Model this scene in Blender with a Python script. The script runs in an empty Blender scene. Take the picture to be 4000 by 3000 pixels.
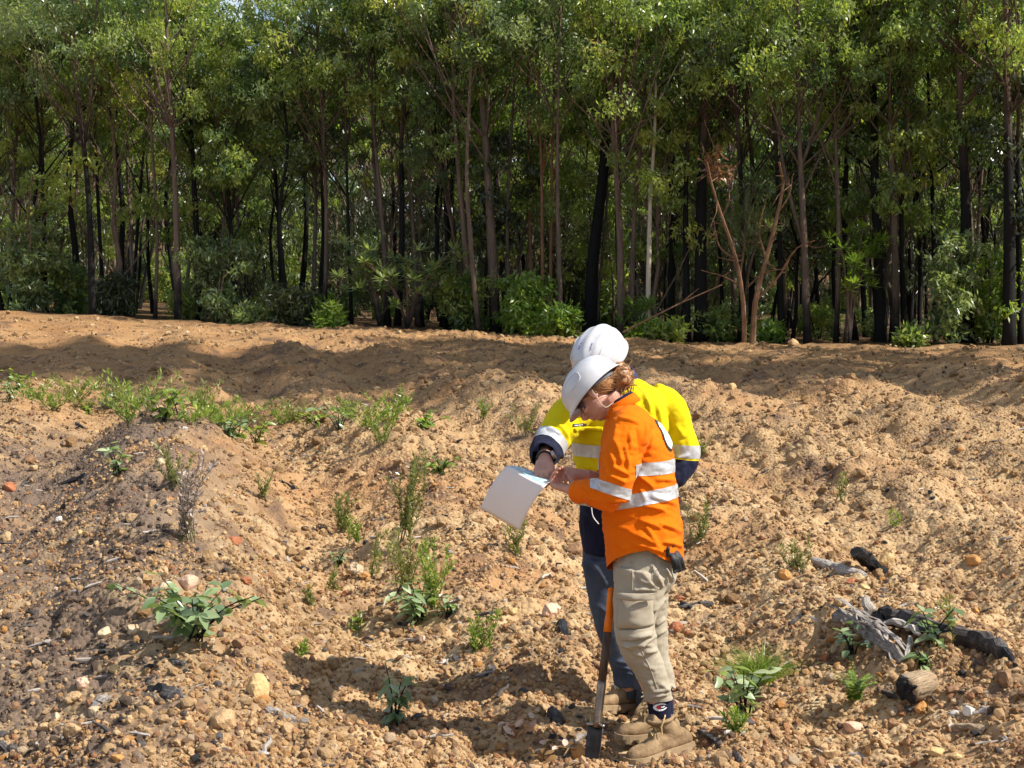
import bpy, bmesh, math, random
import numpy as np
from mathutils import Vector, Matrix, Quaternion, noise as mnoise

SC = bpy.context.scene
COL = SC.collection
R = math.radians
rng = np.random.default_rng(7)
random.seed(7)

# ------------------------------------------------------------------ camera, sky, sun, exposure
FPX = 6155.0            # focal length in pixels of the 4000 px wide photograph
CAMZ = 1.63             # lens height over the ground at the two people
HORY = 1350.0           # row of the horizon
cam_d = bpy.data.cameras.new('camera')
cam_d.sensor_width = 36.0
cam_d.lens = FPX / 4000.0 * 36.0
cam_d.shift_y = -(1500.0 - HORY) / 4000.0
cam_d.clip_start = 0.05
cam_d.clip_end = 3000
cam = bpy.data.objects.new('camera', cam_d)
COL.objects.link(cam)
cam.location = (0, 0, CAMZ)
cam.rotation_euler = (R(90), 0, 0)
SC.camera = cam

SUN_EL, SUN_BEYOND = R(46), R(-17)        # elevation; how far beyond the picture plane, to the right
sdir = Vector((math.cos(SUN_EL) * math.cos(SUN_BEYOND), math.cos(SUN_EL) * math.sin(SUN_BEYOND), math.sin(SUN_EL)))
world = bpy.data.worlds.new('World')
SC.world = world
world.use_nodes = True
wn, wl = world.node_tree.nodes, world.node_tree.links
wn.clear()
w_out = wn.new('ShaderNodeOutputWorld'); w_bg = wn.new('ShaderNodeBackground')
w_sky = wn.new('ShaderNodeTexSky')
w_sky.sky_type = 'NISHITA'; w_sky.sun_disc = False
w_sky.sun_elevation = SUN_EL
w_sky.sun_rotation = R(90) - SUN_BEYOND
w_sky.air_density = 1.0; w_sky.dust_density = 0.6; w_sky.ozone_density = 1.0
# broken white cloud over the whole sky
w_tc = wn.new('ShaderNodeTexCoord'); w_no = wn.new('ShaderNodeTexNoise'); w_ra = wn.new('ShaderNodeValToRGB'); w_mx = wn.new('ShaderNodeMix')
w_mx.data_type = 'RGBA'
w_no.inputs['Scale'].default_value = 5.0; w_no.inputs['Detail'].default_value = 7; w_no.inputs['Roughness'].default_value = 0.6
w_ra.color_ramp.elements[0].position = 0.5; w_ra.color_ramp.elements[1].position = 0.66
wl.new(w_tc.outputs['Generated'], w_no.inputs['Vector']); wl.new(w_no.outputs['Fac'], w_ra.inputs['Fac'])
wl.new(w_ra.outputs['Color'], w_mx.inputs[0]); wl.new(w_sky.outputs[0], w_mx.inputs[6]); w_mx.inputs[7].default_value = (9, 9.3, 9.8, 1)
wl.new(w_mx.outputs[2], w_bg.inputs['Color'])
w_bg.inputs['Strength'].default_value = 0.10
wl.new(w_bg.outputs[0], w_out.inputs['Surface'])

sun_d = bpy.data.lights.new('sun', 'SUN')
sun_d.energy = 5.0; sun_d.angle = R(0.53); sun_d.color = (1.0, 0.94, 0.84)
sun = bpy.data.objects.new('sun', sun_d); COL.objects.link(sun)
sun.rotation_euler = sdir.to_track_quat('Z', 'Y').to_euler()
sun.location = (30, 10, 40)

vs = SC.view_settings
SC.display_settings.display_device = 'sRGB'
vs.view_transform = 'Standard'; vs.look = 'None'; vs.gamma = 1.0; vs.use_curve_mapping = False
vs.exposure = 0.68
SC.cycles.use_denoising = True
SC.cycles.max_bounces = 6; SC.cycles.diffuse_bounces = 3; SC.cycles.glossy_bounces = 2
SC.cycles.transmission_bounces = 3; SC.cycles.transparent_max_bounces = 4
SC.cycles.use_adaptive_sampling = True; SC.cycles.adaptive_threshold = 0.015

# ------------------------------------------------------------------ small helpers
def P(px, py, Y):
    """point of the place seen at photo pixel (px,py), Y metres in front of the lens"""
    return Vector(((px - 2000.0) / FPX * Y, Y, CAMZ - (py - HORY) / FPX * Y))

def tag(o, label=None, cat=None, group=None, kind=None):
    if label: o['label'] = label
    if cat: o['category'] = cat
    if group: o['group'] = group
    if kind: o['kind'] = kind
    return o

def link(name, me, mat=None, parent=None, smooth=False, loc=None):
    """me in world coordinates; placed at loc (or the parent's origin)"""
    if isinstance(mat, (list, tuple)):
        for m in mat: me.materials.append(m)
    elif mat is not None:
        me.materials.append(mat)
    o = bpy.data.objects.new(name, me); COL.objects.link(o)
    off = None
    if parent is not None:
        o.parent = parent
        p = parent; off = Vector((0, 0, 0))
        while p is not None:
            off += p.location; p = p.parent
    elif loc is not None:
        off = Vector(loc); o.location = off
    if off is not None and off.length > 0:
        me.transform(Matrix.Translation(-off))
    if smooth:
        me.polygons.foreach_set('use_smooth', [True] * len(me.polygons))
    me.update()
    return o

def empty(name, loc):
    o = bpy.data.objects.new(name, None); COL.objects.link(o); o.location = loc
    o.empty_display_size = 0.1
    return o

def mesh_np(name, verts, faces):
    """verts (N,3), faces (M,k) with one k"""
    verts = np.asarray(verts, np.float32); faces = np.asarray(faces, np.int32)
    me = bpy.data.meshes.new(name)
    me.vertices.add(len(verts)); me.vertices.foreach_set('co', verts.ravel())
    k = faces.shape[1]
    me.loops.add(faces.size); me.loops.foreach_set('vertex_index', faces.ravel())
    me.polygons.add(len(faces))
    me.polygons.foreach_set('loop_start', np.arange(0, faces.size, k, dtype=np.int32))
    me.polygons.foreach_set('loop_total', np.full(len(faces), k, np.int32))
    me.update(calc_edges=True)
    return me

def tube_geo(pts, rad, n=8, closed_ends=True, squash=None, twist=0.0, rough=0.0, seed=0):
    """tube along a polyline -> (verts, quads, cap tris as quads with a repeated index are avoided: caps are fans to a centre)"""
    pts = np.asarray([tuple(p) for p in pts], float); m = len(pts)
    rad = np.broadcast_to(np.asarray(rad, float), (m,)) if np.ndim(rad) < 1 or len(np.atleast_1d(rad)) != m else np.asarray(rad, float)
    T = np.gradient(pts, axis=0); T /= np.linalg.norm(T, axis=1)[:, None] + 1e-12
    ref = np.array((0, 0, 1.0)) if abs(T[0][2]) < 0.9 else np.array((0, 1.0, 0))
    U = np.cross(T[0], ref); U /= np.linalg.norm(U)
    out = []
    rs = np.random.default_rng(seed)
    prof = 1 + rough * rs.normal(size=n)
    for i in range(m):
        U = U - T[i] * U.dot(T[i]); U /= np.linalg.norm(U) + 1e-12
        V = np.cross(T[i], U)
        a = np.linspace(0, 2 * math.pi, n, endpoint=False) + twist * i
        sq = 1.0 if squash is None else squash
        rr = rad[i] * prof * (1 + rough * 0.5 * rs.normal(size=n))
        out.append(pts[i] + np.outer(np.cos(a) * rr, U) + np.outer(np.sin(a) * rr * sq, V))
    v = np.concatenate(out)
    f = []
    for i in range(m - 1):
        for j in range(n):
            a, b = i * n + j, i * n + (j + 1) % n
            f.append((a, b, b + n, a + n))
    caps = []
    if closed_ends:
        c0, c1 = len(v), len(v) + 1
        v = np.concatenate([v, pts[:1], pts[-1:]])
        for j in range(n):
            caps.append((c0, (j + 1) % n, j))
            caps.append((c1, (m - 1) * n + j, (m - 1) * n + (j + 1) % n))
    return v, f, caps

class MB:
    """collects shapes, builds ONE mesh"""
    def __init__(s): s.v = []; s.f = []; s.n = 0; s.mi = []
    def add(s, v, faces, mi=0):
        s.v.append(np.asarray([tuple(x) for x in v] if not isinstance(v, np.ndarray) else v, float))
        for f in faces: s.f.append(tuple(i + s.n for i in f)); s.mi.append(mi)
        s.n += len(s.v[-1]); return s
    def tube(s, pts, rad, n=8, mi=0, **k):
        v, f, c = tube_geo(pts, rad, n, **k); s.add(v, f + c, mi); return s
    def ell(s, c, r, rot=None, sub=2, mi=0):
        bm = bmesh.new(); bmesh.ops.create_icosphere(bm, subdivisions=sub, radius=1)
        M = Matrix.Translation(Vector(c)) @ (rot.to_4x4() if rot is not None else Matrix()) @ Matrix.Diagonal((*r, 1)) if hasattr(r, '__len__') else Matrix.Translation(Vector(c)) @ Matrix.Diagonal((r, r, r, 1))
        bm.transform(M); bm.verts.index_update()
        s.add([v.co[:] for v in bm.verts], [[v.index for v in f.verts] for f in bm.faces], mi); bm.free(); return s
    def box(s, c, h, rot=None, mi=0):
        c = Vector(c); R3 = rot if rot is not None else Matrix.Identity(3)
        v = [c + R3 @ Vector((x * h[0], y * h[1], z * h[2])) for x in (-1, 1) for y in (-1, 1) for z in (-1, 1)]
        s.add(v, [(0, 1, 3, 2), (4, 6, 7, 5), (0, 4, 5, 1), (2, 3, 7, 6), (0, 2, 6, 4), (1, 5, 7, 3)], mi); return s
    def mesh(s, name):
        me = bpy.data.meshes.new(name)
        me.from_pydata(np.concatenate(s.v).tolist() if s.v else [], [], s.f)
        if any(s.mi): me.polygons.foreach_set('material_index', s.mi)
        me.update(); return me
    def build(s, name, mat=None, parent=None, smooth=False, loc=None):
        return link(name, s.mesh(name), mat, parent, smooth, loc)

# ------------------------------------------------------------------ materials
def new_mat(name):
    m = bpy.data.materials.new(name); m.use_nodes = True
    nt = m.node_tree; b = nt.nodes['Principled BSDF']
    return m, nt, b
def setin(b, **k):
    for a, v in k.items():
        b.inputs[a.replace('_', ' ')].default_value = v
def rgba(c): return (c[0], c[1], c[2], 1)
def N(nt, typ, **ins):
    n = nt.nodes.new(typ)
    for a, v in ins.items():
        n.inputs[a.replace('_', ' ')].default_value = v
    return n
def ramp(nt, stops, interp='LINEAR'):
    r = nt.nodes.new('ShaderNodeValToRGB'); e = r.color_ramp.elements; r.color_ramp.interpolation = interp
    while len(e) < len(stops): e.new(0.5)
    for el, (p, c) in zip(e, stops):
        el.position = p; el.color = rgba(c) if len(c) == 3 else c
    return r
def mixc(nt, fac, a, b, mode='MIX'):
    m = nt.nodes.new('ShaderNodeMix'); m.data_type = 'RGBA'; m.blend_type = mode
    for sock, val in ((m.inputs[0], fac), (m.inputs[6], a), (m.inputs[7], b)):
        if hasattr(val, 'is_linked') or hasattr(val, 'links'): nt.links.new(val, sock)
        elif isinstance(val, (int, float)): sock.default_value = val
        else: sock.default_value = rgba(val)
    return m.outputs[2]
def noise_mat(name, c1, c2, scale=8.0, rough=0.8, bump=0.3, bscale=40.0, bdist=0.01, spec=0.3, stretch=None, detail=5, lo=0.35, hi=0.65, metal=0.0, rand=0.0):
    m, nt, b = new_mat(name)
    tc = nt.nodes.new('ShaderNodeTexCoord'); vec = tc.outputs['Object']
    if stretch:
        mp = nt.nodes.new('ShaderNodeMapping'); mp.inputs['Scale'].default_value = stretch
        nt.links.new(vec, mp.inputs['Vector']); vec = mp.outputs[0]
    n1 = N(nt, 'ShaderNodeTexNoise', Scale=scale, Detail=detail, Roughness=0.6); nt.links.new(vec, n1.inputs['Vector'])
    rp = ramp(nt, [(lo, c1), (hi, c2)]); nt.links.new(n1.outputs['Fac'], rp.inputs['Fac'])
    colr = rp.outputs['Color']
    if rand:
        oi = nt.nodes.new('ShaderNodeObjectInfo')
        hsv = nt.nodes.new('ShaderNodeHueSaturation')
        mr = N(nt, 'ShaderNodeMapRange'); mr.inputs[3].default_value = 1 - rand; mr.inputs[4].default_value = 1 + rand
        nt.links.new(oi.outputs['Random'], mr.inputs[0]); nt.links.new(mr.outputs[0], hsv.inputs['Value']); nt.links.new(colr, hsv.inputs['Color'])
        colr = hsv.outputs[0]
    nt.links.new(colr, b.inputs['Base Color'])
    setin(b, Roughness=rough, Metallic=metal); b.inputs['Specular IOR Level'].default_value = spec
    if bump:
        n2 = N(nt, 'ShaderNodeTexNoise', Scale=bscale, Detail=4); nt.links.new(vec, n2.inputs['Vector'])
        bp = N(nt, 'ShaderNodeBump', Strength=bump, Distance=bdist); nt.links.new(n2.outputs['Fac'], bp.inputs['Height'])
        nt.links.new(bp.outputs[0], b.inputs['Normal'])
    return m
# ------------------------------------------------------------------ the ground
def vnoise(x, y, s, seed=0):
    """smooth value noise, vectorised; about -1..1"""
    x = np.asarray(x, float) / s + 17.3 * seed; y = np.asarray(y, float) / s - 9.1 * seed
    xi = np.floor(x).astype(np.int64); yi = np.floor(y).astype(np.int64); fx = x - xi; fy = y - yi
    fx = fx * fx * fx * (fx * (fx * 6 - 15) + 10); fy = fy * fy * fy * (fy * (fy * 6 - 15) + 10)
    def hsh(a, b):
        h = (a * 374761393 + b * 668265263 + seed * 974634777) & 0x7fffffff
        h = ((h ^ (h >> 13)) * 1274126177) & 0x7fffffff
        return ((h ^ (h >> 16)) & 0xffff) / 32767.5 - 1
    a = hsh(xi, yi); b = hsh(xi + 1, yi); c = hsh(xi, yi + 1); d = hsh(xi + 1, yi + 1)
    return (a * (1 - fx) + b * fx) * (1 - fy) + (c * (1 - fx) + d * fx) * fy
def sstep(a, b, x):
    t = np.clip((np.asarray(x, float) - a) / (b - a), 0, 1); return t * t * (3 - 2 * t)

EDGE_ROWS = [(0, 1222), (720, 1264), (1450, 1288), (2170, 1322), (2700, 1348), (4000, 1356)]
def edge_at(pxx):
    u = (pxx - 2000.0) / FPX; Y = 31.0 / (1 + 0.2 * u); return u * Y, Y
EDGE_X = [edge_at(a)[0] for a, r in EDGE_ROWS]
EDGE_Z = [CAMZ + (HORY - r) / FPX * edge_at(a)[1] for a, r in EDGE_ROWS]
def edge_y(x): return 31.0 - 0.2 * np.clip(x, -18, 13)
FEET = [(0.44, 6.08, -0.068, .20), (0.58, 6.19, -0.028, .17), (0.70, 6.27, -0.003, .15), (0.66, 6.41, 0.005, .17), (0.44, 6.33, 0.000, .17), (0.35, 6.82, 0.008, .18), (0.55, 6.96, -.005, .18), (0.55, 6.70, -.015, .18), (.30, 6.12, -.05, .12)]
def near_feet(x, y, r):
    d = np.full(np.shape(x), 9.0)
    for fx, fy, fz, fr in FEET: d = np.minimum(d, np.hypot(np.asarray(x) - fx, np.asarray(y) - fy))
    return d < r
def ground_h(x, y, fine=True):
    x = np.asarray(x, float); y = np.asarray(y, float)
    # the clearing climbs to a crest at the edge of the trees; the edge runs slanting, farther off and higher at the left
    ey = edge_y(x)
    edge = np.interp(x, EDGE_X, EDGE_Z)
    t = np.clip((y - 6.6) / (ey - 6.6), 0, 1)
    h = edge * (t * 0.93 + 0.07 * t * t)
    h = h + np.where(y > ey, (y - ey) * 0.035, 0) * (1 - 0.5 * sstep(300, 600, y)) + 9.0 * sstep(75, 170, y)
    calm = 1 - 0.6 * sstep(-7.0, -1.5, y - ey)
    # ground to the left of the people is higher: spoil mound beside the rip line
    left = sstep(0.30, -0.75, x + 0.16 * vnoise(x, y, 0.9, 3) - 0.06 * (y - 6))
    h = h + 0.13 * left * sstep(16, 8, y)
    mx = x + 0.17 * y
    h = h + 0.30 * np.exp(-((mx + 0.85) / 0.75) ** 2) * sstep(6.0, 9.0, y) * sstep(17, 14, y)
    # broad hump in the right half of the clearing
    h = h + 0.42 * np.exp(-((y - 17.0) / 4.0) ** 2) * sstep(-2.4, 0.8, x - 0.2 * (y - 18))
    # rip lines running away from the lens, slightly left
    q = x * 0.978 + y * 0.208 + 0.22 * vnoise(x, y, 3.0, 1)
    fur = np.sin(q * 2 * math.pi / 1.75 + 1.2)
    fur = np.sign(fur) * np.abs(fur) ** 0.8
    clear = sstep(1.5, -1.0, y - ey)
    h = h + (0.12 - 0.04 * sstep(14, 22, y)) * fur * clear * calm * sstep(4, 8, y + 0.8 * np.abs(x))
    # cross ridges that show as long shadows on the far part
    h = h + 0.07 * calm * np.sin((y + 0.35 * x) * 2 * math.pi / 3.3 + vnoise(x, y, 4, 2)) * sstep(15, 20, y) * clear
    h = h + (0.03 * vnoise(x, y, 0.9, 5) + 0.05 * vnoise(x, y, 0.45, 6) + 0.045 * np.abs(vnoise(x, y, 0.24, 16)) * (1 + .5 * sstep(8, 14, y))) * (0.35 + 0.65 * clear) * calm
    # keep the two people's feet on firm flat ground
    for fx, fy, fz, fr in FEET:
        w = np.exp(-(((x - fx) / fr) ** 2 + ((y - fy) / fr) ** 2))
        h = h * (1 - 0.95 * w) + (fz) * 0.95 * w
    if fine:
        soft = 1.0
        for fx, fy, fz, fr in FEET: soft = soft * (1 - .75 * np.exp(-(((x - fx) / fr) ** 2 + ((y - fy) / fr) ** 2)))
        lump = vnoise(x, y, 0.16, 8)
        h = h + (0.042 * np.abs(lump) + 0.022 * vnoise(x, y, 0.075, 9) + 0.006 * vnoise(x, y, 0.035, 10)) * sstep(38, 32, y) * soft
    return h
def gz(x, y): return float(ground_h(np.array([x]), np.array([y]))[0])
def G(px, py):
    """point of the ground seen at photo pixel"""
    ys = np.concatenate([np.arange(4.2, 34, 0.02), np.arange(34, 90, .2)]); xs = (px - 2000) / FPX * ys
    z = ground_h(xs, ys); row = HORY + (CAMZ - z) / ys * FPX
    i = np.argmax(row <= py)
    if row[i] > py: i = len(ys) - 1
    return Vector((xs[i], ys[i], z[i]))

def grow(a, b, d0, g):
    o = [a]; d = d0
    while o[-1] < b: o.append(o[-1] + d); d *= g
    return o
xr = grow(3.4, 400, 0.016, 1.055)[1:]
xs = np.array([-v for v in xr][::-1] + list(np.arange(-3.4, 3.401, 0.0145)) + xr)
yn = list(np.arange(4.6, 9.0, 0.0165))
yf = [9.0]; d = 0.0165
while yf[-1] < 37: yf.append(yf[-1] + d); d = min(d * 1.012, 0.12)
yb = grow(yf[-1], 900, 0.16, 1.16)[1:]
yneg = [4.6 - v for v in grow(0, 80, 0.05, 1.25)[1:]][::-1]
ysg = np.array(yneg + yn + yf + yb)
GX, GY = np.meshgrid(xs, ysg)
GZ = ground_h(GX.ravel(), GY.ravel())
nx, ny = len(xs), len(ysg)
ii = np.arange(nx * ny).reshape(ny, nx)
fa = np.stack([ii[:-1, :-1], ii[:-1, 1:], ii[1:, 1:], ii[1:, :-1]], -1).reshape(-1, 4)
gme = mesh_np('ground', np.stack([GX.ravel(), GY.ravel(), GZ], 1), fa)

m_ground, nt, b = new_mat('ripped gravelly earth')
tc = nt.nodes.new('ShaderNodeTexCoord'); vec = tc.outputs['Object']
def nz(scale, detail=6, rough=0.6):
    n = N(nt, 'ShaderNodeTexNoise', Scale=scale, Detail=detail, Roughness=rough); nt.links.new(vec, n.inputs['Vector']); return n.outputs['Fac']
sand = ramp(nt, [(0.30, (0.25, 0.150, 0.074)), (0.5, (0.42, 0.285, 0.150)), (0.72, (0.54, 0.40, 0.235))]); nt.links.new(nz(9.0, 8, .7), sand.inputs['Fac'])
redd = ramp(nt, [(0.48, (0, 0, 0)), (0.66, (1, 1, 1))]); nt.links.new(nz(0.55, 4), redd.inputs['Fac'])
c1 = mixc(nt, redd.outputs['Color'], sand.outputs['Color'], (0.34, 0.185, 0.085))
# the far part of the clearing is finer and redder earth; the left mound has ashy grey soil
sp = nt.nodes.new('ShaderNodeSeparateXYZ'); nt.links.new(vec, sp.inputs[0])
far = N(nt, 'ShaderNodeMapRange'); far.inputs[1].default_value = 9; far.inputs[2].default_value = 22; far.inputs[4].default_value = 0.75; nt.links.new(sp.outputs['Y'], far.inputs[0])
reds = ramp(nt, [(0.3, (0.22, 0.110, 0.045)), (0.7, (0.39, 0.215, 0.092))]); nt.links.new(nz(1.6, 7), reds.inputs['Fac'])
c2 = mixc(nt, far.outputs[0], c1, reds.outputs['Color'])
lx = N(nt, 'ShaderNodeMath'); lx.operation = 'MULTIPLY_ADD'; nt.links.new(sp.outputs['Y'], lx.inputs[0]); lx.inputs[1].default_value = 0.17; nt.links.new(sp.outputs['X'], lx.inputs[2])
lm = N(nt, 'ShaderNodeMapRange'); lm.inputs[1].default_value = 0.30; lm.inputs[2].default_value = -0.55; nt.links.new(lx.outputs[0], lm.inputs[0])
ashn = ramp(nt, [(0.34, (0, 0, 0)), (0.50, (1, 1, 1))]); nt.links.new(nz(1.3, 6, .65), ashn.inputs['Fac'])
yl = N(nt, 'ShaderNodeMapRange'); yl.inputs[1].default_value = 17; yl.inputs[2].default_value = 14; nt.links.new(sp.outputs['Y'], yl.inputs[0])
mm = N(nt, 'ShaderNodeMath'); mm.operation = 'MULTIPLY'; nt.links.new(lm.outputs[0], mm.inputs[0]); nt.links.new(ashn.outputs['Color'], mm.inputs[1])
mm2 = N(nt, 'ShaderNodeMath'); mm2.operation = 'MULTIPLY'; nt.links.new(mm.outputs[0], mm2.inputs[0]); nt.links.new(yl.outputs[0], mm2.inputs[1])
mm3 = N(nt, 'ShaderNodeMath'); mm3.operation = 'MULTIPLY'; nt.links.new(mm2.outputs[0], mm3.inputs[0]); mm3.inputs[1].default_value = 0.95
c3 = mixc(nt, mm3.outputs[0], c2, (0.145, 0.105, 0.080))
# scattered ash patches
asp = ramp(nt, [(0.53, (0, 0, 0)), (0.66, (.85, .85, .85))]); nt.links.new(nz(2.2, 5, .6), asp.inputs['Fac'])
c4 = mixc(nt, asp.outputs['Color'], c3, (0.12, 0.078, 0.056))
# forest floor: leaf litter
ff = N(nt, 'ShaderNodeMapRange'); ff.inputs[1].default_value = 30.4; ff.inputs[2].default_value = 31.8
fm = N(nt, 'ShaderNodeMath'); fm.operation = 'MULTIPLY_ADD'; nt.links.new(sp.outputs['X'], fm.inputs[0]); fm.inputs[1].default_value = 0.2; nt.links.new(sp.outputs['Y'], fm.inputs[2]); nt.links.new(fm.outputs[0], ff.inputs[0])
fl = ramp(nt, [(0.35, (0.06, 0.040, 0.022)), (0.55, (0.17, 0.095, 0.045)), (0.7, (0.10, 0.10, 0.035))]); nt.links.new(nz(3.0, 7, .7), fl.inputs['Fac'])
c5 = mixc(nt, ff.outputs[0], c4, fl.outputs['Color'])
nt.links.new(c5, b.inputs['Base Color'])
setin(b, Roughness=0.95); b.inputs['Specular IOR Level'].default_value = 0.15
vo = N(nt, 'ShaderNodeTexVoronoi', Scale=38.0); nt.links.new(vec, vo.inputs['Vector'])
bp1 = N(nt, 'ShaderNodeBump', Strength=0.7, Distance=0.02); bp1.invert = True; nt.links.new(vo.outputs['Distance'], bp1.inputs['Height'])
bp2 = N(nt, 'ShaderNodeBump', Strength=0.5, Distance=0.03); nt.links.new(nz(16, 8, .75), bp2.inputs['Height']); nt.links.new(bp1.outputs[0], bp2.inputs['Normal'])
nt.links.new(bp2.outputs[0], b.inputs['Normal'])
ground = link('ground', gme, m_ground, smooth=True)
tag(ground, kind='structure')

# ---- gravel: loose pebbles over the clearing, one countless mass (instances of a few pebbles)
def rock_mesh(name, sub, seed, rough=0.28, flat=0.75):
    bm = bmesh.new(); bmesh.ops.create_icosphere(bm, subdivisions=sub, radius=1.0)
    rs = random.Random(seed); off = Vector((rs.uniform(-50, 50), rs.uniform(-50, 50), rs.uniform(-50, 50)))
    cuts = [(Vector((rs.gauss(0, 1), rs.gauss(0, 1), rs.gauss(0, 1))).normalized(), rs.uniform(0.55, 0.85)) for _ in range(7)]
    for v in bm.verts:
        d = 1 + rough * mnoise.noise(v.co * 1.1 + off) + rough * 0.5 * mnoise.noise(v.co * 2.7 + off)
        p = v.co * d
        for n, c in cuts:
            e = p.dot(n) - c
            if e > 0: p = p - n * e * 0.85
        v.co = Vector((p.x * rs.choice((1.0,)), p.y * 0.85, p.z * flat))
    me = bpy.data.meshes.new(name); bm.to_mesh(me); bm.free(); return me

def stone_mat(name, stops, rough=0.9):
    m, nt, b = new_mat(name)
    oi = nt.nodes.new('ShaderNodeObjectInfo'); rp = ramp(nt, stops); nt.links.new(oi.outputs['Random'], rp.inputs['Fac'])
    tc = nt.nodes.new('ShaderNodeTexCoord'); n1 = N(nt, 'ShaderNodeTexNoise', Scale=2.5, Detail=6, Roughness=.7); nt.links.new(tc.outputs['Object'], n1.inputs['Vector'])
    r2 = ramp(nt, [(0.3, (0.55, 0.5, 0.45)), (0.7, (1.15, 1.1, 1.05))]); nt.links.new(n1.outputs['Fac'], r2.inputs['Fac'])
    c = mixc(nt, 0.75, rp.outputs['Color'], r2.outputs['Color'], 'MULTIPLY'); nt.links.new(c, b.inputs['Base Color'])
    setin(b, Roughness=rough); b.inputs['Specular IOR Level'].default_value = 0.2
    bp = N(nt, 'ShaderNodeBump', Strength=0.5, Distance=0.15); nt.links.new(n1.outputs['Fac'], bp.inputs['Height']); nt.links.new(bp.outputs[0], b.inputs['Normal'])
    return m
PEB = [(0.0, (0.34, 0.19, 0.085)), (0.2, (0.46, 0.28, 0.13)), (0.45, (0.55, 0.36, 0.18)), (0.62, (0.60, 0.43, 0.25)), (0.72, (0.40, 0.20, 0.10)), (0.88, (0.26, 0.16, 0.10)), (0.965, (0.10, 0.08, 0.07)), (0.975, (0.58, 0.40, 0.22)), (1.0, (0.68, 0.56, 0.42))]
m_peb = stone_mat('ironstone pebble', PEB)
pcol = bpy.data.collections.new('pebble shapes')
for k in range(6):
    me = rock_mesh('pebble', 1, 100 + k, .35, .7); me.materials.append(m_peb)
    o = bpy.data.objects.new('pebble_shape', me); pcol.objects.link(o)

def scatter_stuff(name, pts, scl, rot, coll, label_kind='stuff'):
    me = bpy.data.meshes.new(name); me.vertices.add(len(pts)); me.vertices.foreach_set('co', np.asarray(pts, np.float32).ravel())
    for nm, typ, key, arr in (('scl', 'FLOAT', 'value', scl), ('rot', 'FLOAT_VECTOR', 'vector', rot)):
        a = me.attributes.new(nm, typ, 'POINT'); a.data.foreach_set(key, np.asarray(arr, np.float32).ravel())
    o = bpy.data.objects.new(name, me); COL.objects.link(o)
    ng = bpy.data.node_groups.new(name + ' scatter', 'GeometryNodeTree')
    ng.interface.new_socket('Geometry', in_out='INPUT', socket_type='NodeSocketGeometry'); ng.interface.new_socket('Geometry', in_out='OUTPUT', socket_type='NodeSocketGeometry')
    nn, ll = ng.nodes, ng.links
    gi = nn.new('NodeGroupInput'); go = nn.new('NodeGroupOutput'); ip = nn.new('GeometryNodeInstanceOnPoints'); ci = nn.new('GeometryNodeCollectionInfo')
    ci.inputs['Collection'].default_value = coll; ci.inputs['Separate Children'].default_value = True; ci.inputs['Reset Children'].default_value = True
    s = nn.new('GeometryNodeInputNamedAttribute'); s.data_type = 'FLOAT'; s.inputs['Name'].default_value = 'scl'
    r = nn.new('GeometryNodeInputNamedAttribute'); r.data_type = 'FLOAT_VECTOR'; r.inputs['Name'].default_value = 'rot'
    er = nn.new('FunctionNodeEulerToRotation')
    ip.inputs['Pick Instance'].default_value = True
    ll.new(gi.outputs[0], ip.inputs['Points']); ll.new(ci.outputs[0], ip.inputs['Instance']); ll.new(s.outputs[0], ip.inputs['Scale'])
    ll.new(r.outputs[0], er.inputs[0]); ll.new(er.outputs[0], ip.inputs['Rotation']); ll.new(ip.outputs[0], go.inputs[0])
    md = o.modifiers.new('scatter', 'NODES'); md.node_group = ng
    tag(o, kind=label_kind); return o

def clearing_points(n, y0, y1, power, spread=0.36, extra=0.8):
    u = rng.random(n); a = 1 - power
    y = (y0 ** a + u * (y1 ** a - y0 ** a)) ** (1 / a)
    x = (rng.random(n) * 2 - 1) * (spread * y + extra)
    return x, y
x, y = clearing_points(170000, 4.5, 34, 1.9)
ok_ = y < edge_y(x) - 0.3; x, y = x[ok_], y[ok_]
# fewer pebbles on the fine ashy soil of the left mound
keep = rng.random(len(x)) < 1 - 0.86 * (sstep(0.2, -0.6, x + 0.17 * y) * (vnoise(x, y, .8, 21) > -0.35)) * sstep(16, 13, y)
keep &= rng.random(len(x)) < 0.55 + 0.45 * (vnoise(x, y, .5, 22) > -0.2)
keep &= ~near_feet(x, y, .06)
x, y = x[keep], y[keep]
s = np.clip(np.exp(rng.normal(-4.75, 0.5, len(x))), 0.004, 0.026) * (1 + 0.02 * np.clip(y - 8, 0, 20))
z = ground_h(x, y) + s * 0.25
scatter_stuff('gravel', np.stack([x, y, z], 1), s, rng.random((len(x), 3)) * 6.28, pcol)

# earth clods of the ripped ground, lumps of the same earth
m_clod = stone_mat('earth clod', [(0.0, (0.24, 0.145, 0.070)), (0.5, (0.41, 0.27, 0.138)), (1.0, (0.55, 0.40, 0.23))], .95)
ccol = bpy.data.collections.new('clod shapes')
for k in range(6):
    me = rock_mesh('clod', 2, 140 + k, .6, .8); me.materials.append(m_clod)
    ccol.objects.link(bpy.data.objects.new('clod_shape', me))
x, y = clearing_points(36000, 4.6, 34, 1.15)
ok_ = (y < edge_y(x) - 0.3) & (rng.random(len(x)) < 0.25 + 0.75 * sstep(-.3, .5, vnoise(x, y, .7, 31))) & ~near_feet(x, y, .13) & (rng.random(len(x)) < 1 - 0.8 * sstep(0.2, -0.6, x + 0.17 * y) * sstep(16, 13, y)); x, y = x[ok_], y[ok_]
s = np.clip(np.exp(rng.normal(-4.5, 0.55, len(x))), 0.007, 0.04) * (1 + 0.07 * np.clip(y - 6, 0, 14))
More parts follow.
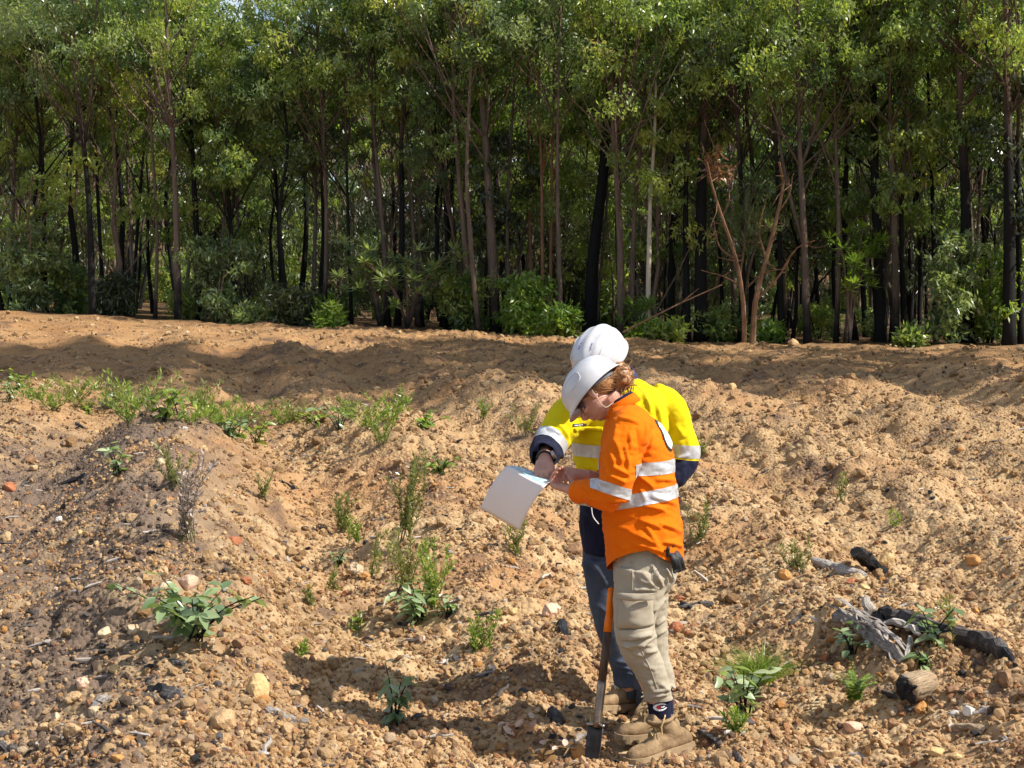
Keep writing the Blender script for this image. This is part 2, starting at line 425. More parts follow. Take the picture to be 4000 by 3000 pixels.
scatter_stuff('loose_clods', np.stack([x, y, ground_h(x, y) + s * 0.15], 1), s, np.stack([rng.normal(size=len(x)) * .4, rng.normal(size=len(x)) * .4, rng.random(len(x)) * 6.28], 1), ccol)

# ashy grey lumps on the soil of the left mound
m_gclod = stone_mat('ashy clod', [(0.0, (0.09, 0.066, 0.052)), (0.6, (0.17, 0.125, 0.095)), (0.9, (0.26, 0.19, 0.14)), (1.0, (.46, .34, .22))], .95)
gcol = bpy.data.collections.new('ashy clod shapes')
for k in range(5):
    me = rock_mesh('ashy_clod', 1, 180 + k, .5, .6); me.materials.append(m_gclod); gcol.objects.link(bpy.data.objects.new('ashy_clod_shape', me))
n_ = 30000; y = 5.0 + 12 * rng.random(n_) ** 1.3; x = -0.17 * y + .1 - rng.random(n_) * (0.22 * y + .6)
ok_ = (rng.random(n_) < sstep(-.2, -.75, x + .17 * y)) & (vnoise(x, y, .8, 21) > -.6); x, y = x[ok_], y[ok_]
s = np.clip(np.exp(rng.normal(-4.75, .55, len(x))), .004, .04)
scatter_stuff('ashy_clods', np.stack([x, y, ground_h(x, y) + s * .15], 1), s, rng.random((len(x), 3)) * 6.28, gcol)
# ------------------------------------------------------------------ forest
def leaf_mat(name, stops, trans=0.5, rough=0.32):
    m, nt, b = new_mat(name)
    at = nt.nodes.new('ShaderNodeAttribute'); at.attribute_name = 'tint'
    oi = nt.nodes.new('ShaderNodeObjectInfo')
    ad = N(nt, 'ShaderNodeMath'); ad.operation = 'MULTIPLY_ADD'; nt.links.new(oi.outputs['Random'], ad.inputs[0]); ad.inputs[1].default_value = 0.35
    nt.links.new(at.outputs['Fac'], ad.inputs[2])
    sb = N(nt, 'ShaderNodeMath'); sb.operation = 'SUBTRACT'; nt.links.new(ad.outputs[0], sb.inputs[0]); sb.inputs[1].default_value = 0.175
    rp = ramp(nt, stops); nt.links.new(sb.outputs[0], rp.inputs['Fac'])
    nt.links.new(rp.outputs['Color'], b.inputs['Base Color']); setin(b, Roughness=rough); b.inputs['Specular IOR Level'].default_value = 0.6
    tr = nt.nodes.new('ShaderNodeBsdfTranslucent'); ms = nt.nodes.new('ShaderNodeMixShader'); ms.inputs[0].default_value = trans
    tcol = mixc(nt, 1.0, rp.outputs['Color'], (1.5, 1.6, 0.7), 'MULTIPLY'); nt.links.new(tcol, tr.inputs['Color'])
    out = nt.nodes['Material Output']
    nt.links.new(b.outputs[0], ms.inputs[1]); nt.links.new(tr.outputs[0], ms.inputs[2]); nt.links.new(ms.outputs[0], out.inputs['Surface'])
    return m
m_leaf = leaf_mat('eucalypt leaf', [(0.0, (0.06, 0.105, 0.042)), (0.25, (0.14, 0.205, 0.068)), (0.5, (0.255, 0.32, 0.088)), (0.9, (0.43, 0.45, 0.12)), (1.0, (0.36, 0.25, 0.09))])
m_leaf_blue = leaf_mat('grey green leaf', [(0.0, (0.09, 0.13, 0.07)), (0.5, (0.20, 0.26, 0.115)), (1.0, (0.36, 0.40, 0.16))], .45)
m_leaf_bright = leaf_mat('fresh green leaf', [(0.0, (0.09, 0.16, 0.034)), (0.5, (0.19, 0.28, 0.05)), (1.0, (0.34, 0.40, 0.08))], .45)
m_leaf_dark = leaf_mat('she-oak needle', [(0.0, (0.028, 0.045, 0.020)), (0.5, (0.058, 0.075, 0.026)), (1.0, (0.11, 0.115, 0.040))], .15)
m_leaf_dead = leaf_mat('scorched leaf', [(0.0, (0.12, 0.05, 0.025)), (0.5, (0.26, 0.12, 0.055)), (1.0, (0.40, 0.23, 0.13))], .15)

def bark_mat(name, char_lo, char_hi, c1, c2):
    m, nt, b = new_mat(name)
    tc = nt.nodes.new('ShaderNodeTexCoord'); mp = nt.nodes.new('ShaderNodeMapping'); mp.inputs['Scale'].default_value = (7, 7, 0.9)
    nt.links.new(tc.outputs['Object'], mp.inputs['Vector'])
    n1 = N(nt, 'ShaderNodeTexNoise', Scale=2.6, Detail=7, Roughness=.7); nt.links.new(mp.outputs[0], n1.inputs['Vector'])
    rp = ramp(nt, [(0.3, c1), (0.68, c2)]); nt.links.new(n1.outputs['Fac'], rp.inputs['Fac'])
    sp = nt.nodes.new('ShaderNodeSeparateXYZ'); nt.links.new(tc.outputs['Object'], sp.inputs[0])
    n2 = N(nt, 'ShaderNodeTexNoise', Scale=1.2, Detail=5); nt.links.new(tc.outputs['Object'], n2.inputs['Vector'])
    ma = N(nt, 'ShaderNodeMath'); ma.operation = 'MULTIPLY_ADD'; nt.links.new(n2.outputs['Fac'], ma.inputs[0]); ma.inputs[1].default_value = -3.5; nt.links.new(sp.outputs['Z'], ma.inputs[2])
    mr = N(nt, 'ShaderNodeMapRange'); mr.inputs[1].default_value = char_lo - 1.75; mr.inputs[2].default_value = char_hi - 1.75; nt.links.new(ma.outputs[0], mr.inputs[0])
    c = mixc(nt, mr.outputs[0], (0.012, 0.011, 0.011), rp.outputs['Color']); nt.links.new(c, b.inputs['Base Color'])
    setin(b, Roughness=0.9); b.inputs['Specular IOR Level'].default_value = 0.2
    bp = N(nt, 'ShaderNodeBump', Strength=0.8, Distance=0.03); nt.links.new(n1.outputs['Fac'], bp.inputs['Height']); nt.links.new(bp.outputs[0], b.inputs['Normal'])
    return m
m_bark_char = bark_mat('charred bark', 3.4, 5.2, (0.085, 0.058, 0.045), (0.19, 0.13, 0.10))
m_bark_foot = bark_mat('bark with scorched foot', 0.5, 1.7, (0.075, 0.056, 0.045), (0.19, 0.138, 0.108))
m_bark_red = bark_mat('reddish bark', 0.2, 0.8, (0.080, 0.058, 0.045), (0.21, 0.148, 0.112))
m_bark_pale = bark_mat('pale smooth bark', -0.3, 0.1, (0.40, 0.33, 0.25), (0.62, 0.53, 0.42))
m_bark_tan = bark_mat('dead tan wood', -0.5, 0.1, (0.13, 0.068, 0.038), (0.30, 0.165, 0.095))
m_bark_black = bark_mat('burnt black bark', 30, 31, (0.02, 0.018, 0.017), (0.05, 0.04, 0.035))

def leaves_np(cent, spread, per, ln, wd, rs, droop=0.75, tint=None):
    """cent (K,3) clump centres, spread (K,) radii -> verts, quads, tint: long hanging leaves bunched at twig ends"""
    K = len(cent); n = int(K * per)
    ci = np.repeat(np.arange(K), per)
    tw = 18                                     # leaves per twig
    nt_ = max(1, per // tw)
    tdir = rs.normal(size=(K, nt_, 3)); tdir /= np.linalg.norm(tdir, axis=2)[:, :, None]
    tdir[:, :, 2] = tdir[:, :, 2] * 0.55 + 0.12
    trad = rs.random((K, nt_)) ** 0.45
    ti = (np.arange(per) // tw) % nt_
    tc_ = (tdir * trad[:, :, None])[ci, np.tile(ti, K)]
    p = cent[ci] + tc_ * spread[ci][:, None] + rs.normal(size=(n, 3)) * 0.07 * (0.6 + spread[ci][:, None])
    d = rs.normal(size=(n, 3)); d[:, 2] -= droop * 1.6; d /= np.linalg.norm(d, axis=1)[:, None]
    r = rs.normal(size=(n, 3)); s = np.cross(d, r); s /= np.linalg.norm(s, axis=1)[:, None] + 1e-9
    L = ln * rs.uniform(0.7, 1.35, n)[:, None]; W = wd * rs.uniform(0.7, 1.3, n)[:, None]
    nrm = np.cross(d, s)
    v = np.stack([p, p + d * L * 0.45 + s * W * 0.5 + nrm * L * .06, p + d * L, p + d * L * 0.45 - s * W * 0.5 + nrm * L * .06], 1).reshape(-1, 3)
    f = np.arange(n * 4).reshape(n, 4)
    base = rs.random(K) * 0.6 + 0.12 if tint is None else tint
    t = np.clip(base[ci] + rs.normal(size=n) * 0.13, 0, 1)
    return v, f, t

def leaf_obj_mesh(name, parts):
    v = np.concatenate([p[0] for p in parts]); off = 0; fs = []; ts = []
    for p in parts:
        fs.append(p[1] + off); off += len(p[0]); ts.append(p[2])
    me = mesh_np(name, v, np.concatenate(fs))
    a = me.attributes.new('tint', 'FLOAT', 'FACE'); a.data.foreach_set('value', np.concatenate(ts).astype(np.float32))
    return me

def interp_path(pts, n):
    pts = np.asarray([tuple(p) for p in pts], float)
    if len(pts) == 2:
        t = np.linspace(0, 1, n)[:, None]; return pts[0] * (1 - t) + pts[1] * t
    d = np.r_[0, np.cumsum(np.linalg.norm(np.diff(pts, axis=0), axis=1))]; d /= d[-1]
    t = np.linspace(0, 1, n)
    out = np.zeros((n, 3))
    m = np.gradient(pts, d, axis=0)
    k = np.clip(np.searchsorted(d, t, 'right') - 1, 0, len(pts) - 2)
    h = (d[k + 1] - d[k]); u = (t - d[k]) / h
    h00 = 2 * u**3 - 3 * u**2 + 1; h10 = u**3 - 2 * u**2 + u; h01 = -2 * u**3 + 3 * u**2; h11 = u**3 - u**2
    for c in range(3): out[:, c] = h00 * pts[k, c] + h10 * h * m[k, c] + h01 * pts[k + 1, c] + h11 * h * m[k + 1, c]
    return out

def grow_tree(seed, H, r0, c0, R0, nclump, per, lean=(0, 0), path=None, leaf=(0.13, 0.042), wob=0.12, forks=0, csize=(0.28, 0.56), lowtaper=True, n=8):
    """trunk (MB) and crown (leaf arrays) of one tree standing at the origin. c0: height of the lowest foliage, R0: crown radius"""
    rs = np.random.default_rng(seed); mb = MB()
    if path is None:
        hs = np.linspace(0, H, 7); off = np.cumsum(rs.normal(size=(7, 2)) * wob, 0); off -= off[0]
        path = [(lean[0] * h + off[i, 0], lean[1] * h + off[i, 1], h) for i, h in enumerate(hs)]
    pts = interp_path(path, 16); H = pts[-1][2]
    t = np.linspace(0, 1, 16); rad = r0 * (1 - 0.78 * t ** 1.1); rad[0] *= 1.25
    mb.tube(pts, rad, n, rough=0.05, seed=seed)
    stems = [(pts, rad)]
    for k in range(forks):
        i = int(rs.integers(4, 9)); a = rs.uniform(0, 6.28); L = (H - pts[i][2]) * rs.uniform(.7, .95)
        q = [pts[i], pts[i] + np.array((math.cos(a) * .3, math.sin(a) * .3, L * .25)), pts[i] + np.array((math.cos(a) * .75, math.sin(a) * .75, L))]
        qq = interp_path(q, 9); rr = rad[i] * 0.7 * (1 - 0.75 * np.linspace(0, 1, 9)); mb.tube(qq, rr, 6); stems.append((qq, rr))
    cent = []; spr = []
    for k in range(nclump):
        h = c0 + (H * 1.02 - c0) * rs.random() ** 0.8
        f = (h - c0) / max(H - c0, .1)
        Rm = R0 * (0.45 + 1.0 * math.sin(math.pi * min(f * 0.85 + 0.12, 1)) ** 0.8) / 1.3
        pts_, rad_ = stems[int(rs.integers(len(stems)))]
        a = rs.uniform(0, 6.28); rr = Rm * math.sqrt(rs.uniform(0.05, 1)); hb = h - .25 - rr * rs.uniform(.75, 1.5)
        i = int(np.argmin(np.abs(pts_[:, 2] - hb)))
        b0 = pts_[i]; c = np.array((b0[0] + math.cos(a) * rr, b0[1] + math.sin(a) * rr, h))
        cent.append(c); spr.append(rs.uniform(*csize) * (0.6 + 0.5 * min(1, Rm)))
        mid = (b0 + c) / 2 + np.array((rs.normal() * .1, rs.normal() * .1, -0.10 * rr))
        br = interp_path([b0, mid, c], 5); mb.tube(br, min(rad_[i] * .4, .022) * np.linspace(1, .25, 5) + 0.004, 4, closed_ends=False)
    return mb, np.array(cent), np.array(spr), rs

def add_tree(name, label, loc, parts, mats, group, cat='tree', trunk_me=None, crown_me=None, rz=0, sc=1.0):
    t = empty(name, loc); tag(t, label, cat, group); t.rotation_euler = (0, 0, rz)
    t.scale = (sc, sc, sc)
    if trunk_me is not None:
        if not trunk_me.materials: trunk_me.materials.append(mats[0])
        o = bpy.data.objects.new('trunk', trunk_me); COL.objects.link(o); o.parent = t
    if crown_me is not None:
        if not crown_me.materials: crown_me.materials.append(mats[1])
        o = bpy.data.objects.new('crown', crown_me); COL.objects.link(o); o.parent = t
    return t

# --- the trees that stand out along the edge: photo pixels (base, then points up the stem), stem width in pixels, bark
K = 4000 / 2212.0
def px(lst): return [(a * K, b * K) for a, b in lst]
G_EDGE = 'tall trees at the edge of the clearing'
edge = [
 # pixel path (2212 scale), width px(2212), bark, crown start(abs height over base), crown radius, clumps, label
 ([(200,672),(190,420),(168,180),(160,0)], 15, m_bark_char, 4.6, 2.0, 30, 'tall brown tree with a black foot and forked stem at the left'),
 ([(385,685),(372,360),(364,160),(358,0)], 17, m_bark_foot, 4.8, 2.1, 34, 'straight grey-brown tree under a broad bright crown, left part of the clearing edge'),
 ([(513,692),(484,250),(476,120)], 12, m_bark_char, 4.3, 1.7, 26, 'slim dark tree with a yellowish crown just right of the broad bright crowned tree'),
 ([(335,680),(338,480),(330,330)], 9, m_bark_red, 3.6, 1.4, 14, 'thin red-brown sapling beside the straight grey-brown tree'),
 ([(840,690),(826,480),(800,200),(790,0)], 11, m_bark_foot, 4.6, 1.7, 22, 'slender dark brown tree leaning left behind the spiky banksia bush'),
 ([(972,708),(962,440),(950,200)], 10, m_bark_char, 4.4, 1.5, 20, 'slender grey tree left of the reddish double stemmed tree'),
 ([(1018,712),(998,450),(985,300),(976,0)], 14, m_bark_red, 4.9, 1.8, 26, 'tall reddish tree with twin stems left of the middle of the edge'),
 ([(1036,712),(1018,540),(1008,390),(1015,200)], 12, m_bark_red, 5.2, 1.2, 10, 'grey twin stem close behind the tall reddish tree'),
 ([(1072,716),(1052,350),(1036,150),(1026,-20)], 23, m_bark_foot, 6.2, 2.0, 22, 'stoutest brown trunk left of the two hard hats'),
 ([(1150,640),(1143,400),(1139,60)], 9, m_bark_tan, 5.3, 1.5, 16, 'thin pale brown pole, leftmost of the close group of poles'),
 ([(1172,690),(1170,400),(1160,100)], 9, m_bark_tan, 5.0, 1.5, 16, 'thin pale brown pole, second of the close group of poles'),
 ([(1188,700),(1192,380),(1198,60)], 9, m_bark_tan, 5.2, 1.4, 14, 'thin pale brown pole, third of the close group of poles'),
 ([(1212,695),(1205,380),(1207,180),(1212,0)], 12, m_bark_red, 5.0, 1.5, 16, 'brown pole, rightmost of the close group of poles'),
 ([(1272,695),(1283,540),(1300,410),(1312,250)], 30, m_bark_black, 5.0, 1.4, 14, 'thick burnt black trunk leaning right above the rear hard hat'),
 ([(1342,718),(1336,450),(1325,300),(1322,100)], 18, m_bark_red, 4.4, 2.1, 36, 'brown tree with a sunlit yellow-green crown just right of the hard hats'),
 ([(1362,715),(1372,440),(1385,300),(1395,160)], 12, m_bark_red, 4.6, 1.4, 14, 'brown stem leaning right against the yellow-green crowned tree'),
 ([(1399,698),(1402,560),(1407,420),(1416,270),(1418,150)], 12, m_bark_pale, 5.0, 1.3, 14, 'slim pale cream trunk standing bright against the dark forest'),
 ([(1514,710),(1512,520),(1520,300),(1528,100)], 30, m_bark_char, 5.0, 1.9, 24, 'thick tree burnt black to head height, left of the dead forked shrub'),
 ([(1486,690),(1482,420),(1492,200)], 16, m_bark_char, 4.8, 1.6, 18, 'dark tree close left of the thick burnt tree'),
 ([(1745,728),(1738,520),(1728,280),(1722,0)], 18, m_bark_foot, 4.3, 2.0, 32, 'brown three stemmed tree with a full crown right of the dead forked shrub'),
 ([(1902,738),(1898,560),(1890,420),(1888,200)], 27, m_bark_black, 4.6, 1.5, 18, 'black burnt trunk beside a slim brown tree right of the three stemmed tree'),
 ([(1937,738),(1931,480),(1922,250),(1908,0)], 17, m_bark_foot, 5.0, 1.8, 24, 'slim tall brown tree right beside the black burnt trunk'),
 ([(2022,742),(2020,600),(2014,420)], 12, m_bark_black, 3.2, 1.3, 18, 'thin black sapling with low foliage near the right end'),
 ([(1985,735),(1988,560),(1980,380)], 11, m_bark_black, 3.4, 1.2, 14, 'thin black sapling left of another black sapling near the right end'),
 ([(2092,745),(2086,450),(2072,160),(2064,-10)], 30, m_bark_char, 5.4, 1.9, 20, 'thick trunk charred black below and brown above near the right end'),
 ([(2180,744),(2178,450),(2172,0)], 31, m_bark_char, 5.6, 1.9, 22, 'thick charred trunk at the right end of the clearing edge'),
 ([(2207,744),(2203,450),(2200,100)], 17, m_bark_char, 4.6, 1.5, 14, 'charred trunk touching the right border of the view'),
 ([(100,655),(92,420),(85,200)], 11, m_bark_char, 4.0, 1.9, 26, 'dark tree left of the forked brown tree at the left end'),
 ([(22,650),(30,420),(40,150)], 11, m_bark_foot, 4.2, 2.0, 28, 'tree with pale yellowish crown at the far left end'),
 ([(225,668),(212,420),(205,240)], 9, m_bark_char, 4.0, 1.6, 18, 'slim dark pole right of the forked brown tree'),
 ([(285,675),(300,450),(312,300)], 9, m_bark_char, 3.8, 1.5, 16, 'slim dark leaning pole between the two tall left trees'),
 ([(430,680),(425,480),(415,330)], 18, m_bark_black, 4.6, 1.4, 16, 'burnt black trunk in the shade right of the grey-brown tree'),
 ([(610,690),(600,450),(585,200)], 10, m_bark_char, 3.9, 2.0, 30, 'dark green bushy crowned tree left of the middle'),
 ([(700,695),(705,450),(690,180)], 11, m_bark_foot, 4.4, 2.0, 30, 'dark crowned tree with yellow tips left of the middle'),
 ([(905,700),(890,450),(872,200)], 10, m_bark_red, 4.8, 1.6, 20, 'reddish slender stem with a twisted foot beside the banksia bush'),
 ([(760,690),(752,450),(745,220)], 9, m_bark_char, 4.2, 1.7, 20, 'slim dark stem left of the leaning brown tree'),
 ([(1600,700),(1604,480),(1590,240)], 14, m_bark_char, 4.5, 2.0, 28, 'dark tree with a dense crown behind the dead forked shrub'),
 ([(1690,705),(1682,450),(1672,240)], 12, m_bark_char, 4.3, 1.8, 24, 'dark tree right behind the dead forked shrub'),
 ([(1805,720),(1812,520),(1808,300)], 12, m_bark_foot, 4.0, 1.8, 24, 'brown tree between the three stemmed tree and the black burnt trunk'),
 ([(1447,690),(1450,450),(1440,200)], 11, m_bark_char, 4.6, 1.6, 18, 'dark stem right of the pale cream trunk'),
 ([(1100,690),(1096,450),(1110,200)], 9, m_bark_foot, 4.9, 1.5, 14, 'thin dark stem between the stout brown trunk and the pole group'),
]
rs0 = np.random.default_rng(3)
for i, (path, wpx, bark, c0, R0, ncl, label) in enumerate(edge):
    pp = px(path)
    bx = pp[0][0]
    Y = edge_at(bx)[1] + 0.3 + rs0.uniform(0.0, 1.0) + (1.2 if wpx < 12 else 0)
    if bark in (m_bark_black,): Y += 1.0
    X0 = (bx - 2000) / FPX * Y; z0 = gz(X0, Y) - 0.15
    pts = []
    for a, bq in pp:
        pts.append(((a - 2000) / FPX * Y - X0, rs0.normal() * .06, max(0, CAMZ - (bq - HORY) / FPX * Y - z0)))
    pts[0] = (0, 0, 0)
    top = pts[-1]; dx = (pts[-1][0] - pts[-2][0]) / max(.5, pts[-1][2] - pts[-2][2])
    H = max(top[2] + 0.5, rs0.uniform(6.8, 9.0)); c0 *= rs0.uniform(.78, 1.25); R0 *= .86
    if 'yellowish crown just right' in label or 'dark green bushy' in label: H = 5.7; R0 *= .6; c0 = min(c0, 2.9)
    while len(pts) > 2 and pts[-1][2] > H - .3: pts.pop()
    top = pts[-1]
    pts.append((top[0] + np.clip(dx, -.1, .1) * (H - top[2]), .1, H))
    r0 = wpx * K / FPX * Y * 0.5
    mb, ce, sp_, rs = grow_tree(500 + i, H, r0, c0, R0, int(ncl * 1.2), 0, path=pts, forks=1 if i in (0, 1, 14) else (2 if i == 19 else 0))
    crown = leaf_obj_mesh('crown', [leaves_np(ce, sp_, 190, .112, .041, rs)])
    tm = mb.mesh('trunk'); tm.polygons.foreach_set('use_smooth', [True] * len(tm.polygons))
    add_tree('eucalypt_tree', label, (X0, Y, z0), None, (bark, m_leaf if i % 4 else m_leaf_blue), None, trunk_me=tm, crown_me=crown)

# --- the trees behind: individuals that share a few shapes
variants = []
for k, (H, r0, c0, R0, ncl, per) in enumerate([(13.5, .085, 6.0, 2.0, 40, 115), (12, .07, 5.0, 1.9, 36, 115), (14.5, .11, 6.5, 2.2, 44, 115), (10, .055, 4.0, 1.7, 30, 115), (12.5, .08, 5.0, 2.0, 38, 115), (11, .06, 4.0, 1.8, 34, 115)]):
    mb, ce, sp_, rs = grow_tree(900 + k, H, r0, c0, R0, ncl, 0, forks=k % 2, wob=.18)
    cm = leaf_obj_mesh('crown', [leaves_np(ce, sp_, per, .14, .049, rs)])
    tm = mb.mesh('trunk'); tm.polygons.foreach_set('use_smooth', [True] * len(tm.polygons))
    for bark, lf in ((m_bark_char, m_leaf), (m_bark_foot, m_leaf), (m_bark_red, m_leaf)):
        a = tm.copy(); a.materials.append(bark)
        if not cm.materials: cm.materials.append(lf)
        variants.append((a, cm))
FOREST_G = 'trees standing deep in the forest'
rs1 = np.random.default_rng(11)
placed = []
tries = 0
while len(placed) < 190 and tries < 20000:
    tries += 1
    y = 29.0 + 55 * rs1.random() ** 1.1
    x = (rs1.random() * 2 - 1) * (0.345 * y + 1.5) + 0.2
    if y < edge_y(x) + 1.6: continue
    if any((x - a) ** 2 + (y - b_) ** 2 < 1.25 ** 2 for a, b_ in placed): continue
    gapx = (1080 - 2000) / FPX
    if abs(x - gapx * y) < 2.3 and y > 33: continue
    placed.append((x, y))
for x, y in placed:
    vi = int(rs1.integers(len(variants))); tm, cm = variants[vi]; wd_ = ('black-footed', 'grey-brown', 'reddish')[vi % 3]; ht_ = ('tall', 'mid-sized', 'tall', 'short', 'tall', 'short')[vi // 3]
    add_tree('eucalypt_tree', '%s %s eucalypt standing among others deep behind the clearing edge' % (ht_, wd_), (x, y, gz(x, y) - .1), None, (None, None), '%s %s trees deep in the forest' % (ht_, wd_), trunk_me=tm, crown_me=cm, rz=rs1.uniform(0, 6.28), sc=float(np.clip((0.22 * y - 0.8 + rs1.uniform(-1.6, 1.6)) / 12.5, .5, 1.15)))
# the forest goes on round the right-hand side of the clearing; it throws the shade that lies over the far field
SIDE_G = 'trees of the forest beside the clearing'
dense = []
for k in range(3):
    mb, ce, sp_, rs = grow_tree(960 + k, 14, .11, 5.5, 2.3, 56, 0, csize=(.4, .75)); cm = leaf_obj_mesh('crown', [leaves_np(ce, sp_, 210, .16, .06, rs)]); cm.materials.append(m_leaf); tm = mb.mesh('trunk'); tm.materials.append(m_bark_char); dense.append((tm, cm))
for x, y, k_ in [(13.4, 20.8, 1.2), (9.5, 18.0, .75), (10.6, 16.4, .85), (9.9, 20.2, .75), (12.6, 18.2, .95), (15.4, 23.6, 1.25), (11.0, 24.6, 1.0), (11.5, 18.5, 1.5), (13.0, 18.6, 1.6), (12.4, 17.2, 1.6)]:
    tm, cm = dense[int(rs1.integers(3))]
    add_tree('eucalypt_tree', 'eucalypt closing in the clearing on the right', (x, y, gz(x, y) - .1), None, (None, None), SIDE_G, trunk_me=tm, crown_me=cm, rz=rs1.uniform(0, 6.28), sc=k_)

# mid-storey saplings whose foliage hangs to the middle of the trunks
sap = []
for k in range(5):
    mb, ce, sp_, rs = grow_tree(980 + k, 5.6 - .3 * k, .05, 1.3 + .25 * k, 1.05, 24, 0, wob=.12, csize=(.22, .46), forks=k % 2)
    cm = leaf_obj_mesh('crown', [leaves_np(ce, sp_, 150, .13, .048, rs)]); cm.materials.append((m_leaf, m_leaf_blue, m_leaf, m_leaf_dark, m_leaf)[k])
    tm = mb.mesh('trunk'); tm.materials.append((m_bark_foot, m_bark_char, m_bark_red, m_bark_char, m_bark_foot)[k]); sap.append((tm, cm))
for k in range(48):
    u = rs1.uniform(-.36, .36); x0, y0 = edge_at(2000 + u * FPX); y = y0 + 1.0 + 15 * rs1.random() ** 1.2; x = u * y
    if abs(u - (1610 * K - 2000) / FPX) < .012 and y < y0 + 4: continue
    tm, cm = sap[k % 5]; nm_ = ('dull green', 'grey-green', 'yellow-green', 'dark drooping', 'olive green')[k % 5]
    add_tree('young_tree', '%s sapling with foliage hanging low between the taller trunks' % nm_, (x, y, gz(x, y) - .05), None, (None, None), nm_ + ' saplings between the trunks', trunk_me=tm, crown_me=cm, rz=rs1.uniform(0, 6.28), sc=rs1.uniform(.75, 1.3))

# dark burnt poles just inside the edge
POLE_G = 'burnt poles just inside the edge'
pole = []
for k in range(4):
    mb, ce, sp_, rs = grow_tree(950 + k, 8.0, .055 + .02 * (k % 2), 4.3, 1.1, 13, 0, wob=.1)
    cm = leaf_obj_mesh('crown', [leaves_np(ce, sp_, 190, .14, .05, rs)]); cm.materials.append(m_leaf if k % 2 else m_leaf_blue)
    tm = mb.mesh('trunk'); tm.materials.append((m_bark_black, m_bark_char, m_bark_foot, m_bark_black)[k]); tm.polygons.foreach_set('use_smooth', [True] * len(tm.polygons)); pole.append((tm, cm))
for k in range(46):
    u = rs1.uniform(-.35, .35); x0, y0 = edge_at(2000 + u * FPX); y = y0 + 1.2 + 6 * rs1.random(); x = u * y
    tm, cm = pole[k % 4]
    add_tree('young_tree', ('thin burnt black pole with a small crown just inside the forest edge', 'thin half burnt pole with a small crown just inside the forest edge', 'thin grey-brown pole with a small crown just inside the forest edge', 'thin burnt black pole with a small crown just inside the forest edge')[k % 4], (x, y, gz(x, y) - .05), None, (None, None), ('burnt black poles', 'half burnt poles', 'grey-brown poles', 'burnt black poles')[k % 4] + ' just inside the edge', trunk_me=tm, crown_me=cm, rz=rs1.uniform(0, 6.28), sc=rs1.uniform(.7, 1.05))

# far off the forest reads as one mass on the rise behind
fx = rs1.uniform(-62, 62, 1900); fy = 66 + 70 * rs1.random(1900) ** 1.3; fc = np.stack([fx, fy, ground_h(fx, fy) + rs1.random(1900) ** .9 * 13], 1)
gap_ = (np.abs(fc[:, 0] / fc[:, 1] - gapx) < .036) & ((fc[:, 2] - CAMZ) / fc[:, 1] * FPX > 1000); fc = fc[~gap_]
df = link('distant_forest', leaf_obj_mesh('distant_forest', [leaves_np(fc, np.full(len(fc), 2.0), 50, .75, .36, rs1, .2)]), leaf_mat('far foliage', [(0.0, (.016, .024, .011)), (.5, (.034, .044, .018)), (1.0, (.065, .07, .028))], .2)); tag(df, kind='stuff')

# --- shrubs: low growth inside the forest and along its edge
def grow_shrub(seed, H, Rr, ncl, per, nst, leaf, spread, droop=.5, lowest=0.12):
    rs = np.random.default_rng(seed); mb = MB(); cent = []; spr = []
    stems = []
    for k in range(nst):
        a = rs.uniform(0, 6.28); rr = Rr * rs.uniform(.15, .8); h = H * rs.uniform(.7, 1)
        q = interp_path([(rs.normal() * .04, rs.normal() * .04, 0), (math.cos(a) * rr * .4, math.sin(a) * rr * .4, h * .5), (math.cos(a) * rr, math.sin(a) * rr, h)], 8)
        mb.tube(q, np.linspace(1, .3, 8) * (.012 + .008 * H), 5); stems.append(q)
    for k in range(ncl):
        q = stems[int(rs.integers(nst))]; f = rs.uniform(lowest, 1.0); i = int(f * 7); b0 = q[i]
        a = rs.uniform(0, 6.28); rr = Rr * rs.uniform(.1, .55) * (1.2 - .6 * f)
        c = b0 + np.array((math.cos(a) * rr, math.sin(a) * rr, rs.uniform(-.05, .15) * H)); c[2] = max(c[2], .1 * H * rs.random() + .03)
        cent.append(c); spr.append(rs.uniform(*spread))
        mb.tube(interp_path([b0, (b0 + c) / 2 + np.array((0, 0, -.03)), c], 4), np.linspace(.008, .003, 4), 4, closed_ends=False)
    return mb, leaf_obj_mesh('foliage', [leaves_np(np.array(cent), np.array(spr), per, leaf[0], leaf[1], rs, droop)])
def rosette_foliage(seed, tips, ln, wd, nleaf=16):
    """whorls of long stiff leaves at the branch tips (banksia)"""
    rs = np.random.default_rng(seed); vs_ = []; ts = []
    for c in tips:
        b = rs.uniform(.25, .8)
        for k in range(nleaf):
            a = rs.uniform(0, 6.28); e = rs.uniform(-.35, 1.0)
            d = np.array((math.cos(a) * math.cos(e), math.sin(a) * math.cos(e), math.sin(e))); s = np.cross(d, (0, 0, 1.)); s /= np.linalg.norm(s) + 1e-9
            L = ln * rs.uniform(.7, 1.2); W = wd * rs.uniform(.8, 1.2); n = np.cross(d, s)
            vs_ += [c, c + d * L * .6 + s * W * .5 + n * .01, c + d * L, c + d * L * .6 - s * W * .5 + n * .01]; ts.append(np.clip(b + rs.normal() * .12, 0, 1))
    v = np.array(vs_); f = np.arange(len(v)).reshape(-1, 4); return v, f, np.array(ts)
def add_shrub(label, loc, stem_me, fol_me, group=None, rz=0, sc=1.0, cat='shrub', name='shrub'):
    t = empty(name, loc); tag(t, label, cat, group); t.rotation_euler = (0, 0, rz); t.scale = (sc, sc, sc)
    for nm, me in (('stems', stem_me), ('foliage', fol_me)):
        o = bpy.data.objects.new(nm, me); COL.objects.link(o); o.parent = t
    return t
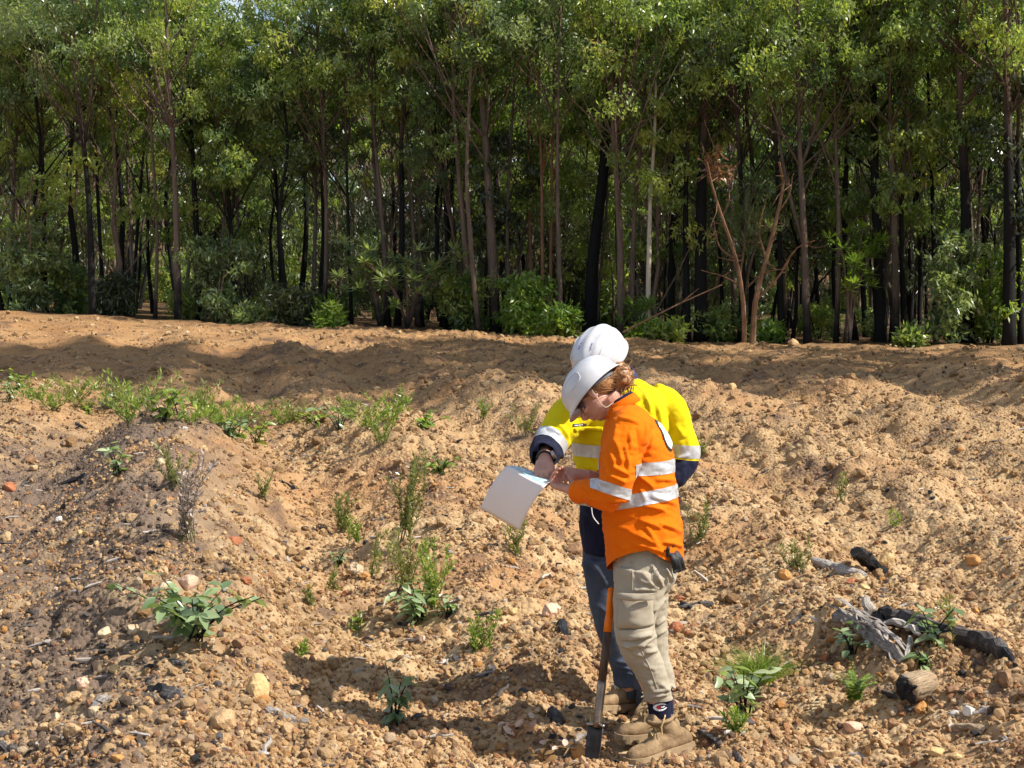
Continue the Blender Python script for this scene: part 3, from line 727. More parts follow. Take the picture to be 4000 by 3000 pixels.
def shrub_kind(seed, H, Rr, ncl, per, nst, leaf, spread, lm, bm_, droop=.5, lowest=.12):
    mb, fo = grow_shrub(seed, H, Rr, ncl, per, nst, leaf, spread, droop, lowest); st = mb.mesh('stems'); st.materials.append(bm_); fo.materials.append(lm); return st, fo
sh_dark = [shrub_kind(40 + k, 4.6 - .5 * k, 1.5, 34, 150, 4, (.17, .022), (.5, .8), m_leaf_dark, m_bark_foot, 1.2) for k in range(3)]
sh_mid = [shrub_kind(50 + k, 3.2 - .4 * k, 1.1, 24, 110, 3, (.13, .05), (.35, .6), (m_leaf, m_leaf_blue, m_leaf)[k], m_bark_red, .6) for k in range(3)]
sh_low = [shrub_kind(60 + k, .75 + .25 * k, .55, 12, 70, 4, (.12, .045), (.16, .3), (m_leaf_bright, m_leaf, m_leaf_blue)[k], m_bark_red, .1) for k in range(3)]
rs2 = np.random.default_rng(21)
n_ = 0
while n_ < 80:
    y = 29 + 45 * rs2.random() ** 1.2; x = (rs2.random() * 2 - 1) * (0.345 * y + 1) + .5
    if y < edge_y(x) + 6.5: continue
    k = int(rs2.integers(3)); dark = rs2.random() < .62
    st, fo = (sh_dark if dark else sh_mid)[k]
    add_shrub('dark drooping understorey shrub in the shade between the trunks' if dark else 'leafy understorey sapling in the shade between the trunks', (x, y, gz(x, y)), st, fo, 'dark understorey shrubs' if dark else 'leafy understorey saplings', rs2.uniform(0, 6.28), rs2.uniform(.75, 1.25)); n_ += 1
n_ = 0
while n_ < 42:
    u = rs2.uniform(-.36, .36); x, y0 = edge_at(2000 + u * FPX); y = y0 + .9 + rs2.random() ** 1.3 * 9; x = u * y
    k = int(rs2.integers(3)); st, fo = sh_low[k]
    add_shrub(('low fresh green bush among the trunk feet at the clearing edge', 'low dull green bush among the trunk feet at the clearing edge', 'low grey green bush among the trunk feet at the clearing edge')[k], (x, y, gz(x, y)), st, fo, ('fresh green bushes along the edge', 'dull green bushes along the edge', 'grey green bushes along the edge')[k], rs2.uniform(0, 6.28), rs2.uniform(.45, 1.0)); n_ += 1
# single shrubs that stand out (2212-wide photo pixels: centre x, base y, top y)
def at_edge(x22, back=0.3):
    X, Y = edge_at(x22 * K); Y += back; X = (x22 * K - 2000) / FPX * Y; return X, Y
def tall(x22, y_top, back):  # height over the ground for a top row
    X, Y = at_edge(x22, back); return X, Y, gz(X, Y), CAMZ - (y_top * K - HORY) / FPX * Y - gz(X, Y)
named = [
 (1118, 562, .5, 'mid', 1.0, m_leaf_bright, 'round sunlit yellow-green sapling just left of the hard hats'),
 (1203, 655, -.2, 'low', .8, m_leaf_bright, 'low sunlit bush with long leaves directly left of the rear hard hat'),
 (1165, 680, .2, 'low', .55, m_leaf_bright, 'small yellow-green bush in front of the sunlit sapling'),
 (468, 480, .8, 'mid', .9, m_leaf_blue, 'narrow grey-green sapling right of the straight grey-brown tree'),
 (400, 615, .9, 'low', .5, m_leaf, 'dull green bush behind the foot of the straight grey-brown tree'),
 (255, 585, 1.2, 'mid', .5, m_leaf_dark, 'dark bush right of the forked brown tree'),
 (640, 620, .6, 'mid', .6, m_leaf_dark, 'dark drooping bush on the edge left of the middle'),
 (545, 660, .2, 'low', .6, m_leaf_blue, 'small grey-green bush at the clearing edge left of the dark drooping bush'),
 (712, 655, .1, 'low', .7, m_leaf_bright, 'bright low bush at the edge right of the dark drooping bush'),
 (2052, 490, .5, 'mid', .6, m_leaf_blue, 'tall grey-green sapling clothed to the ground near the right end'),
 (2140, 500, 1.0, 'mid', 1.1, m_leaf_bright, 'yellow-green bush between the two thick charred trunks'),
 (1960, 712, .1, 'low', .4, m_leaf, 'small dull bush at the foot of the black saplings'),
 (1560, 640, 1.2, 'low', 1.0, m_leaf, 'dull green bush behind the foot of the dead forked shrub'),
 (1660, 690, .6, 'low', .8, m_leaf_bright, 'low leafy bush right of the foot of the dead forked shrub'),
 (1390, 700, .2, 'low', .6, m_leaf_bright, 'low bright bush at the foot of the pale cream trunk'),
 (1450, 690, .2, 'low', .8, m_leaf, 'low spreading bush right of the pale cream trunk'),
 (1000, 570, 1.2, 'mid', .6, m_leaf, 'leafy sapling behind the reddish twin stemmed tree'),
 (60, 440, 1.0, 'mid', .9, m_leaf_blue, 'tall grey-green sapling at the far left end of the edge'),
 (150, 560, 1.6, 'mid', .45, m_leaf, 'dull green sapling left of the forked brown tree'),
]
for i, (x22, ytop, back, kind, wid, lm, label) in enumerate(named):
    X, Y, Z, H = tall(x22, ytop, back); H = max(H, .35)
    if kind == 'mid': mb, fo = grow_shrub(700 + i, H * .92, wid * .9, 30, 120, 4, (.13, .05) if lm is not m_leaf_dark else (.17, .024), (.22, .42), .6)
    else: mb, fo = grow_shrub(700 + i, H * .85, wid * .7, 16, 60, 5, (.15, .045), (.14, .25), -.1)
    st = mb.mesh('stems'); st.materials.append(m_bark_red); fo.materials.append(lm)
    add_shrub(label, (X, Y, Z), st, fo)
# banksias: whorls of stiff leaves
for i, (x22, ytop, back, wid, label, pal) in enumerate([
  (880, 530, .6, 1.1, 'banksia bush with spiky whorls of grey-green leaves left of the reddish twin trunks', m_leaf_blue),
  (820, 545, .9, .8, 'smaller spiky banksia beside the bigger banksia bush', m_leaf_blue),
  (1600, 350, 1.4, 1.3, 'tall banksia with spiky whorls behind the dead forked shrub', m_leaf_blue),
  (1835, 460, .7, .8, 'spindly banksia with yellow-green whorls right of the three stemmed tree', m_leaf_bright),
  (1372, 632, .4, .35, 'little spiky banksia seedling between the brown tree and the pale cream trunk', m_leaf_bright),
  (50, 360, 1.2, 1.3, 'pale leaved banksia at the far left end', m_leaf_blue)]):
    X, Y, Z, H = tall(x22, ytop, back); rs = np.random.default_rng(760 + i); mb = MB(); tips = []
    for k in range(7 if wid > .5 else 2):
        a = rs.uniform(0, 6.28); rr = wid * rs.uniform(.2, 1); h = H * rs.uniform(.6, .97)
        q = interp_path([(0, 0, 0), (math.cos(a) * rr * .3, math.sin(a) * rr * .3, h * .55), (math.cos(a) * rr, math.sin(a) * rr, h)], 7)
        mb.tube(q, np.linspace(.035, .012, 7) * (.5 + .5 * wid), 5); tips.append(q[-1]); tips += [q[5] + rs.normal(size=3) * .2 * wid, q[4] + rs.normal(size=3) * .25 * wid, q[6] + rs.normal(size=3) * .2 * wid]
    st = mb.mesh('stems'); st.materials.append(m_bark_red)
    fo = leaf_obj_mesh('foliage', [rosette_foliage(770 + i, tips, .26, .055, 20)]); fo.materials.append(pal)
    add_shrub(label, (X, Y, Z), st, fo, name='banksia')
# the dead forked shrub
X, Y = at_edge(1612, -.1); z = gz(X, Y) - .05; fk = FPX / Y
def q22(lst, dy=0): return [((a * K - 2000) / FPX * (Y + dy * i) - X, dy * i, CAMZ - (b_ * K - HORY) / FPX * (Y + dy * i) - z) for i, (a, b_) in enumerate(lst)]
mb = MB()
for path, r in [([(1608,742),(1606,660),(1590,560),(1560,470),(1535,390),(1527,350)], .05), ([(1626,742),(1632,650),(1655,560),(1680,460),(1692,390),(1683,350)], .06), ([(1606,660),(1600,600),(1610,520)], .03), ([(1590,560),(1560,540),(1540,470)], .025), ([(1632,650),(1680,600),(1730,530),(1760,520)], .03), ([(1655,560),(1640,500),(1655,430)], .025),
                ([(1560,470),(1575,430),(1570,380)], .02), ([(1535,390),(1550,365),(1545,340)], .016), ([(1680,460),(1705,420),(1712,380)], .02), ([(1615,620),(1650,590),(1700,580)], .02), ([(1600,620),(1570,600),(1540,590)], .02)]:
    q = interp_path(q22(path, rs2.normal() * .12), 10); mb.tube(q, r * np.linspace(1, .35, 10), 6, rough=.05)
    for k in range(5):
        b0 = q[int(rs2.integers(4, 10))]; e = b0 + rs2.normal(size=3) * .22; mb.tube([b0, (b0 + e) / 2 + rs2.normal(size=3) * .04, e], [.012, .008, .004], 4, closed_ends=False)
t = empty('dead_shrub', (X, Y, z)); tag(t, 'dead forked shrub with bare orange-brown branches and a few scorched leaves', 'shrub')
st = mb.build('branches', m_bark_tan, None); st.parent = t
tips = [q22([(1535, 355)])[0], q22([(1560, 370)])[0], q22([(1580, 385)])[0], q22([(1548, 345)])[0]]
fo = link('dead_leaves', leaf_obj_mesh('dead_leaves', [leaves_np(np.array(tips), np.full(4, .28), 40, .16, .05, rs2, .3)]), m_leaf_dead); fo.parent = t
ft = [q22([(a, b_)])[0] for a, b_ in ((1600, 540), (1625, 500), (1600, 470), (1650, 480), (1620, 430))]
fo = link('live_foliage', leaf_obj_mesh('live_foliage', [leaves_np(np.array(ft), np.full(5, .42), 160, .2, .012, rs2, -.8)]), m_leaf_dark); fo.parent = t
# thin fallen branch leaning at the edge right of the hard hats
pa = P(1345 * K, 718 * K, 28.9); pb = P(1470 * K, 655 * K, 29.2); pc = P(1560 * K, 615 * K, 29.4)
br = MB().tube(interp_path([pa, pb, pc], 10), np.linspace(.022, .010, 10), 6, rough=.06).tube([pb, pb + Vector((.35, .05, .28))], [.014, .005], 5).build('fallen_branch', m_bark_tan, loc=pa)
tag(br, 'long thin bare branch leaning out of the forest right of the hard hats', 'branch')
# ------------------------------------------------------------------ people: tools
def remesh(mb, voxel, smooth=4, fac=0.5, name='m'):
    me = mb.mesh(name); o = bpy.data.objects.new('tmp', me); COL.objects.link(o)
    r = o.modifiers.new('r', 'REMESH'); r.mode = 'VOXEL'; r.voxel_size = voxel; r.adaptivity = 0
    if smooth:
        s = o.modifiers.new('s', 'SMOOTH'); s.factor = fac; s.iterations = smooth
    dg = bpy.context.evaluated_depsgraph_get(); dg.update()
    out = bpy.data.meshes.new_from_object(o.evaluated_get(dg)); out.name = name
    bpy.data.objects.remove(o); bpy.data.meshes.remove(me); return out

def loft(sections, n=28, per=6, cap=True):
    """sections: (centre, axis_u*ru, axis_v*rv[, exponent]) -> smooth closed tube of (super)ellipses"""
    C = np.array([tuple(s[0]) for s in sections], float); U = np.array([tuple(s[1]) for s in sections], float); V = np.array([tuple(s[2]) for s in sections], float)
    E = np.array([s[3] if len(s) > 3 else 2.0 for s in sections], float)
    m = (len(sections) - 1) * per + 1
    t = np.linspace(0, len(sections) - 1, m)
    def cr(A):
        A = np.asarray(A, float); k = np.clip(t.astype(int), 0, len(A) - 2); u = (t - k)
        if A.ndim > 1: u = u[:, None]
        p1, p2 = A[k], A[k + 1]; p0 = A[np.maximum(k - 1, 0)]; p3 = A[np.minimum(k + 2, len(A) - 1)]
        return 0.5 * ((2 * p1) + (-p0 + p2) * u + (2 * p0 - 5 * p1 + 4 * p2 - p3) * u**2 + (-p0 + 3 * p1 - 3 * p2 + p3) * u**3)
    C, U, V, E = cr(C), cr(U), cr(V), cr(E)
    a = np.linspace(0, 2 * math.pi, n, endpoint=False)
    v = []
    for i in range(m):
        ca, sa = np.cos(a), np.sin(a); e = 2.0 / E[i]
        v.append(C[i] + np.outer(np.sign(ca) * np.abs(ca) ** e, U[i]) + np.outer(np.sign(sa) * np.abs(sa) ** e, V[i]))
    v = np.concatenate(v); f = []
    for i in range(m - 1):
        for j in range(n):
            b, c = i * n + j, i * n + (j + 1) % n; f.append((b, c, c + n, b + n))
    if cap:
        f.append(tuple(range(n))[::-1]); f.append(tuple((m - 1) * n + j for j in range(n)))
    return v, f

def displace(me, fn):
    """fn(positions (N,3), normals (N,3)) -> offset along the normal"""
    n = len(me.vertices); co = np.empty(n * 3, np.float32); me.vertices.foreach_get('co', co); co = co.reshape(-1, 3).astype(float)
    no = np.empty(n * 3, np.float32); me.vertices.foreach_get('normal', no); no = no.reshape(-1, 3).astype(float)
    co += no * fn(co, no)[:, None]; me.vertices.foreach_set('co', co.astype(np.float32).ravel()); me.update()

def n3(p, s, seed=0, stretch=(1, 1, 1)):
    q = [Vector((a[0] / s / stretch[0] + seed * 7.1, a[1] / s / stretch[1] - seed * 3.3, a[2] / s / stretch[2] + seed)) for a in p]
    return np.array([mnoise.noise(v) for v in q])

class Folds:
    """cloth folds given by photo pixels of their two ends, on the side turned to the lens"""
    def __init__(s, Y, lst): s.Y = Y; s.l = lst
    def __call__(s, p, no, ycut):
        px_ = p[:, 0] / p[:, 1] * FPX + 2000; py_ = HORY + (CAMZ - p[:, 2]) / p[:, 1] * FPX
        out = np.zeros(len(p)); near = sstep(0.35, -0.1, no[:, 1])
        for (x0, y0, x1, y1, w, amp) in s.l:
            dx, dy = x1 - x0, y1 - y0; L = math.hypot(dx, dy)
            t = ((px_ - x0) * dx + (py_ - y0) * dy) / L / L
            d = ((px_ - x0) * -dy + (py_ - y0) * dx) / L
            d = d + 0.10 * L * np.sin(t * 3.0) * 0.4
            env = np.sqrt(np.clip(1 - (2 * t - 1) ** 2, 0, 1))
            g = d / w
            # steep on the lower side, soft above
            out += 1.15 * amp * env * np.exp(-np.where(g > 0, (g * 2.6) ** 2, g ** 2)) * near
        return out

def band_from(me, co, no, width, off, name, test=None):
    """strip of the surface between two parallel planes, lifted off it: a sewn-on tape"""
    bm = bmesh.new(); bm.from_mesh(me); co = Vector(co); no = Vector(no).normalized()
    for s in (-1, 1):
        bmesh.ops.bisect_plane(bm, geom=bm.verts[:] + bm.edges[:] + bm.faces[:], plane_co=co + no * s * width / 2, plane_no=no * s, clear_outer=True)
    if test:
        bmesh.ops.delete(bm, geom=[f for f in bm.faces if not test(f.calc_center_median())], context='FACES')
    bm.normal_update()
    for v in bm.verts: v.co += v.normal * off
    out = bpy.data.meshes.new(name); bm.to_mesh(out); bm.free()
    return out

def cut(me, co, no, name=None):
    """drop what lies on the +no side"""
    bm = bmesh.new(); bm.from_mesh(me)
    bmesh.ops.bisect_plane(bm, geom=bm.verts[:] + bm.edges[:] + bm.faces[:], plane_co=co, plane_no=no, clear_outer=True)
    bm.to_mesh(me); bm.free(); return me

def paint_cut(me, co, no, mi, test=None):
    """clean edge along a plane; faces on the +no side take material mi"""
    bm = bmesh.new(); bm.from_mesh(me); co = Vector(co); no = Vector(no).normalized()
    bmesh.ops.bisect_plane(bm, geom=bm.verts[:] + bm.edges[:] + bm.faces[:], plane_co=co, plane_no=no)
    for f in bm.faces:
        c = f.calc_center_median()
        if (c - co).dot(no) > 0 and (test is None or test(c)): f.material_index = mi
    bm.to_mesh(me); bm.free()

def solid(me, th):
    bm = bmesh.new(); bm.from_mesh(me); bmesh.ops.solidify(bm, geom=bm.faces[:], thickness=th); bm.to_mesh(me); bm.free(); return me

def basis(fwd, up):
    f = Vector(fwd).normalized(); u = Vector(up); u = (u - f * u.dot(f)).normalized(); l = u.cross(f)
    return f, l, u          # forward, left, up

def hand_mb(mb, wrist, fwd, back, thumb_side, curls, scale=1.0, thumb=(0.55, 0.75, -0.25), spread=0.08):
    """wrist point, fwd: wrist -> knuckles, back: out of the back of the hand, thumb_side: +1/-1 along back x fwd.
    curls: four (knuckle, middle, tip) bends in degrees from index to little finger"""
    f = Vector(fwd).normalized(); b = Vector(back); b = (b - f * b.dot(f)).normalized(); s = b.cross(f).normalized() * thumb_side
    w = Vector(wrist); k = scale
    v, fc = loft([(w - f * .02 * k, s * .026 * k, b * .019 * k), (w + f * .02 * k, s * .031 * k, b * .017 * k, 2.4), (w + f * .055 * k, s * .041 * k, b * .015 * k, 2.8), (w + f * .085 * k, s * .041 * k, b * .0125 * k, 2.8), (w + f * .094 * k, s * .036 * k, b * .008 * k, 2.6)], 16, 4); mb.add(v, fc)
    lens = [(.043, .026, .022), (.047, .030, .023), (.044, .028, .022), (.034, .021, .019)]; offs = [.030, .010, -.010, -.029]; rad = [.0092, .0095, .009, .0078]
    for i in range(4):
        p = w + f * (.083 - (.006 if i == 3 else 0)) * k + s * offs[i] * k; d = (f + s * spread * (1.5 - i)).normalized(); nb = b
        pts = [p - d * .012 * k, p]; ax = s
        for L, c in zip(lens[i], curls[i]):
            rot = Matrix.Rotation(math.radians(c), 3, nb.cross(d).normalized())
            # bend towards the palm (-back)
            d2 = (d * math.cos(math.radians(c)) - nb * math.sin(math.radians(c))).normalized(); nb = (nb * math.cos(math.radians(c)) + d * math.sin(math.radians(c))).normalized(); d = d2
            pts.append(pts[-1] + d * L * k)
        mb.tube(interp_path(pts, 13), rad[i] * k * np.interp(np.linspace(0, 1, 13), [0, .4, .9, 1], [1.12, 1.0, .86, .6]), 9)
        mb.ell(pts[-1] - d * .003 * k, rad[i] * .80 * k)
    t0 = w + f * .018 * k + s * .024 * k - b * .004 * k; td = (f * thumb[0] + s * thumb[1] + b * thumb[2]).normalized()
    t1 = t0 + td * .042 * k; td2 = (td + f * .45).normalized(); t2 = t1 + td2 * .032 * k; t3 = t2 + (td2 + f * .2).normalized() * .026 * k
    mb.tube(interp_path([t0 - td * .012 * k, t1, t2, t3], 12), np.linspace(.0150, .0092, 12) * k, 9); mb.ell(t3, .0088 * k)
    return t3

def head_mb(mb, C, f, l, u, k=1.0):
    """C: point between the ears. f forward, l left, u up"""
    def q(a, b, c): return C + (f * a + l * b + u * c) * k
    Rm = Matrix((f, l, u)).transposed()
    mb.ell(q(-.012, 0, .045), (.098 * k, .076 * k, .088 * k), Rm, 3)              # skull
    mb.ell(q(.030, 0, -.025), (.066 * k, .060 * k, .080 * k), Rm, 3)              # face
    mb.ell(q(.052, 0, -.078), (.034 * k, .036 * k, .026 * k), Rm, 2)              # chin
    mb.ell(q(.020, .0, -.062), (.056 * k, .053 * k, .034 * k), Rm, 2)             # jaw
    mb.ell(q(.080, 0, .022), (.020 * k, .046 * k, .014 * k), Rm, 2)               # brow
    mb.tube(interp_path([q(.086, 0, .012), q(.102, 0, -.010), q(.116, 0, -.031), q(.098, 0, -.040)], 8), np.array([.008, .009, .010, .012, .0135, .014, .012, .010]) * k, 8)   # nose
    for s in (-1, 1):
        mb.ell(q(.100, s * .013, -.036), (.011 * k, .009 * k, .008 * k), Rm, 1)   # nostril wings
        mb.ell(q(.065, s * .038, -.020), (.026 * k, .022 * k, .024 * k), Rm, 2)   # cheek
        E = q(-.004, s * .074, -.002)
        Re = Matrix((f, l, u)).transposed() @ Matrix.Rotation(s * .35, 3, 'Z')
        mb.ell(E, (.019 * k, .007 * k, .031 * k), Re, 2)                          # ear
        mb.ell(q(.002, s * .072, -.026), (.009 * k, .007 * k, .010 * k), Re, 1)   # lobe
    mb.ell(q(.089, 0, -.056), (.014 * k, .022 * k, .0065 * k), Rm, 2)             # upper lip
    mb.ell(q(.087, 0, -.066), (.013 * k, .019 * k, .0065 * k), Rm, 2)             # lower lip

def helmet(parent, C, f, l, u, mat, mdark, k=1.0, rearband=True):
    """hard hat shell with a peak, centre ridge and vent slots; C between the ears"""
    nA, nT = 72, 26
    B = C + u * .057 * k - f * .016 * k
    def pt(a, t, off=0.0):
        # a: angle from the front, t 0 top .. 1 rim
        ca, sa = math.cos(a), math.sin(a)
        ph = t * math.pi / 2
        rf, rl, h = .136 * k, .114 * k, .104 * k
        r = math.sin(ph) ** .92
        z = h * math.cos(ph) ** .95 if t < 1 else 0
        x, y = rf * ca * r, rl * sa * r
        # ridge along the crown
        ridge = math.exp(-(y / (.020 * k)) ** 2) * .007 * k * (1 - t ** 4) + (math.exp(-((abs(y) - .045 * k) / (.007 * k)) ** 2) * .003 * k) * (1 - t ** 3)
        p = B + f * x + l * y + u * z
        n = (f * (x / rf**2) + l * (y / rl**2) + u * (max(z, 0.001) / h**2)).normalized()
        return p + n * (ridge + off)
    mb = MB(); v = []; fc = []
    rows = [i / 22 for i in range(1, 23)]
    v.append(tuple(pt(0, 0)))
    for t in rows:
        for j in range(nA): v.append(tuple(pt(2 * math.pi * j / nA, t)))
    # skirt and peak
    for step, (dr, dz) in enumerate([(.003, -.012), (.006, -.020)]):
        for j in range(nA):
            a = 2 * math.pi * j / nA; ca, sa = math.cos(a), math.sin(a)
            front = max(0, ca) ** 3; back = max(0, -ca) ** 2
            ex = (dr + front * (.012 if step == 0 else .026) + back * .006 * step) * k
            z = (dz - front * (.002 if step == 0 else .006) - back * .010 * step) * k
            p = B + f * (.136 * k + ex) * ca + l * (.114 * k + (dr + front * .01) * k) * sa + u * z
            v.append(tuple(p))
    tot = len(rows) + 2
    for j in range(nA): fc.append((0, 1 + j, 1 + (j + 1) % nA))
    for i in range(tot - 1):
        for j in range(nA):
            a0 = 1 + i * nA + j; a1 = 1 + i * nA + (j + 1) % nA; fc.append((a0, a0 + nA, a1 + nA, a1))
    mb.add(v, fc); me = mb.mesh('hard_hat'); bm = bmesh.new(); bm.from_mesh(me); bmesh.ops.recalc_face_normals(bm, faces=bm.faces[:]); bmesh.ops.solidify(bm, geom=bm.faces[:], thickness=.003); bmesh.ops.recalc_face_normals(bm, faces=bm.faces[:]); bm.to_mesh(me); bm.free()
    h = link('hard_hat', me, mat, parent, smooth=True)
    # vents: pairs of slots each side of the ridge, and the rain channel rim
    for s in (-1, 1):
        for i in range(3):
            t = .22 + .055 * i; a = s * (.62 - .05 * i) * (1.0 if i else 1.1)
            sl = MB()
            for a_, base in ((a, 0),):
                p0 = pt(a_, t, .0015); p1 = pt(a_ * .78, t + .055, .0015)
                d = p1 - p0; w_ = (u * .3 + l * s).cross(d).normalized() * .0042 * k
                p1 = p0.lerp(p1, .7); sl.tube([p0, (p0 + p1) / 2 + u * .0006, p1], [.0028 * k, .0042 * k, .0028 * k], 6, squash=.35)
            sl.build('vent_slot', mdark, h)
        # dished side panel edge
        pr = [pt(s * x, tt, .0006) for x, tt in ((.75, .62), (1.0, .50), (1.45, .48), (1.8, .56), (1.75, .74), (1.3, .80), (.85, .76), (.75, .62))]
        MB().tube(interp_path(pr, 26), .0022 * k, 6).build('side_rib', mat, h)
    # harness: band and dark sweat band inside, ratchet at the nape
    hb = MB(); ring = []
    for j in range(41):
        a = 2 * math.pi * j / 40; ring.append(B + f * (.108 * k * math.cos(a) - .004) + l * (.088 * k * math.sin(a)) - u * (.006 + .022 * max(0, -math.cos(a))) * k)
    for i in range(40):
        p, q_ = ring[i], ring[i + 1]; hb.add([p - u * .012, q_ - u * .012, q_ + u * .024, p + u * .024], [(0, 1, 2, 3)])
    m_ = hb.mesh('head_band'); solid(m_, .003); link('head_band', m_, mdark, h)
    return h, pt, B

def boot(parent, ankle, heel, toe, mats, up=Vector((0, 0, 1)), height=.14, laces=True, name='boot', seed=0):
    """heel, toe: points on the ground under the sole ends"""
    heel = Vector(heel); toe = Vector(toe); ankle = Vector(ankle)
    f = (toe - heel); L = f.length; f.normalize(); lft = up.cross(f).normalized(); u = f.cross(lft)
    st = .030
    def w(s): return np.interp(s, [0, .12, .3, .5, .7, .85, .95, 1], [.024, .030, .030, .033, .041, .040, .032, .017])
    def hgt(s): return np.interp(s, [0, .1, .25, .42, .55, .7, .85, .95, 1], [.045, .074, .084, .078, .068, .054, .047, .038, .020])
    mb = MB(); sec = []
    for s in (0, .06, .15, .28, .42, .55, .68, .80, .90, .97, 1.0):
        h = hgt(s); sec.append((heel + f * L * s + u * (st + h / 2 - .004), lft * w(s), u * h / 2, 2.7))
    v, fc = loft(sec, 22, 3); mb.add(v, fc)
    a0 = heel + f * L * .24 + u * (st + .05)
    v, fc = loft([(a0, f * .060, lft * .036), (a0 + (ankle - a0) * .35, f * .056, lft * .038), (a0 + (ankle - a0) * .7, f * .050, lft * .040), (ankle, f * .052, lft * .043), (ankle + u * .012, f * .050, lft * .041)], 20, 3); mb.add(v, fc)
    t0 = heel + f * L * .40 + u * (st + .085)    # tongue
    mb.tube(interp_path([heel + f * L * .62 + u * (st + .062), t0, ankle + f * .045 + u * .02], 8), np.linspace(.022, .026, 8), 10)
    me = remesh(mb, .0055, 5, .5, 'boot')
    displace(me, lambda p, no: .0022 * n3(p, .03, seed) + .0012 * n3(p, .012, seed + 3))
    b = link('boot', me, mats[0], parent, smooth=True)
    # stitched seams as ridges and a padded collar
    col = MB(); ring = [ankle + u * .006 + f * .052 * math.cos(a) + lft * .044 * math.sin(a) for a in np.linspace(0, 6.283, 25)]
    col.tube(ring, .008, 8, closed_ends=False).build('collar', mats[0], b, smooth=True)
    # sole with lugs
    sm = MB(); ns = 44; ringv = []
    for side in (1, -1):
        ss = np.linspace(0, 1, ns // 2) if side == 1 else np.linspace(1, 0, ns // 2)
        for s in ss: ringv.append((s, side * (w(s) + .005)))
    def soleP(s, y, z): return heel + f * (L * (s * 1.03 - .012)) + lft * y + u * (z + .010 * max(0, s - .75) * 4 * .6)
    top = [soleP(s, y, st + .006) for s, y in ringv]; mid = [soleP(s, y * 1.03, st - .012) for s, y in ringv]; bot = [soleP(s, y * (1.05 if (i // 2) % 2 else .93), .002 if (i // 2) % 2 else .010) for i, (s, y) in enumerate(ringv)]
    nn = len(ringv); vv = top + mid + bot; ff = []
    for i in range(nn):
        j = (i + 1) % nn; ff += [(i, nn + i, nn + j, j), (nn + i, 2 * nn + i, 2 * nn + j, nn + j)]
    ff.append(tuple(range(nn))); ff.append(tuple(range(2 * nn, 3 * nn))[::-1])
    sm.add([tuple(x) for x in vv], ff)
    for i in range(7):                           # tread blocks
        s = .06 + i * .148
        if .36 < s < .48: continue
        sm.box(soleP(s, 0, .004), (.011, w(s) * .9, .006), Matrix((f, lft, u)).transposed())
    me = sm.mesh('sole'); link('sole', me, mats[1], b)
    if laces:
        lc = MB()
        for i in range(5):
            c = heel + f * L * (.62 - .062 * i) + u * (st + .066 + .016 * i) + (u * .010)
            lc.tube(interp_path([c - lft * .024 - f * .008, c + u * .012, c + lft * .024 + f * .006], 7), .0026, 6); lc.tube(interp_path([c + lft * .024 - f * .008, c + u * .011, c - lft * .024 + f * .006], 7), .0026, 6)
        c = heel + f * L * .40 + u * (st + .140) + lft * .012
        for sgn, dz in ((1, -.035), (-1, -.03)):
            lc.tube(interp_path([c, c + lft * sgn * .030 + f * .02 + u * .006, c + lft * sgn * .030 + f * .045 + u * dz, c + f * .012 + u * (dz * .3)], 14), .0028, 6)
            lc.tube(interp_path([c, c + lft * sgn * .018 + f * .03 - u * .02, c + lft * sgn * .026 + f * .04 - u * .065], 8), .0026, 6)
        lc.build('laces', mats[2], b)
    return b

# materials for people
def cloth_mat(name, c, c2=None, weave=900, rough=.85, bump=.15, var=3.0, sheen=.2):
    m = noise_mat(name, c2 or tuple(x * .82 for x in c), c, var, rough, bump, 60, .004, .1)
    m.node_tree.nodes['Principled BSDF'].inputs['Sheen Weight'].default_value = 0.02
    return m
m_skin = noise_mat('fair skin', (0.44, 0.21, 0.145), (0.52, 0.28, 0.20), 25, .5, .1, 200, .002, .4)
m_skin.node_tree.nodes['Principled BSDF'].inputs['Subsurface Weight'].default_value = .08
m_orange = cloth_mat('orange work shirt', (0.76, 0.150, 0.002), (0.68, 0.126, 0.002), var=5)
m_yellow = cloth_mat('yellow work shirt', (0.66, 0.54, 0.008), (0.60, 0.48, 0.006), var=5)
m_navy = cloth_mat('navy cloth', (0.014, 0.016, 0.040), (0.010, 0.011, 0.026), var=8)
m_khaki = cloth_mat('khaki drill', (0.38, 0.33, 0.255), (0.32, 0.275, 0.205), var=4)
m_denim = cloth_mat('faded denim', (0.075, 0.090, 0.120), (0.036, 0.048, 0.078), var=7, bump=.3)
m_tape = noise_mat('silver reflective tape', (0.40, 0.41, 0.43), (0.56, 0.57, 0.60), 14, .32, .25, 30, .004, .5, metal=.25)
m_hat = noise_mat('white hard hat plastic', (0.46, 0.45, 0.46), (0.60, 0.60, 0.62), 9, .28, 0, spec=.5)
m_slot = noise_mat('dark grey plastic', (0.05, 0.055, 0.07), (0.09, 0.10, 0.12), 10, .5, 0)
m_slotb = noise_mat('blue grey slot', (0.16, 0.18, 0.34), (0.2, 0.22, 0.4), 10, .5, 0)
m_suede = noise_mat('tan suede', (0.19, 0.120, 0.064), (0.33, 0.225, 0.125), 18, .92, .5, 150, .004, .15)
m_sole = noise_mat('tan rubber sole', (0.27, 0.185, 0.105), (0.34, 0.245, 0.145), 20, .85, .4, 120, .004, .2)
m_lace = noise_mat('yellow brown lace', (0.50, 0.34, 0.14), (0.62, 0.45, 0.22), 60, .8, .2)
m_lacew = noise_mat('pale lace', (0.55, 0.47, 0.33), (0.68, 0.58, 0.42), 60, .8, .2)
m_hair = noise_mat('red blond hair', (0.15, 0.062, 0.022), (0.40, 0.205, 0.080), 110, .45, .2, 200, .003, .5)
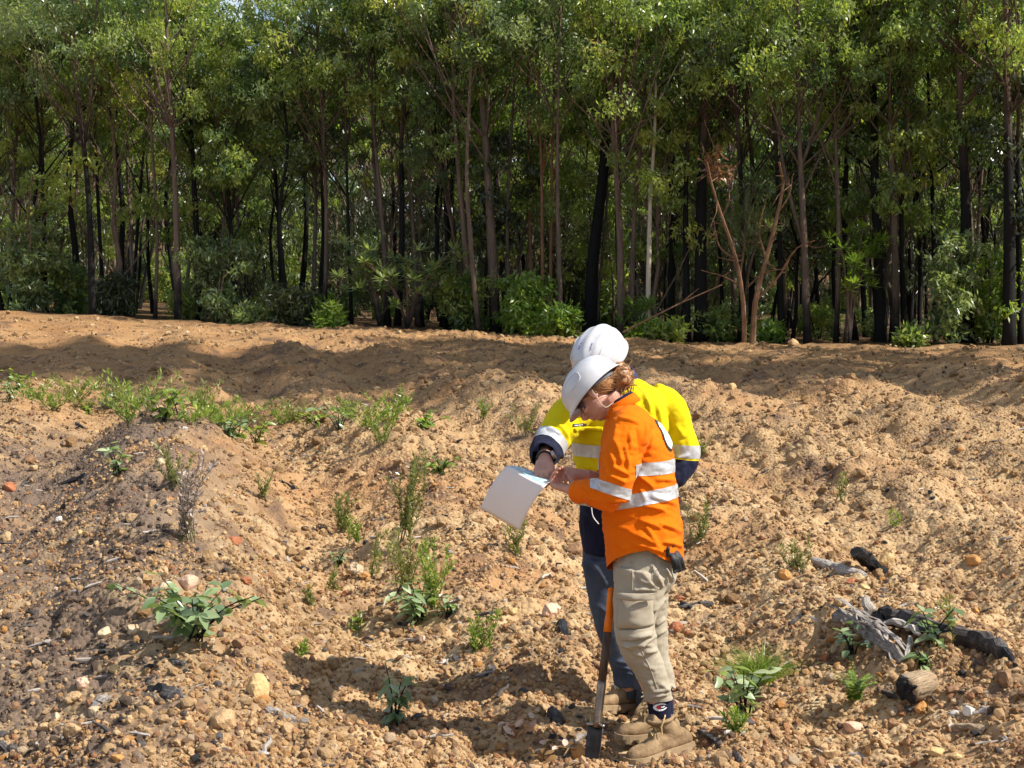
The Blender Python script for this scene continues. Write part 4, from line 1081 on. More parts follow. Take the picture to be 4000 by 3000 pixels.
m_black = noise_mat('black', (0.012, 0.012, 0.013), (0.03, 0.03, 0.032), 20, .6, .2)
m_lens = noise_mat('sunglass lens', (0.03, 0.018, 0.02), (0.05, 0.03, 0.03), 5, .08, 0, spec=.8)
m_lensfr = noise_mat('maroon spectacle frame', (0.05, 0.008, 0.02), (0.08, 0.015, 0.03), 5, .3, 0, spec=.6)
m_steel = noise_mat('worn steel', (0.30, 0.27, 0.25), (0.52, 0.49, 0.46), 12, .32, .2, 60, .003, .5, metal=.9)
m_white = noise_mat('white print', (0.78, 0.78, 0.78), (0.82, 0.82, 0.82), 5, .7, 0)
m_redp = noise_mat('red print', (0.55, 0.03, 0.04), (0.62, 0.05, 0.06), 5, .7, 0)
m_graytape = noise_mat('grey rubber', (0.10, 0.11, 0.12), (0.16, 0.17, 0.18), 5, .7, 0)

# ================================================================== the woman in orange
Yw = 6.27
def W(x, y, dy=0.0): return P(x, y, Yw + dy)
def r1(u, v): return (1800 + u * .6028, 1200 + v * .6028)       # crop coordinates used while measuring
def r2(u, v): return (2150 + u * .5728, 2050 + v * .5728)
base_w = W(2530, 2950); base_w.z = 0
fw = Vector((-.966, .259, 0)); lw = Vector((-.259, -.966, 0)); Zu = Vector((0, 0, 1))   # her forward and left

# ---- head frame: bowed 50 degrees
hf = Vector((-math.cos(R(18)), math.sin(R(18)), 0)); f_h = (hf * math.cos(R(50)) - Zu * math.sin(R(50))).normalized()
l_h = Vector((-math.sin(R(18)), -math.cos(R(18)), 0)); u_h = f_h.cross(l_h).normalized()
if u_h.z < 0: u_h = -u_h
earL = W(2321, 1562, -.075); Cw = earL - l_h * .074

body = MB()
HCw = Cw + u_h * .026 - f_h * .012
head_mb(body, HCw, f_h, l_h, u_h, .94)
neck0 = W(2440, 1640, 0); body.tube(interp_path([neck0, W(2400, 1590, 0), Cw - f_h * .03 - u_h * .01], 8), np.array([.072, .066, .060, .057, .055, .054, .054, .054]), 16)
# core under the clothes
v, fc = loft([(W(2480, 2180), fw * .10, lw * .14), (W(2495, 1950), fw * .10, lw * .125), (W(2490, 1750), fw * .105, lw * .15), (W(2455, 1650), fw * .075, lw * .12), (W(2440, 1615), fw * .05, lw * .06)], 18, 3); body.add(v, fc)
shL, elL, wrL = W(2462, 1665, -.165), W(2405, 1935, -.235), W(2236, 1916, -.115)
shR, elR, wrR = W(2440, 1665, .17), W(2400, 1900, .20), W(2285, 1856, .105)
body.tube(interp_path([shL, elL], 6), .045, 10); body.tube(interp_path([elL, wrL + (wrL - elL).normalized() * .01], 8), np.linspace(.042, .0255, 8), 12)
body.tube(interp_path([shR, elR], 6), .045, 10); body.tube(interp_path([elR, wrR], 8), np.linspace(.042, .0255, 8), 12)
hipL, knL, anL = W(2508, 2215, -.09), W(2484, 2455, -.12), W(2580, 2770, -.075)
hipR, knR, anR = W(2520, 2215, .09), W(2520, 2450, .12), W(2592, 2760, .13)
for h_, k_, a_ in ((hipL, knL, anL), (hipR, knR, anR)):
    body.tube(interp_path([h_, k_, a_], 12), np.linspace(.075, .036, 12), 12)
# hands: the left one holds the map from below, the right one points at it
fL = (W(2150, 1890, -.02) - wrL).normalized()
hand_mb(body, wrL, fL, Vector((.15, -.35, -.93)), +1, [(38, 55, 35), (45, 60, 35), (50, 62, 35), (52, 60, 35)], .98, thumb=(.8, .35, -.55))
fR = (W(2190, 1848, .07) - wrR).normalized()
hand_mb(body, wrR, fR, Vector((-.2, -.55, .8)), -1, [(22, 18, 12), (62, 80, 40), (68, 82, 40), (70, 80, 40)], .98, thumb=(.85, .2, -.5))
bm_w = remesh(body, .0036, 2, .5, 'person')
pw = link('person', bm_w, m_skin, smooth=True, loc=base_w)
tag(pw, 'person in orange work shirt and khaki trousers holding the paper map', 'person', 'two people reading the map')

# ---- shirt
sh = MB()
def tsec(y, xf, xb, hw, ex=2.3, dy=0):
    c = W((xf + xb) / 2, y, dy); a = (xb - xf) / 2 * Yw / FPX * .98
    return (c, fw * a, lw * hw, ex)
v, fc = loft([tsec(2290, 2376, 2668, .185), tsec(2200, 2372, 2670, .188), tsec(2100, 2362, 2668, .180), tsec(2000, 2352, 2657, .172), tsec(1900, 2350, 2642, .168), tsec(1800, 2345, 2632, .178), tsec(1720, 2354, 2616, .190), tsec(1665, 2368, 2582, .185, 2.1), tsec(1622, 2382, 2532, .135, 2.0), tsec(1585, 2378, 2488, .075, 2.0), tsec(1560, 2380, 2470, .062, 2.0)], 40, 6); sh.add(v, fc)
def limb(mb, pts, rad, n=22, m=18, squash=None):
    q = interp_path(pts, m); rr = np.interp(np.linspace(0, 1, m), np.linspace(0, 1, len(rad)), rad); mb.tube(q, rr, n, squash=squash)
limb(sh, [W(2475, 1650, -.10), shL + Vector((-.005, 0, -.02)), W(2428, 1790, -.215), W(2402, 1905, -.24), W(2400, 1958, -.238)], [.074, .080, .076, .074, .066, .058])
limb(sh, [W(2402, 1945, -.238), W(2330, 1925, -.19), W(2245, 1922, -.125)], [.060, .058, .050, .040])
limb(sh, [W(2465, 1650, .10), shR, W(2410, 1800, .20), elR], [.074, .080, .072, .062])
limb(sh, [elR, W(2340, 1880, .16)], [.060, .052])
sh_me = remesh(sh, .0050, 6, .5, 'shirt')
foldsW = Folds(Yw, [(*r1(a, b), *r1(c, d), w, am) for a, b, c, d, w, am in [
  (1120,1470,1290,1560,16,.014),(1150,1380,1300,1440,14,.012),(1180,1290,1330,1330,14,.012),(1110,1540,1330,1600,14,.012),(1060,1640,1260,1590,13,.012),(1140,1090,1250,1180,13,.011),(1160,1180,1190,1260,10,.010),
  (1230,1230,1400,1290,15,.010),(1280,1400,1430,1470,15,.010),(1260,1120,1390,1130,12,.008),(1000,1420,1130,1470,16,.008),(960,1520,1080,1580,16,.008),(1300,1520,1440,1560,13,.010),(1190,1420,1260,1530,12,.010),
  (1200,740,1170,900,14,.012),(1240,800,1200,960,14,.010),(1130,780,1150,1010,12,-.010),
  (950,900,1000,1060,13,.011),(1000,860,1040,1040,14,.011),(1060,900,1080,1080,12,.010),(920,960,950,1090,12,.010),(980,1040,1090,1100,12,.012),(940,1090,1060,1140,12,.010),(1010,760,980,900,14,.009),(1090,800,1090,960,13,.008),
  (760,1150,850,1210,12,.008),(800,1240,900,1260,12,.008),(870,1130,880,1240,12,-.006),(1020,720,1160,760,12,.008)]])
_h = lambda p: n3(p, .075, 3, (1.5, 1.5, .9)) * .0050 + np.abs(n3(p, .045, 4, (1.8, 1.8, .7))) * .0065 + np.abs(n3(p, .022, 5, (1.5, 1.5, .8))) * .0028
displace(sh_me, lambda p, no: foldsW(p, no, 0) + _h(p))
# hem curves: front tail hangs low, side is high
bm = bmesh.new(); bm.from_mesh(sh_me)
dele = []; HEMX, HEMY = [-1.1, -.9, -.45, 0, .45, .8, 1.05], [2195, 2190, 2150, 2160, 2182, 2215, 2250]
for f_ in bm.faces:
    c = f_.calc_center_median(); rel = (c - W(2500, 2200)).dot(fw) / .145
    zz = c.z
    row = HORY + (CAMZ - c.z) / c.y * FPX
    lim = np.interp(rel, HEMX, HEMY)
    if row > lim: dele.append(f_)
bmesh.ops.delete(bm, geom=dele, context='FACES')
for v_ in bm.verts:
    if v_.is_boundary:
        rel = (v_.co - W(2500, 2200)).dot(fw) / .145; row = HORY + (CAMZ - v_.co.z) / v_.co.y * FPX
        lim = float(np.interp(rel, HEMX, HEMY))
        if abs(row - lim) < 26: v_.co.z = CAMZ - (lim - HORY) / FPX * v_.co.y
# open the neck and the cuffs
bmesh.ops.delete(bm, geom=[f_ for f_ in bm.faces if (f_.calc_center_median() - W(2425, 1580)).dot(Vector((-.45, 0, .9))) > .008 and (f_.calc_center_median() - W(2425, 1570)).length < .12], context='FACES')
dL = (wrL - elL).normalized(); bmesh.ops.delete(bm, geom=[f_ for f_ in bm.faces if (f_.calc_center_median() - W(2240, 1921, -.12)).dot(dL) > 0 and f_.calc_center_median().x < W(2300, 0).x], context='FACES')
bm.to_mesh(sh_me); bm.free()
tapes = []
tapes.append(band_from(sh_me, W(2555, 1818), Vector((-.03, 0, 1)), .052, .0022, 'reflective_tape', lambda c: c.x > W(2462, 0).x or c.y > Yw + .02))
tapes.append(band_from(sh_me, W(2530, 1935), Vector((-.18, 0.05, 1)), .052, .0022, 'reflective_tape', lambda c: c.y > Yw - .2 and ((c - W(2400, 1930, -.24)).length > .085 or c.x > W(2425, 0).x)))
tapes.append(band_from(sh_me, W(2375, 1905, -.24), Vector((.32, .05, 1)), .042, .0022, 'reflective_tape', lambda c: c.x < W(2462, 0, -.2).x and c.y < Yw - .10 and c.x > W(2295, 0).x))
sh_fine = sh_me
shirt_w = link('shirt', sh_fine, m_orange, pw, smooth=True)
for t_ in tapes: link('reflective_tape', t_, m_tape, shirt_w, smooth=True)
# collar: a folded band round the neck, and its navy inner side
cm = MB(); ringp = []
nc = W(2428, 1590, 0); axn = Vector((-.40, .05, .92)).normalized(); cf, cl, cu = basis(fw - axn * fw.dot(axn), axn)
vv = []; ffc = []; NS = 30
for j in range(NS + 1):
    a = R(28) + (2 * math.pi - 2 * R(28)) * j / NS; ca, sa = math.cos(a), math.sin(a)
    rr = [(.060, .022), (.064, .034), (.070, .033), (.080, -.004)]
    for (r_, h_) in rr: vv.append(tuple(nc + cf * ca * r_ * 1.02 + cl * sa * r_ + cu * (h_ - .016 * (1 + ca) * .5)))
for j in range(NS):
    for i in range(3): a0 = j * 4 + i; ffc.append((a0, a0 + 1, a0 + 5, a0 + 4))
cm.add(vv, ffc); me = cm.mesh('collar'); solid(me, .003); link('collar', me, m_orange, shirt_w, smooth=True)
inn = MB(); inn.tube([nc + cf * .058 * math.cos(a) + cl * .058 * math.sin(a) + cu * (.036 - .012 * (1 + math.cos(a)) * .5) for a in np.linspace(.3, 5.98, 24)], .006, 6).build('collar_lining', m_navy, shirt_w, smooth=True)
# cuff, shoulder seam and the round badge on the back
MB().tube([W(2240, 1921, -.12) + Vector((0, math.cos(a), math.sin(a))) * .034 + dL * (-.004) for a in np.linspace(0, 6.283, 20)], .005, 6, closed_ends=False).build('cuff', m_orange, shirt_w, smooth=True)
bvh_s = None
from mathutils.bvhtree import BVHTree
def bvh_of(o):
    m = o.data; off = Vector((0, 0, 0)); q = o
    while q is not None: off += q.location; q = q.parent
    return BVHTree.FromPolygons([v.co + off for v in m.vertices], [tuple(p.vertices) for p in m.polygons])
def decal(bv, centre, n, w, h, rot, shape, off=.003, res=16, name='d', mat=None, parent=None):
    """flat print laid on a surface: a small grid pressed along -n onto it. shape(u,v)->bool in -1..1"""
    n = Vector(n).normalized(); up = Vector((0, 0, 1)); s = up.cross(n).normalized(); t = n.cross(s)
    c_, s_ = math.cos(rot), math.sin(rot); s, t = s * c_ + t * s_, t * c_ - s * s_
    vv = []; ok = []
    for j in range(res + 1):
        for i in range(res + 1):
            uu, v_ = i / res * 2 - 1, j / res * 2 - 1
            o = Vector(centre) + s * uu * w / 2 + t * v_ * h / 2 + n * .25
            hit = bv.ray_cast(o, -n, .6); p = hit[0] + n * off if hit[0] is not None else o - n * .25
            vv.append(tuple(p)); ok.append(hit[0] is not None)
    ff = []
    for j in range(res):
        for i in range(res):
            uu, v_ = (i + .5) / res * 2 - 1, (j + .5) / res * 2 - 1
            if shape(uu, v_): a0 = j * (res + 1) + i; ff.append((a0, a0 + 1, a0 + res + 2, a0 + res + 1))
    return MB().add(vv, ff).build(name, mat, parent)
bs = bvh_of(shirt_w)
nb = (-fw * .9 + lw * .42 + Zu * .15)
cb = W(2596, 1700, -.03)
decal(bs, cb, nb, .13, .135, 0, lambda a, b: a * a + b * b < 1, .003, 44, 'back_badge', m_black, shirt_w)
decal(bs, cb, nb, .108, .112, 0, lambda a, b: a * a + b * b < 1, .0046, 44, 'badge_print', noise_mat('pale green print', (.5, .62, .50), (.72, .78, .70), 20, .7, 0), shirt_w)
# ---- trousers
tr = MB()
v, fc = loft([(W(2520, 2130), fw * .120, lw * .150), (W(2522, 2215), fw * .125, lw * .172, 2.3), (W(2518, 2275), fw * .118, lw * .170, 2.2), (W(2512, 2320), fw * .085, lw * .15)], 32, 5); tr.add(v, fc)
limb(tr, [W(2508, 2240, -.088), W(2488, 2340, -.105), W(2478, 2450, -.12), W(2502, 2545, -.11), W(2542, 2620, -.10), W(2565, 2690, -.09), W(2574, 2742, -.082)], [.108, .093, .081, .077, .064, .054, .054], 26, 26)
limb(tr, [W(2520, 2240, .088), W(2524, 2340, .10), W(2532, 2450, .12), W(2545, 2545, .125), W(2572, 2620, .13), W(2586, 2690, .13), W(2592, 2725, .13)], [.108, .090, .080, .076, .064, .054, .054], 26, 26)
tr_me = remesh(tr, .0052, 5, .5, 'trousers')
foldsT = Folds(Yw, [(*r2(a, b), *r2(c, d), w, am) for a, b, c, d, w, am in [
  (600,380,740,440,11,.010),(560,450,730,450,10,.010),(560,300,600,450,12,-.006),(700,330,760,430,10,.012),(680,260,720,400,10,.010),(760,300,830,390,11,.010),(620,330,700,420,12,.008),
  (540,790,700,740,10,.012),(500,800,560,860,12,.010),(600,840,720,760,10,.011),(480,830,700,830,10,.010),(560,880,640,900,12,.008),(640,880,730,860,12,.008),(620,960,720,1000,12,.006),
  (660,1060,700,1150,12,.008),(680,1180,800,1160,9,.012),(700,1140,820,1130,9,.010),(740,1080,800,1140,10,.008),(700,600,780,500,9,.012),(720,690,790,640,9,.010),(720,760,790,720,9,.010),(810,1090,850,1140,8,.010)]])
displace(tr_me, lambda p, no: foldsT(p, no, 0) + n3(p, .07, 13, (1.4, 1.4, .8)) * .004 + np.abs(n3(p, .04, 14, (1.8, 1.8, .6))) * .005 + np.abs(n3(p, .02, 15)) * .002)
cut(tr_me, W(2578, 2712), Vector((0.05, 0, -1))); 
trousers = link('trousers', tr_me, m_khaki, pw, smooth=True)
bt = bvh_of(trousers)
# cargo pocket: bellows pouch and flap on the near thigh, knee patch seam, side seams
def patch(bv, quad, n, off, name, mat, parent, res=14, bulge=0.0, th=.004):
    vv = []; ff = []
    n = Vector(n).normalized()
    for j in range(res + 1):
        for i in range(res + 1):
            a, b = i / res, j / res
            p = (quad[0] * (1 - a) + quad[1] * a) * (1 - b) + (quad[3] * (1 - a) + quad[2] * a) * b
            hit = bv.ray_cast(p + n * .3, -n, .8); q = hit[0] if hit[0] is not None else p
            vv.append(tuple(q + n * (off + bulge * (16 * a * (1 - a) * b * (1 - b)) ** .7)))
    for j in range(res):
        for i in range(res): a0 = j * (res + 1) + i; ff.append((a0, a0 + 1, a0 + res + 2, a0 + res + 1))
    m_ = MB().add(vv, ff).mesh(name)
    displace(m_, lambda p, no: n3(p, .03, 31) * .003)
    solid(m_, th); return link(name, m_, mat, parent, smooth=True)
nearn = Vector((-.25, -.97, 0))
pk = patch(bt, [W(*r2(452, 510), -.2), W(*r2(690, 495), -.2), W(*r2(690, 690), -.2), W(*r2(448, 715), -.2)], nearn, .004, 'cargo_pocket', m_khaki, trousers, bulge=.020)
patch(bt, [W(*r2(438, 475), -.22), W(*r2(712, 460), -.2), W(*r2(704, 505), -.2), W(*r2(442, 512), -.22)], nearn, .036, 'pocket_flap', m_khaki, pk, bulge=.006)
patch(bt, [W(*r2(452, 728), -.2), W(*r2(690, 705), -.2), W(*r2(690, 770), -.2), W(*r2(458, 795), -.2)], nearn, .004, 'knee_panel', m_khaki, trousers, bulge=.004)
def seam(bv, pts, n, name, mat, parent, r=.0022):
    out = []
    for p in interp_path(pts, 30):
        hit = bv.ray_cast(Vector(p) + Vector(n) * .3, -Vector(n), .8)
        if hit[0] is not None: out.append(hit[0] + Vector(n) * .001)
    if len(out) > 2: MB().tube(out, r, 5).build(name, mat, parent, smooth=True)
seam(bt, [W(*r2(625, 870), -.2), W(*r2(680, 980), -.2), W(*r2(735, 1135), -.2)], (0, -1, 0), 'leg_seam', m_khaki, trousers)
seam(bt, [W(*r2(560, 262), -.2), W(*r2(562, 360), -.2), W(*r2(560, 455), -.2)], (0, -1, 0), 'side_seam', m_khaki, trousers)
seam(bt, [W(*r2(712, 210), -.2), W(*r2(705, 300), -.2), W(*r2(690, 380), -.2)], (0, -1, 0), 'pocket_seam', m_khaki, trousers)
# ---- socks and boots
for nm, an_, kn_ in (('near', anL, knL), ('far', anR, knR)):
    d = Vector((.0, 0, 1)); s0 = an_ + Vector((0, 0, -.055)); 
    sm = MB(); q = interp_path([s0, s0 + Vector((-.004, 0, .05)), s0 + Vector((-.012, 0, .13))], 10); sm.tube(q, np.linspace(.043, .046, 10), 22)
    sk = sm.build('sock', m_navy, pw, smooth=True)
    if nm == 'near':
        bk = bvh_of(sk); cc = W(*r2(752, 1256), -.15)
        el = lambda rx, ry: (lambda a, b: (a / rx) ** 2 + (b / ry) ** 2 < 1)
        # the small sock emblem: a white-rimmed C, red at its left, blue core
        ringC = lambda a, b: (a * a + b * b < 1) and not ((a - .12) ** 2 / .50 + b * b / .36 < 1 and True) and not (a > .45 and abs(b) < .38)
        decal(bk, cc, (-.05, -1, 0), .056, .030, .12, ringC, .0016, 28, 'sock_emblem', m_white, sk)
        decal(bk, cc, (-.05, -1, 0), .056, .030, .12, lambda a, b: (a - .12) ** 2 / .50 + b * b / .36 < 1 and a < .02, .0016, 28, 'emblem_red', m_redp, sk)
        decal(bk, cc, (-.05, -1, 0), .056, .030, .12, lambda a, b: (a - .28) ** 2 / .16 + b * b / .05 < 1 and a > .06, .0016, 28, 'emblem_bar', m_white, sk)
# near boot: toe towards the lens and left
def floor_at(x, y): return gz(x, y)
toe = W(2456, 3002, -.17); heel = W(2697, 2926, -.005); 
b1 = boot(pw, W(2577, 2815, -.085), heel, toe, (m_suede, m_sole, m_lace), seed=1)
b2 = boot(pw, W(2592, 2800, .12), W(2650, 2880, .14), W(2412, 2905, .05), (m_suede, m_sole, m_lace), seed=2)
# ---- hard hat, spectacles, hair
hat_w, hpt, hB = helmet(pw, Cw, f_h, l_h, u_h, m_hat, m_slot, .965)
def hq(a, b, c): return HCw + (f_h * a + l_h * b + u_h * c) * .94
gl = MB()
for s in (-1, 1):
    vv = []; 
    for i in range(7):
        for j in range(4):
            a = i / 6; b_ = j / 3; y = s * (.012 + .050 * a); x = .094 - .030 * a ** 2.2; z = .018 - b_ * (.040 - .006 * a) ; vv.append(tuple(hq(x, y, z)))
    gl.add(vv, [(i * 4 + j, i * 4 + j + 1, i * 4 + j + 5, i * 4 + j + 4) for i in range(6) for j in range(3)])
me = gl.mesh('sunglasses'); solid(me, .002); gls = link('sunglasses', me, m_lens, pw, smooth=True)
fr = MB()
for s in (-1, 1):
    fr.tube(interp_path([hq(.096, 0, .018), hq(.092, s * .03, .021), hq(.066, s * .064, .018), hq(.055, s * .072, .014), hq(.0, s * .078, .022)], 16), .0034, 6)
    fr.tube(interp_path([hq(.094, s * .013, .014), hq(.094, s * .02, -.018), hq(.085, s * .045, -.021), hq(.066, s * .062, -.010), hq(.064, s * .064, .014)], 12), .0022, 6)
fr.build('spectacle_frame', m_lensfr, gls, smooth=True)
# chin cord hanging behind the jaw
MB().tube(interp_path([hq(-.02, .078, .03), hq(-.005, .082, -.03), hq(.005, .07, -.085), hq(-.02, .05, -.09)], 16), .0014, 5).build('chin_cord', m_lacew, hat_w)
hr = MB(); rsH = np.random.default_rng(5)
# cap of hair below the hat rim, then a loose bun of curls at the nape
hr.ell(hq(-.048, 0, .018), (.062, .074, .062), Matrix((f_h, l_h, u_h)).transposed(), 3)
bun = W(2425, 1470, 0)
hr.ell(bun, (.044, .049, .050), None, 3)
cur = MB(); cur.ell(bun, (.036, .041, .043), None, 3)
for k in range(46):
    th = rsH.uniform(0, 6.28); z_ = rsH.uniform(-1, 1); r_ = math.sqrt(1 - z_ * z_); n = Vector((r_ * math.cos(th), r_ * math.sin(th), z_)); c = bun + Vector((n.x * .040, n.y * .044, n.z * .047))
    tg = n.cross(Vector(rsH.normal(size=3))).normalized(); cur.tube(interp_path([c - tg * .02 - n * .008, c + n * .006, c + tg * .02 - n * .008 + Vector(rsH.normal(size=3)) * .006], 7), np.array([.004, .007, .009, .009, .008, .006, .003]) * rsH.uniform(.8, 1.3), 7)
cm_ = remesh(cur, .0034, 1, .5, 'hair_bun'); displace(cm_, lambda p, no: .0030 * n3(p, .009, 61, (1, 1, 2.0)) + .0016 * n3(p, .005, 62))
link('hair_bun', cm_, m_hair, pw, True)
for k in range(60):                              # flyaway strands round the bun
    th = rsH.uniform(0, 6.28); z_ = rsH.uniform(-1, 1); r_ = math.sqrt(1 - z_ * z_); n = Vector((r_ * math.cos(th), r_ * math.sin(th), z_)); c = bun + Vector((n.x * .040, n.y * .044, n.z * .047)); tg = n.cross(Vector(rsH.normal(size=3))).normalized()
    hr.tube(interp_path([c, c + tg * .014 + n * .006, c + tg * .028 + n * rsH.uniform(-.010, .010)], 6), np.linspace(.0013, .0004, 6), 4, closed_ends=False)
for k in range(150):                              # strands swept back from temple to bun
    s = 1 if k % 2 else -1
    a0 = hq(rsH.uniform(.02, .058), s * rsH.uniform(.062, .074), rsH.uniform(.012, .05)); m0 = hq(-.03 + rsH.normal() * .012, s * rsH.uniform(.072, .079), .012 + rsH.normal() * .014)
    e0 = bun + Vector(rsH.normal(size=3)) * .026
    hr.tube(interp_path([a0, m0, e0], 9), np.linspace(.0009, .0016, 9) * rsH.uniform(.7, 1.3), 4, closed_ends=False)
for k in range(34):                               # stray strands at the nape and ear
    a0 = bun + Vector(rsH.normal(size=3)) * .03; e0 = W(2440 + rsH.normal() * 28, 1545 + rsH.normal() * 18, rsH.normal() * .04)
    hr.tube(interp_path([a0, (a0 + e0) / 2 + Vector(rsH.normal(size=3)) * .014, e0], 8), np.linspace(.002, .0007, 8), 4, closed_ends=False)
hr.build('hair', m_hair, pw, smooth=True)
MB().tube(interp_path([hq(.03, .078, .045), hq(-.03, .086, .040), hq(-.085, .062, .032)], 10), .006, 6, squash=.4).build('rear_strap', m_graytape, hat_w, smooth=True)

# ================================================================== the man in yellow
Ym = 6.88
def M(x, y, dy=0.0): return P(x, y, Ym + dy)
base_m = M(2430, 2800); base_m.z = 0
fm = Vector((-.42, -.907, 0)); lm = Vector((.907, -.42, 0))     # turned to the lens and left
hfm = Vector((-.62, -.785, 0)); lhm = Vector((.785, -.62, 0))
f_m = (hfm * math.cos(R(42)) - Zu * math.sin(R(42))).normalized(); u_m = f_m.cross(lhm).normalized()
if u_m.z < 0: u_m = -u_m
Rroll = Matrix.Rotation(R(-4), 3, f_m); lhm2 = Rroll @ lhm; u_m = Rroll @ u_m
Cm = M(2350, 1432, -.20)
bd = MB(); head_mb(bd, Cm, f_m, lhm2, u_m, 1.02)
bd.tube(interp_path([M(2420, 1560, 0), M(2410, 1490, -.05), Cm - f_m * .03], 8), .060, 16)
v, fc = loft([(M(2410, 2180), fm * .10, lm * .15), (M(2415, 1900), fm * .10, lm * .15), (M(2415, 1700), fm * .11, lm * .17), (M(2415, 1560), fm * .07, lm * .13), (M(2415, 1520), fm * .05, lm * .06)], 18, 3); bd.add(v, fc)
sL, eL, wL = M(2565, 1560, .02), M(2672, 1790, .06), M(2560, 1900, -.02)
sR, eR, wR = M(2240, 1600, -.10), M(2130, 1752, -.26), M(2128, 1795, -.475)
for a_, b_, c_ in ((sL, eL, wL), (sR, eR, wR)):
    bd.tube(interp_path([a_, b_], 6), .048, 10); bd.tube(interp_path([b_, c_], 8), np.linspace(.045, .029, 8), 12)
for pts in ([M(2358, 2190, -.02), M(2362, 2300, -.03), M(2372, 2400, -.03), M(2405, 2510, 0), M(2432, 2590, .015), M(2462, 2690, .03)], [M(2470, 2190, .05), M(2488, 2300, .03), M(2502, 2400, .02), M(2515, 2510, 0), M(2522, 2590, 0), M(2524, 2710, 0)]):
    bd.tube(interp_path(pts, 14), np.interp(np.linspace(0, 1, 14), [0, .2, .5, 1], [.075, .055, .042, .036]), 12)
fR_ = (M(2126, 1850, -.56) - wR).normalized()
hand_mb(bd, wR, fR_, Vector((-.25, -.75, .62)), -1, [(18, 14, 10), (58, 75, 35), (64, 78, 35), (66, 76, 35)], 1.06, thumb=(.8, .4, -.5))
fL_ = Vector((-.8, -.2, -.3)); hand_mb(bd, wL, fL_, Vector((.2, -.9, .3)), 1, [(40, 50, 30)] * 4, 1.05)
pm = link('person', remesh(bd, .0038, 2, .5, 'person'), m_skin, smooth=True, loc=base_m)
tag(pm, 'person in yellow work shirt and jeans standing behind, pointing at the map', 'person', 'two people reading the map')
# shirt
sm = MB()
def msec(y, xl, xr, dep, ex=2.3, dy=0):
    c = M((xl + xr) / 2, y, dy); a = (xr - xl) / 2 * Ym / FPX * .97
    return (c, lm * a * 1.04, fm * dep, ex)
v, fc = loft([msec(2160, 2280, 2560, .135), msec(2050, 2266, 2570, .140), msec(1950, 2262, 2580, .140), msec(1850, 2252, 2590, .140), msec(1750, 2238, 2602, .145), msec(1650, 2222, 2610, .150), msec(1580, 2218, 2606, .140, 2.2), msec(1525, 2270, 2575, .115, 2.0), msec(1485, 2340, 2500, .085, 2.0), msec(1455, 2362, 2470, .066, 2.0)], 40, 6); sm.add(v, fc)
limb(sm, [M(2545, 1565, .01), M(2590, 1580, .02), M(2640, 1690, .05), M(2672, 1775, .065), M(2668, 1815, .06)], [.080, .082, .080, .077, .072, .066])
limb(sm, [M(2672, 1800, .06), M(2625, 1865, .02), M(2565, 1900, -.02)], [.066, .056, .042])
limb(sm, [M(2270, 1600, -.06), M(2225, 1622, -.12), M(2170, 1700, -.20), M(2134, 1755, -.27)], [.078, .082, .078, .074, .070])
limb(sm, [M(2136, 1752, -.26), M(2128, 1770, -.34), M(2126, 1782, -.43)], [.070, .066, .056, .048])
ys_me = remesh(sm, .0064, 6, .5, 'shirt')
foldsM = Folds(Ym, [(*r1(a, b), *r1(c, d), w, am) for a, b, c, d, w, am in [
  (1180,560,1230,700,14,.012),(1260,620,1290,780,14,.011),(1330,640,1370,860,14,-.009),(1180,660,1250,800,13,.009),(1380,760,1440,850,13,.009),(1390,1000,1480,960,12,.010),(1400,1060,1460,1010,12,.010),
  (600,740,690,850,14,.012),(560,790,640,830,13,.009),(640,700,720,880,13,-.009),(720,980,840,1060,14,.011),(740,840,880,880,13,.008),(760,1020,900,1060,13,.010),(500,900,600,930,12,.008),(620,950,680,990,12,.008),(790,1300,900,1420,16,.010)]])
displace(ys_me, lambda p, no: foldsM(p, no, 0) + n3(p, .08, 23, (1.3, 1.3, 1)) * .0050 + np.abs(n3(p, .05, 24, (.8, .8, 1.6))) * .0065 + np.abs(n3(p, .024, 25)) * .0028)
bm = bmesh.new(); bm.from_mesh(ys_me)
bmesh.ops.delete(bm, geom=[f_ for f_ in bm.faces if (f_.calc_center_median() - M(2415, 1480)).dot(Vector((-.25, -.25, .9))) > .010 and (f_.calc_center_median() - M(2415, 1470)).length < .13], context='FACES')
bm.to_mesh(ys_me); bm.free()
cut(ys_me, M(2126, 1782, -.43), Vector((.0, -1, -.15)))
# navy lower sleeves and shirt tail
axl = (M(2690, 1800, .07) - M(2590, 1560, .02)).normalized()
paint_cut(ys_me, M(2652, 1788, .06), Vector((-.12, .05, -1)), 1, lambda c: c.x > M(2592, 0).x)
axr = Vector((-.50, -.50, -.62)).normalized(); pr_ = M(*r1(596, 893), -.285)
paint_cut(ys_me, pr_, axr, 1, lambda c: c.x < M(2225, 0, -.2).x)
paint_cut(ys_me, M(2400, 1935), Vector((0, 0, -1)), 1, lambda c: c.x > M(2235, 0).x and c.x < M(2592, 0).x)
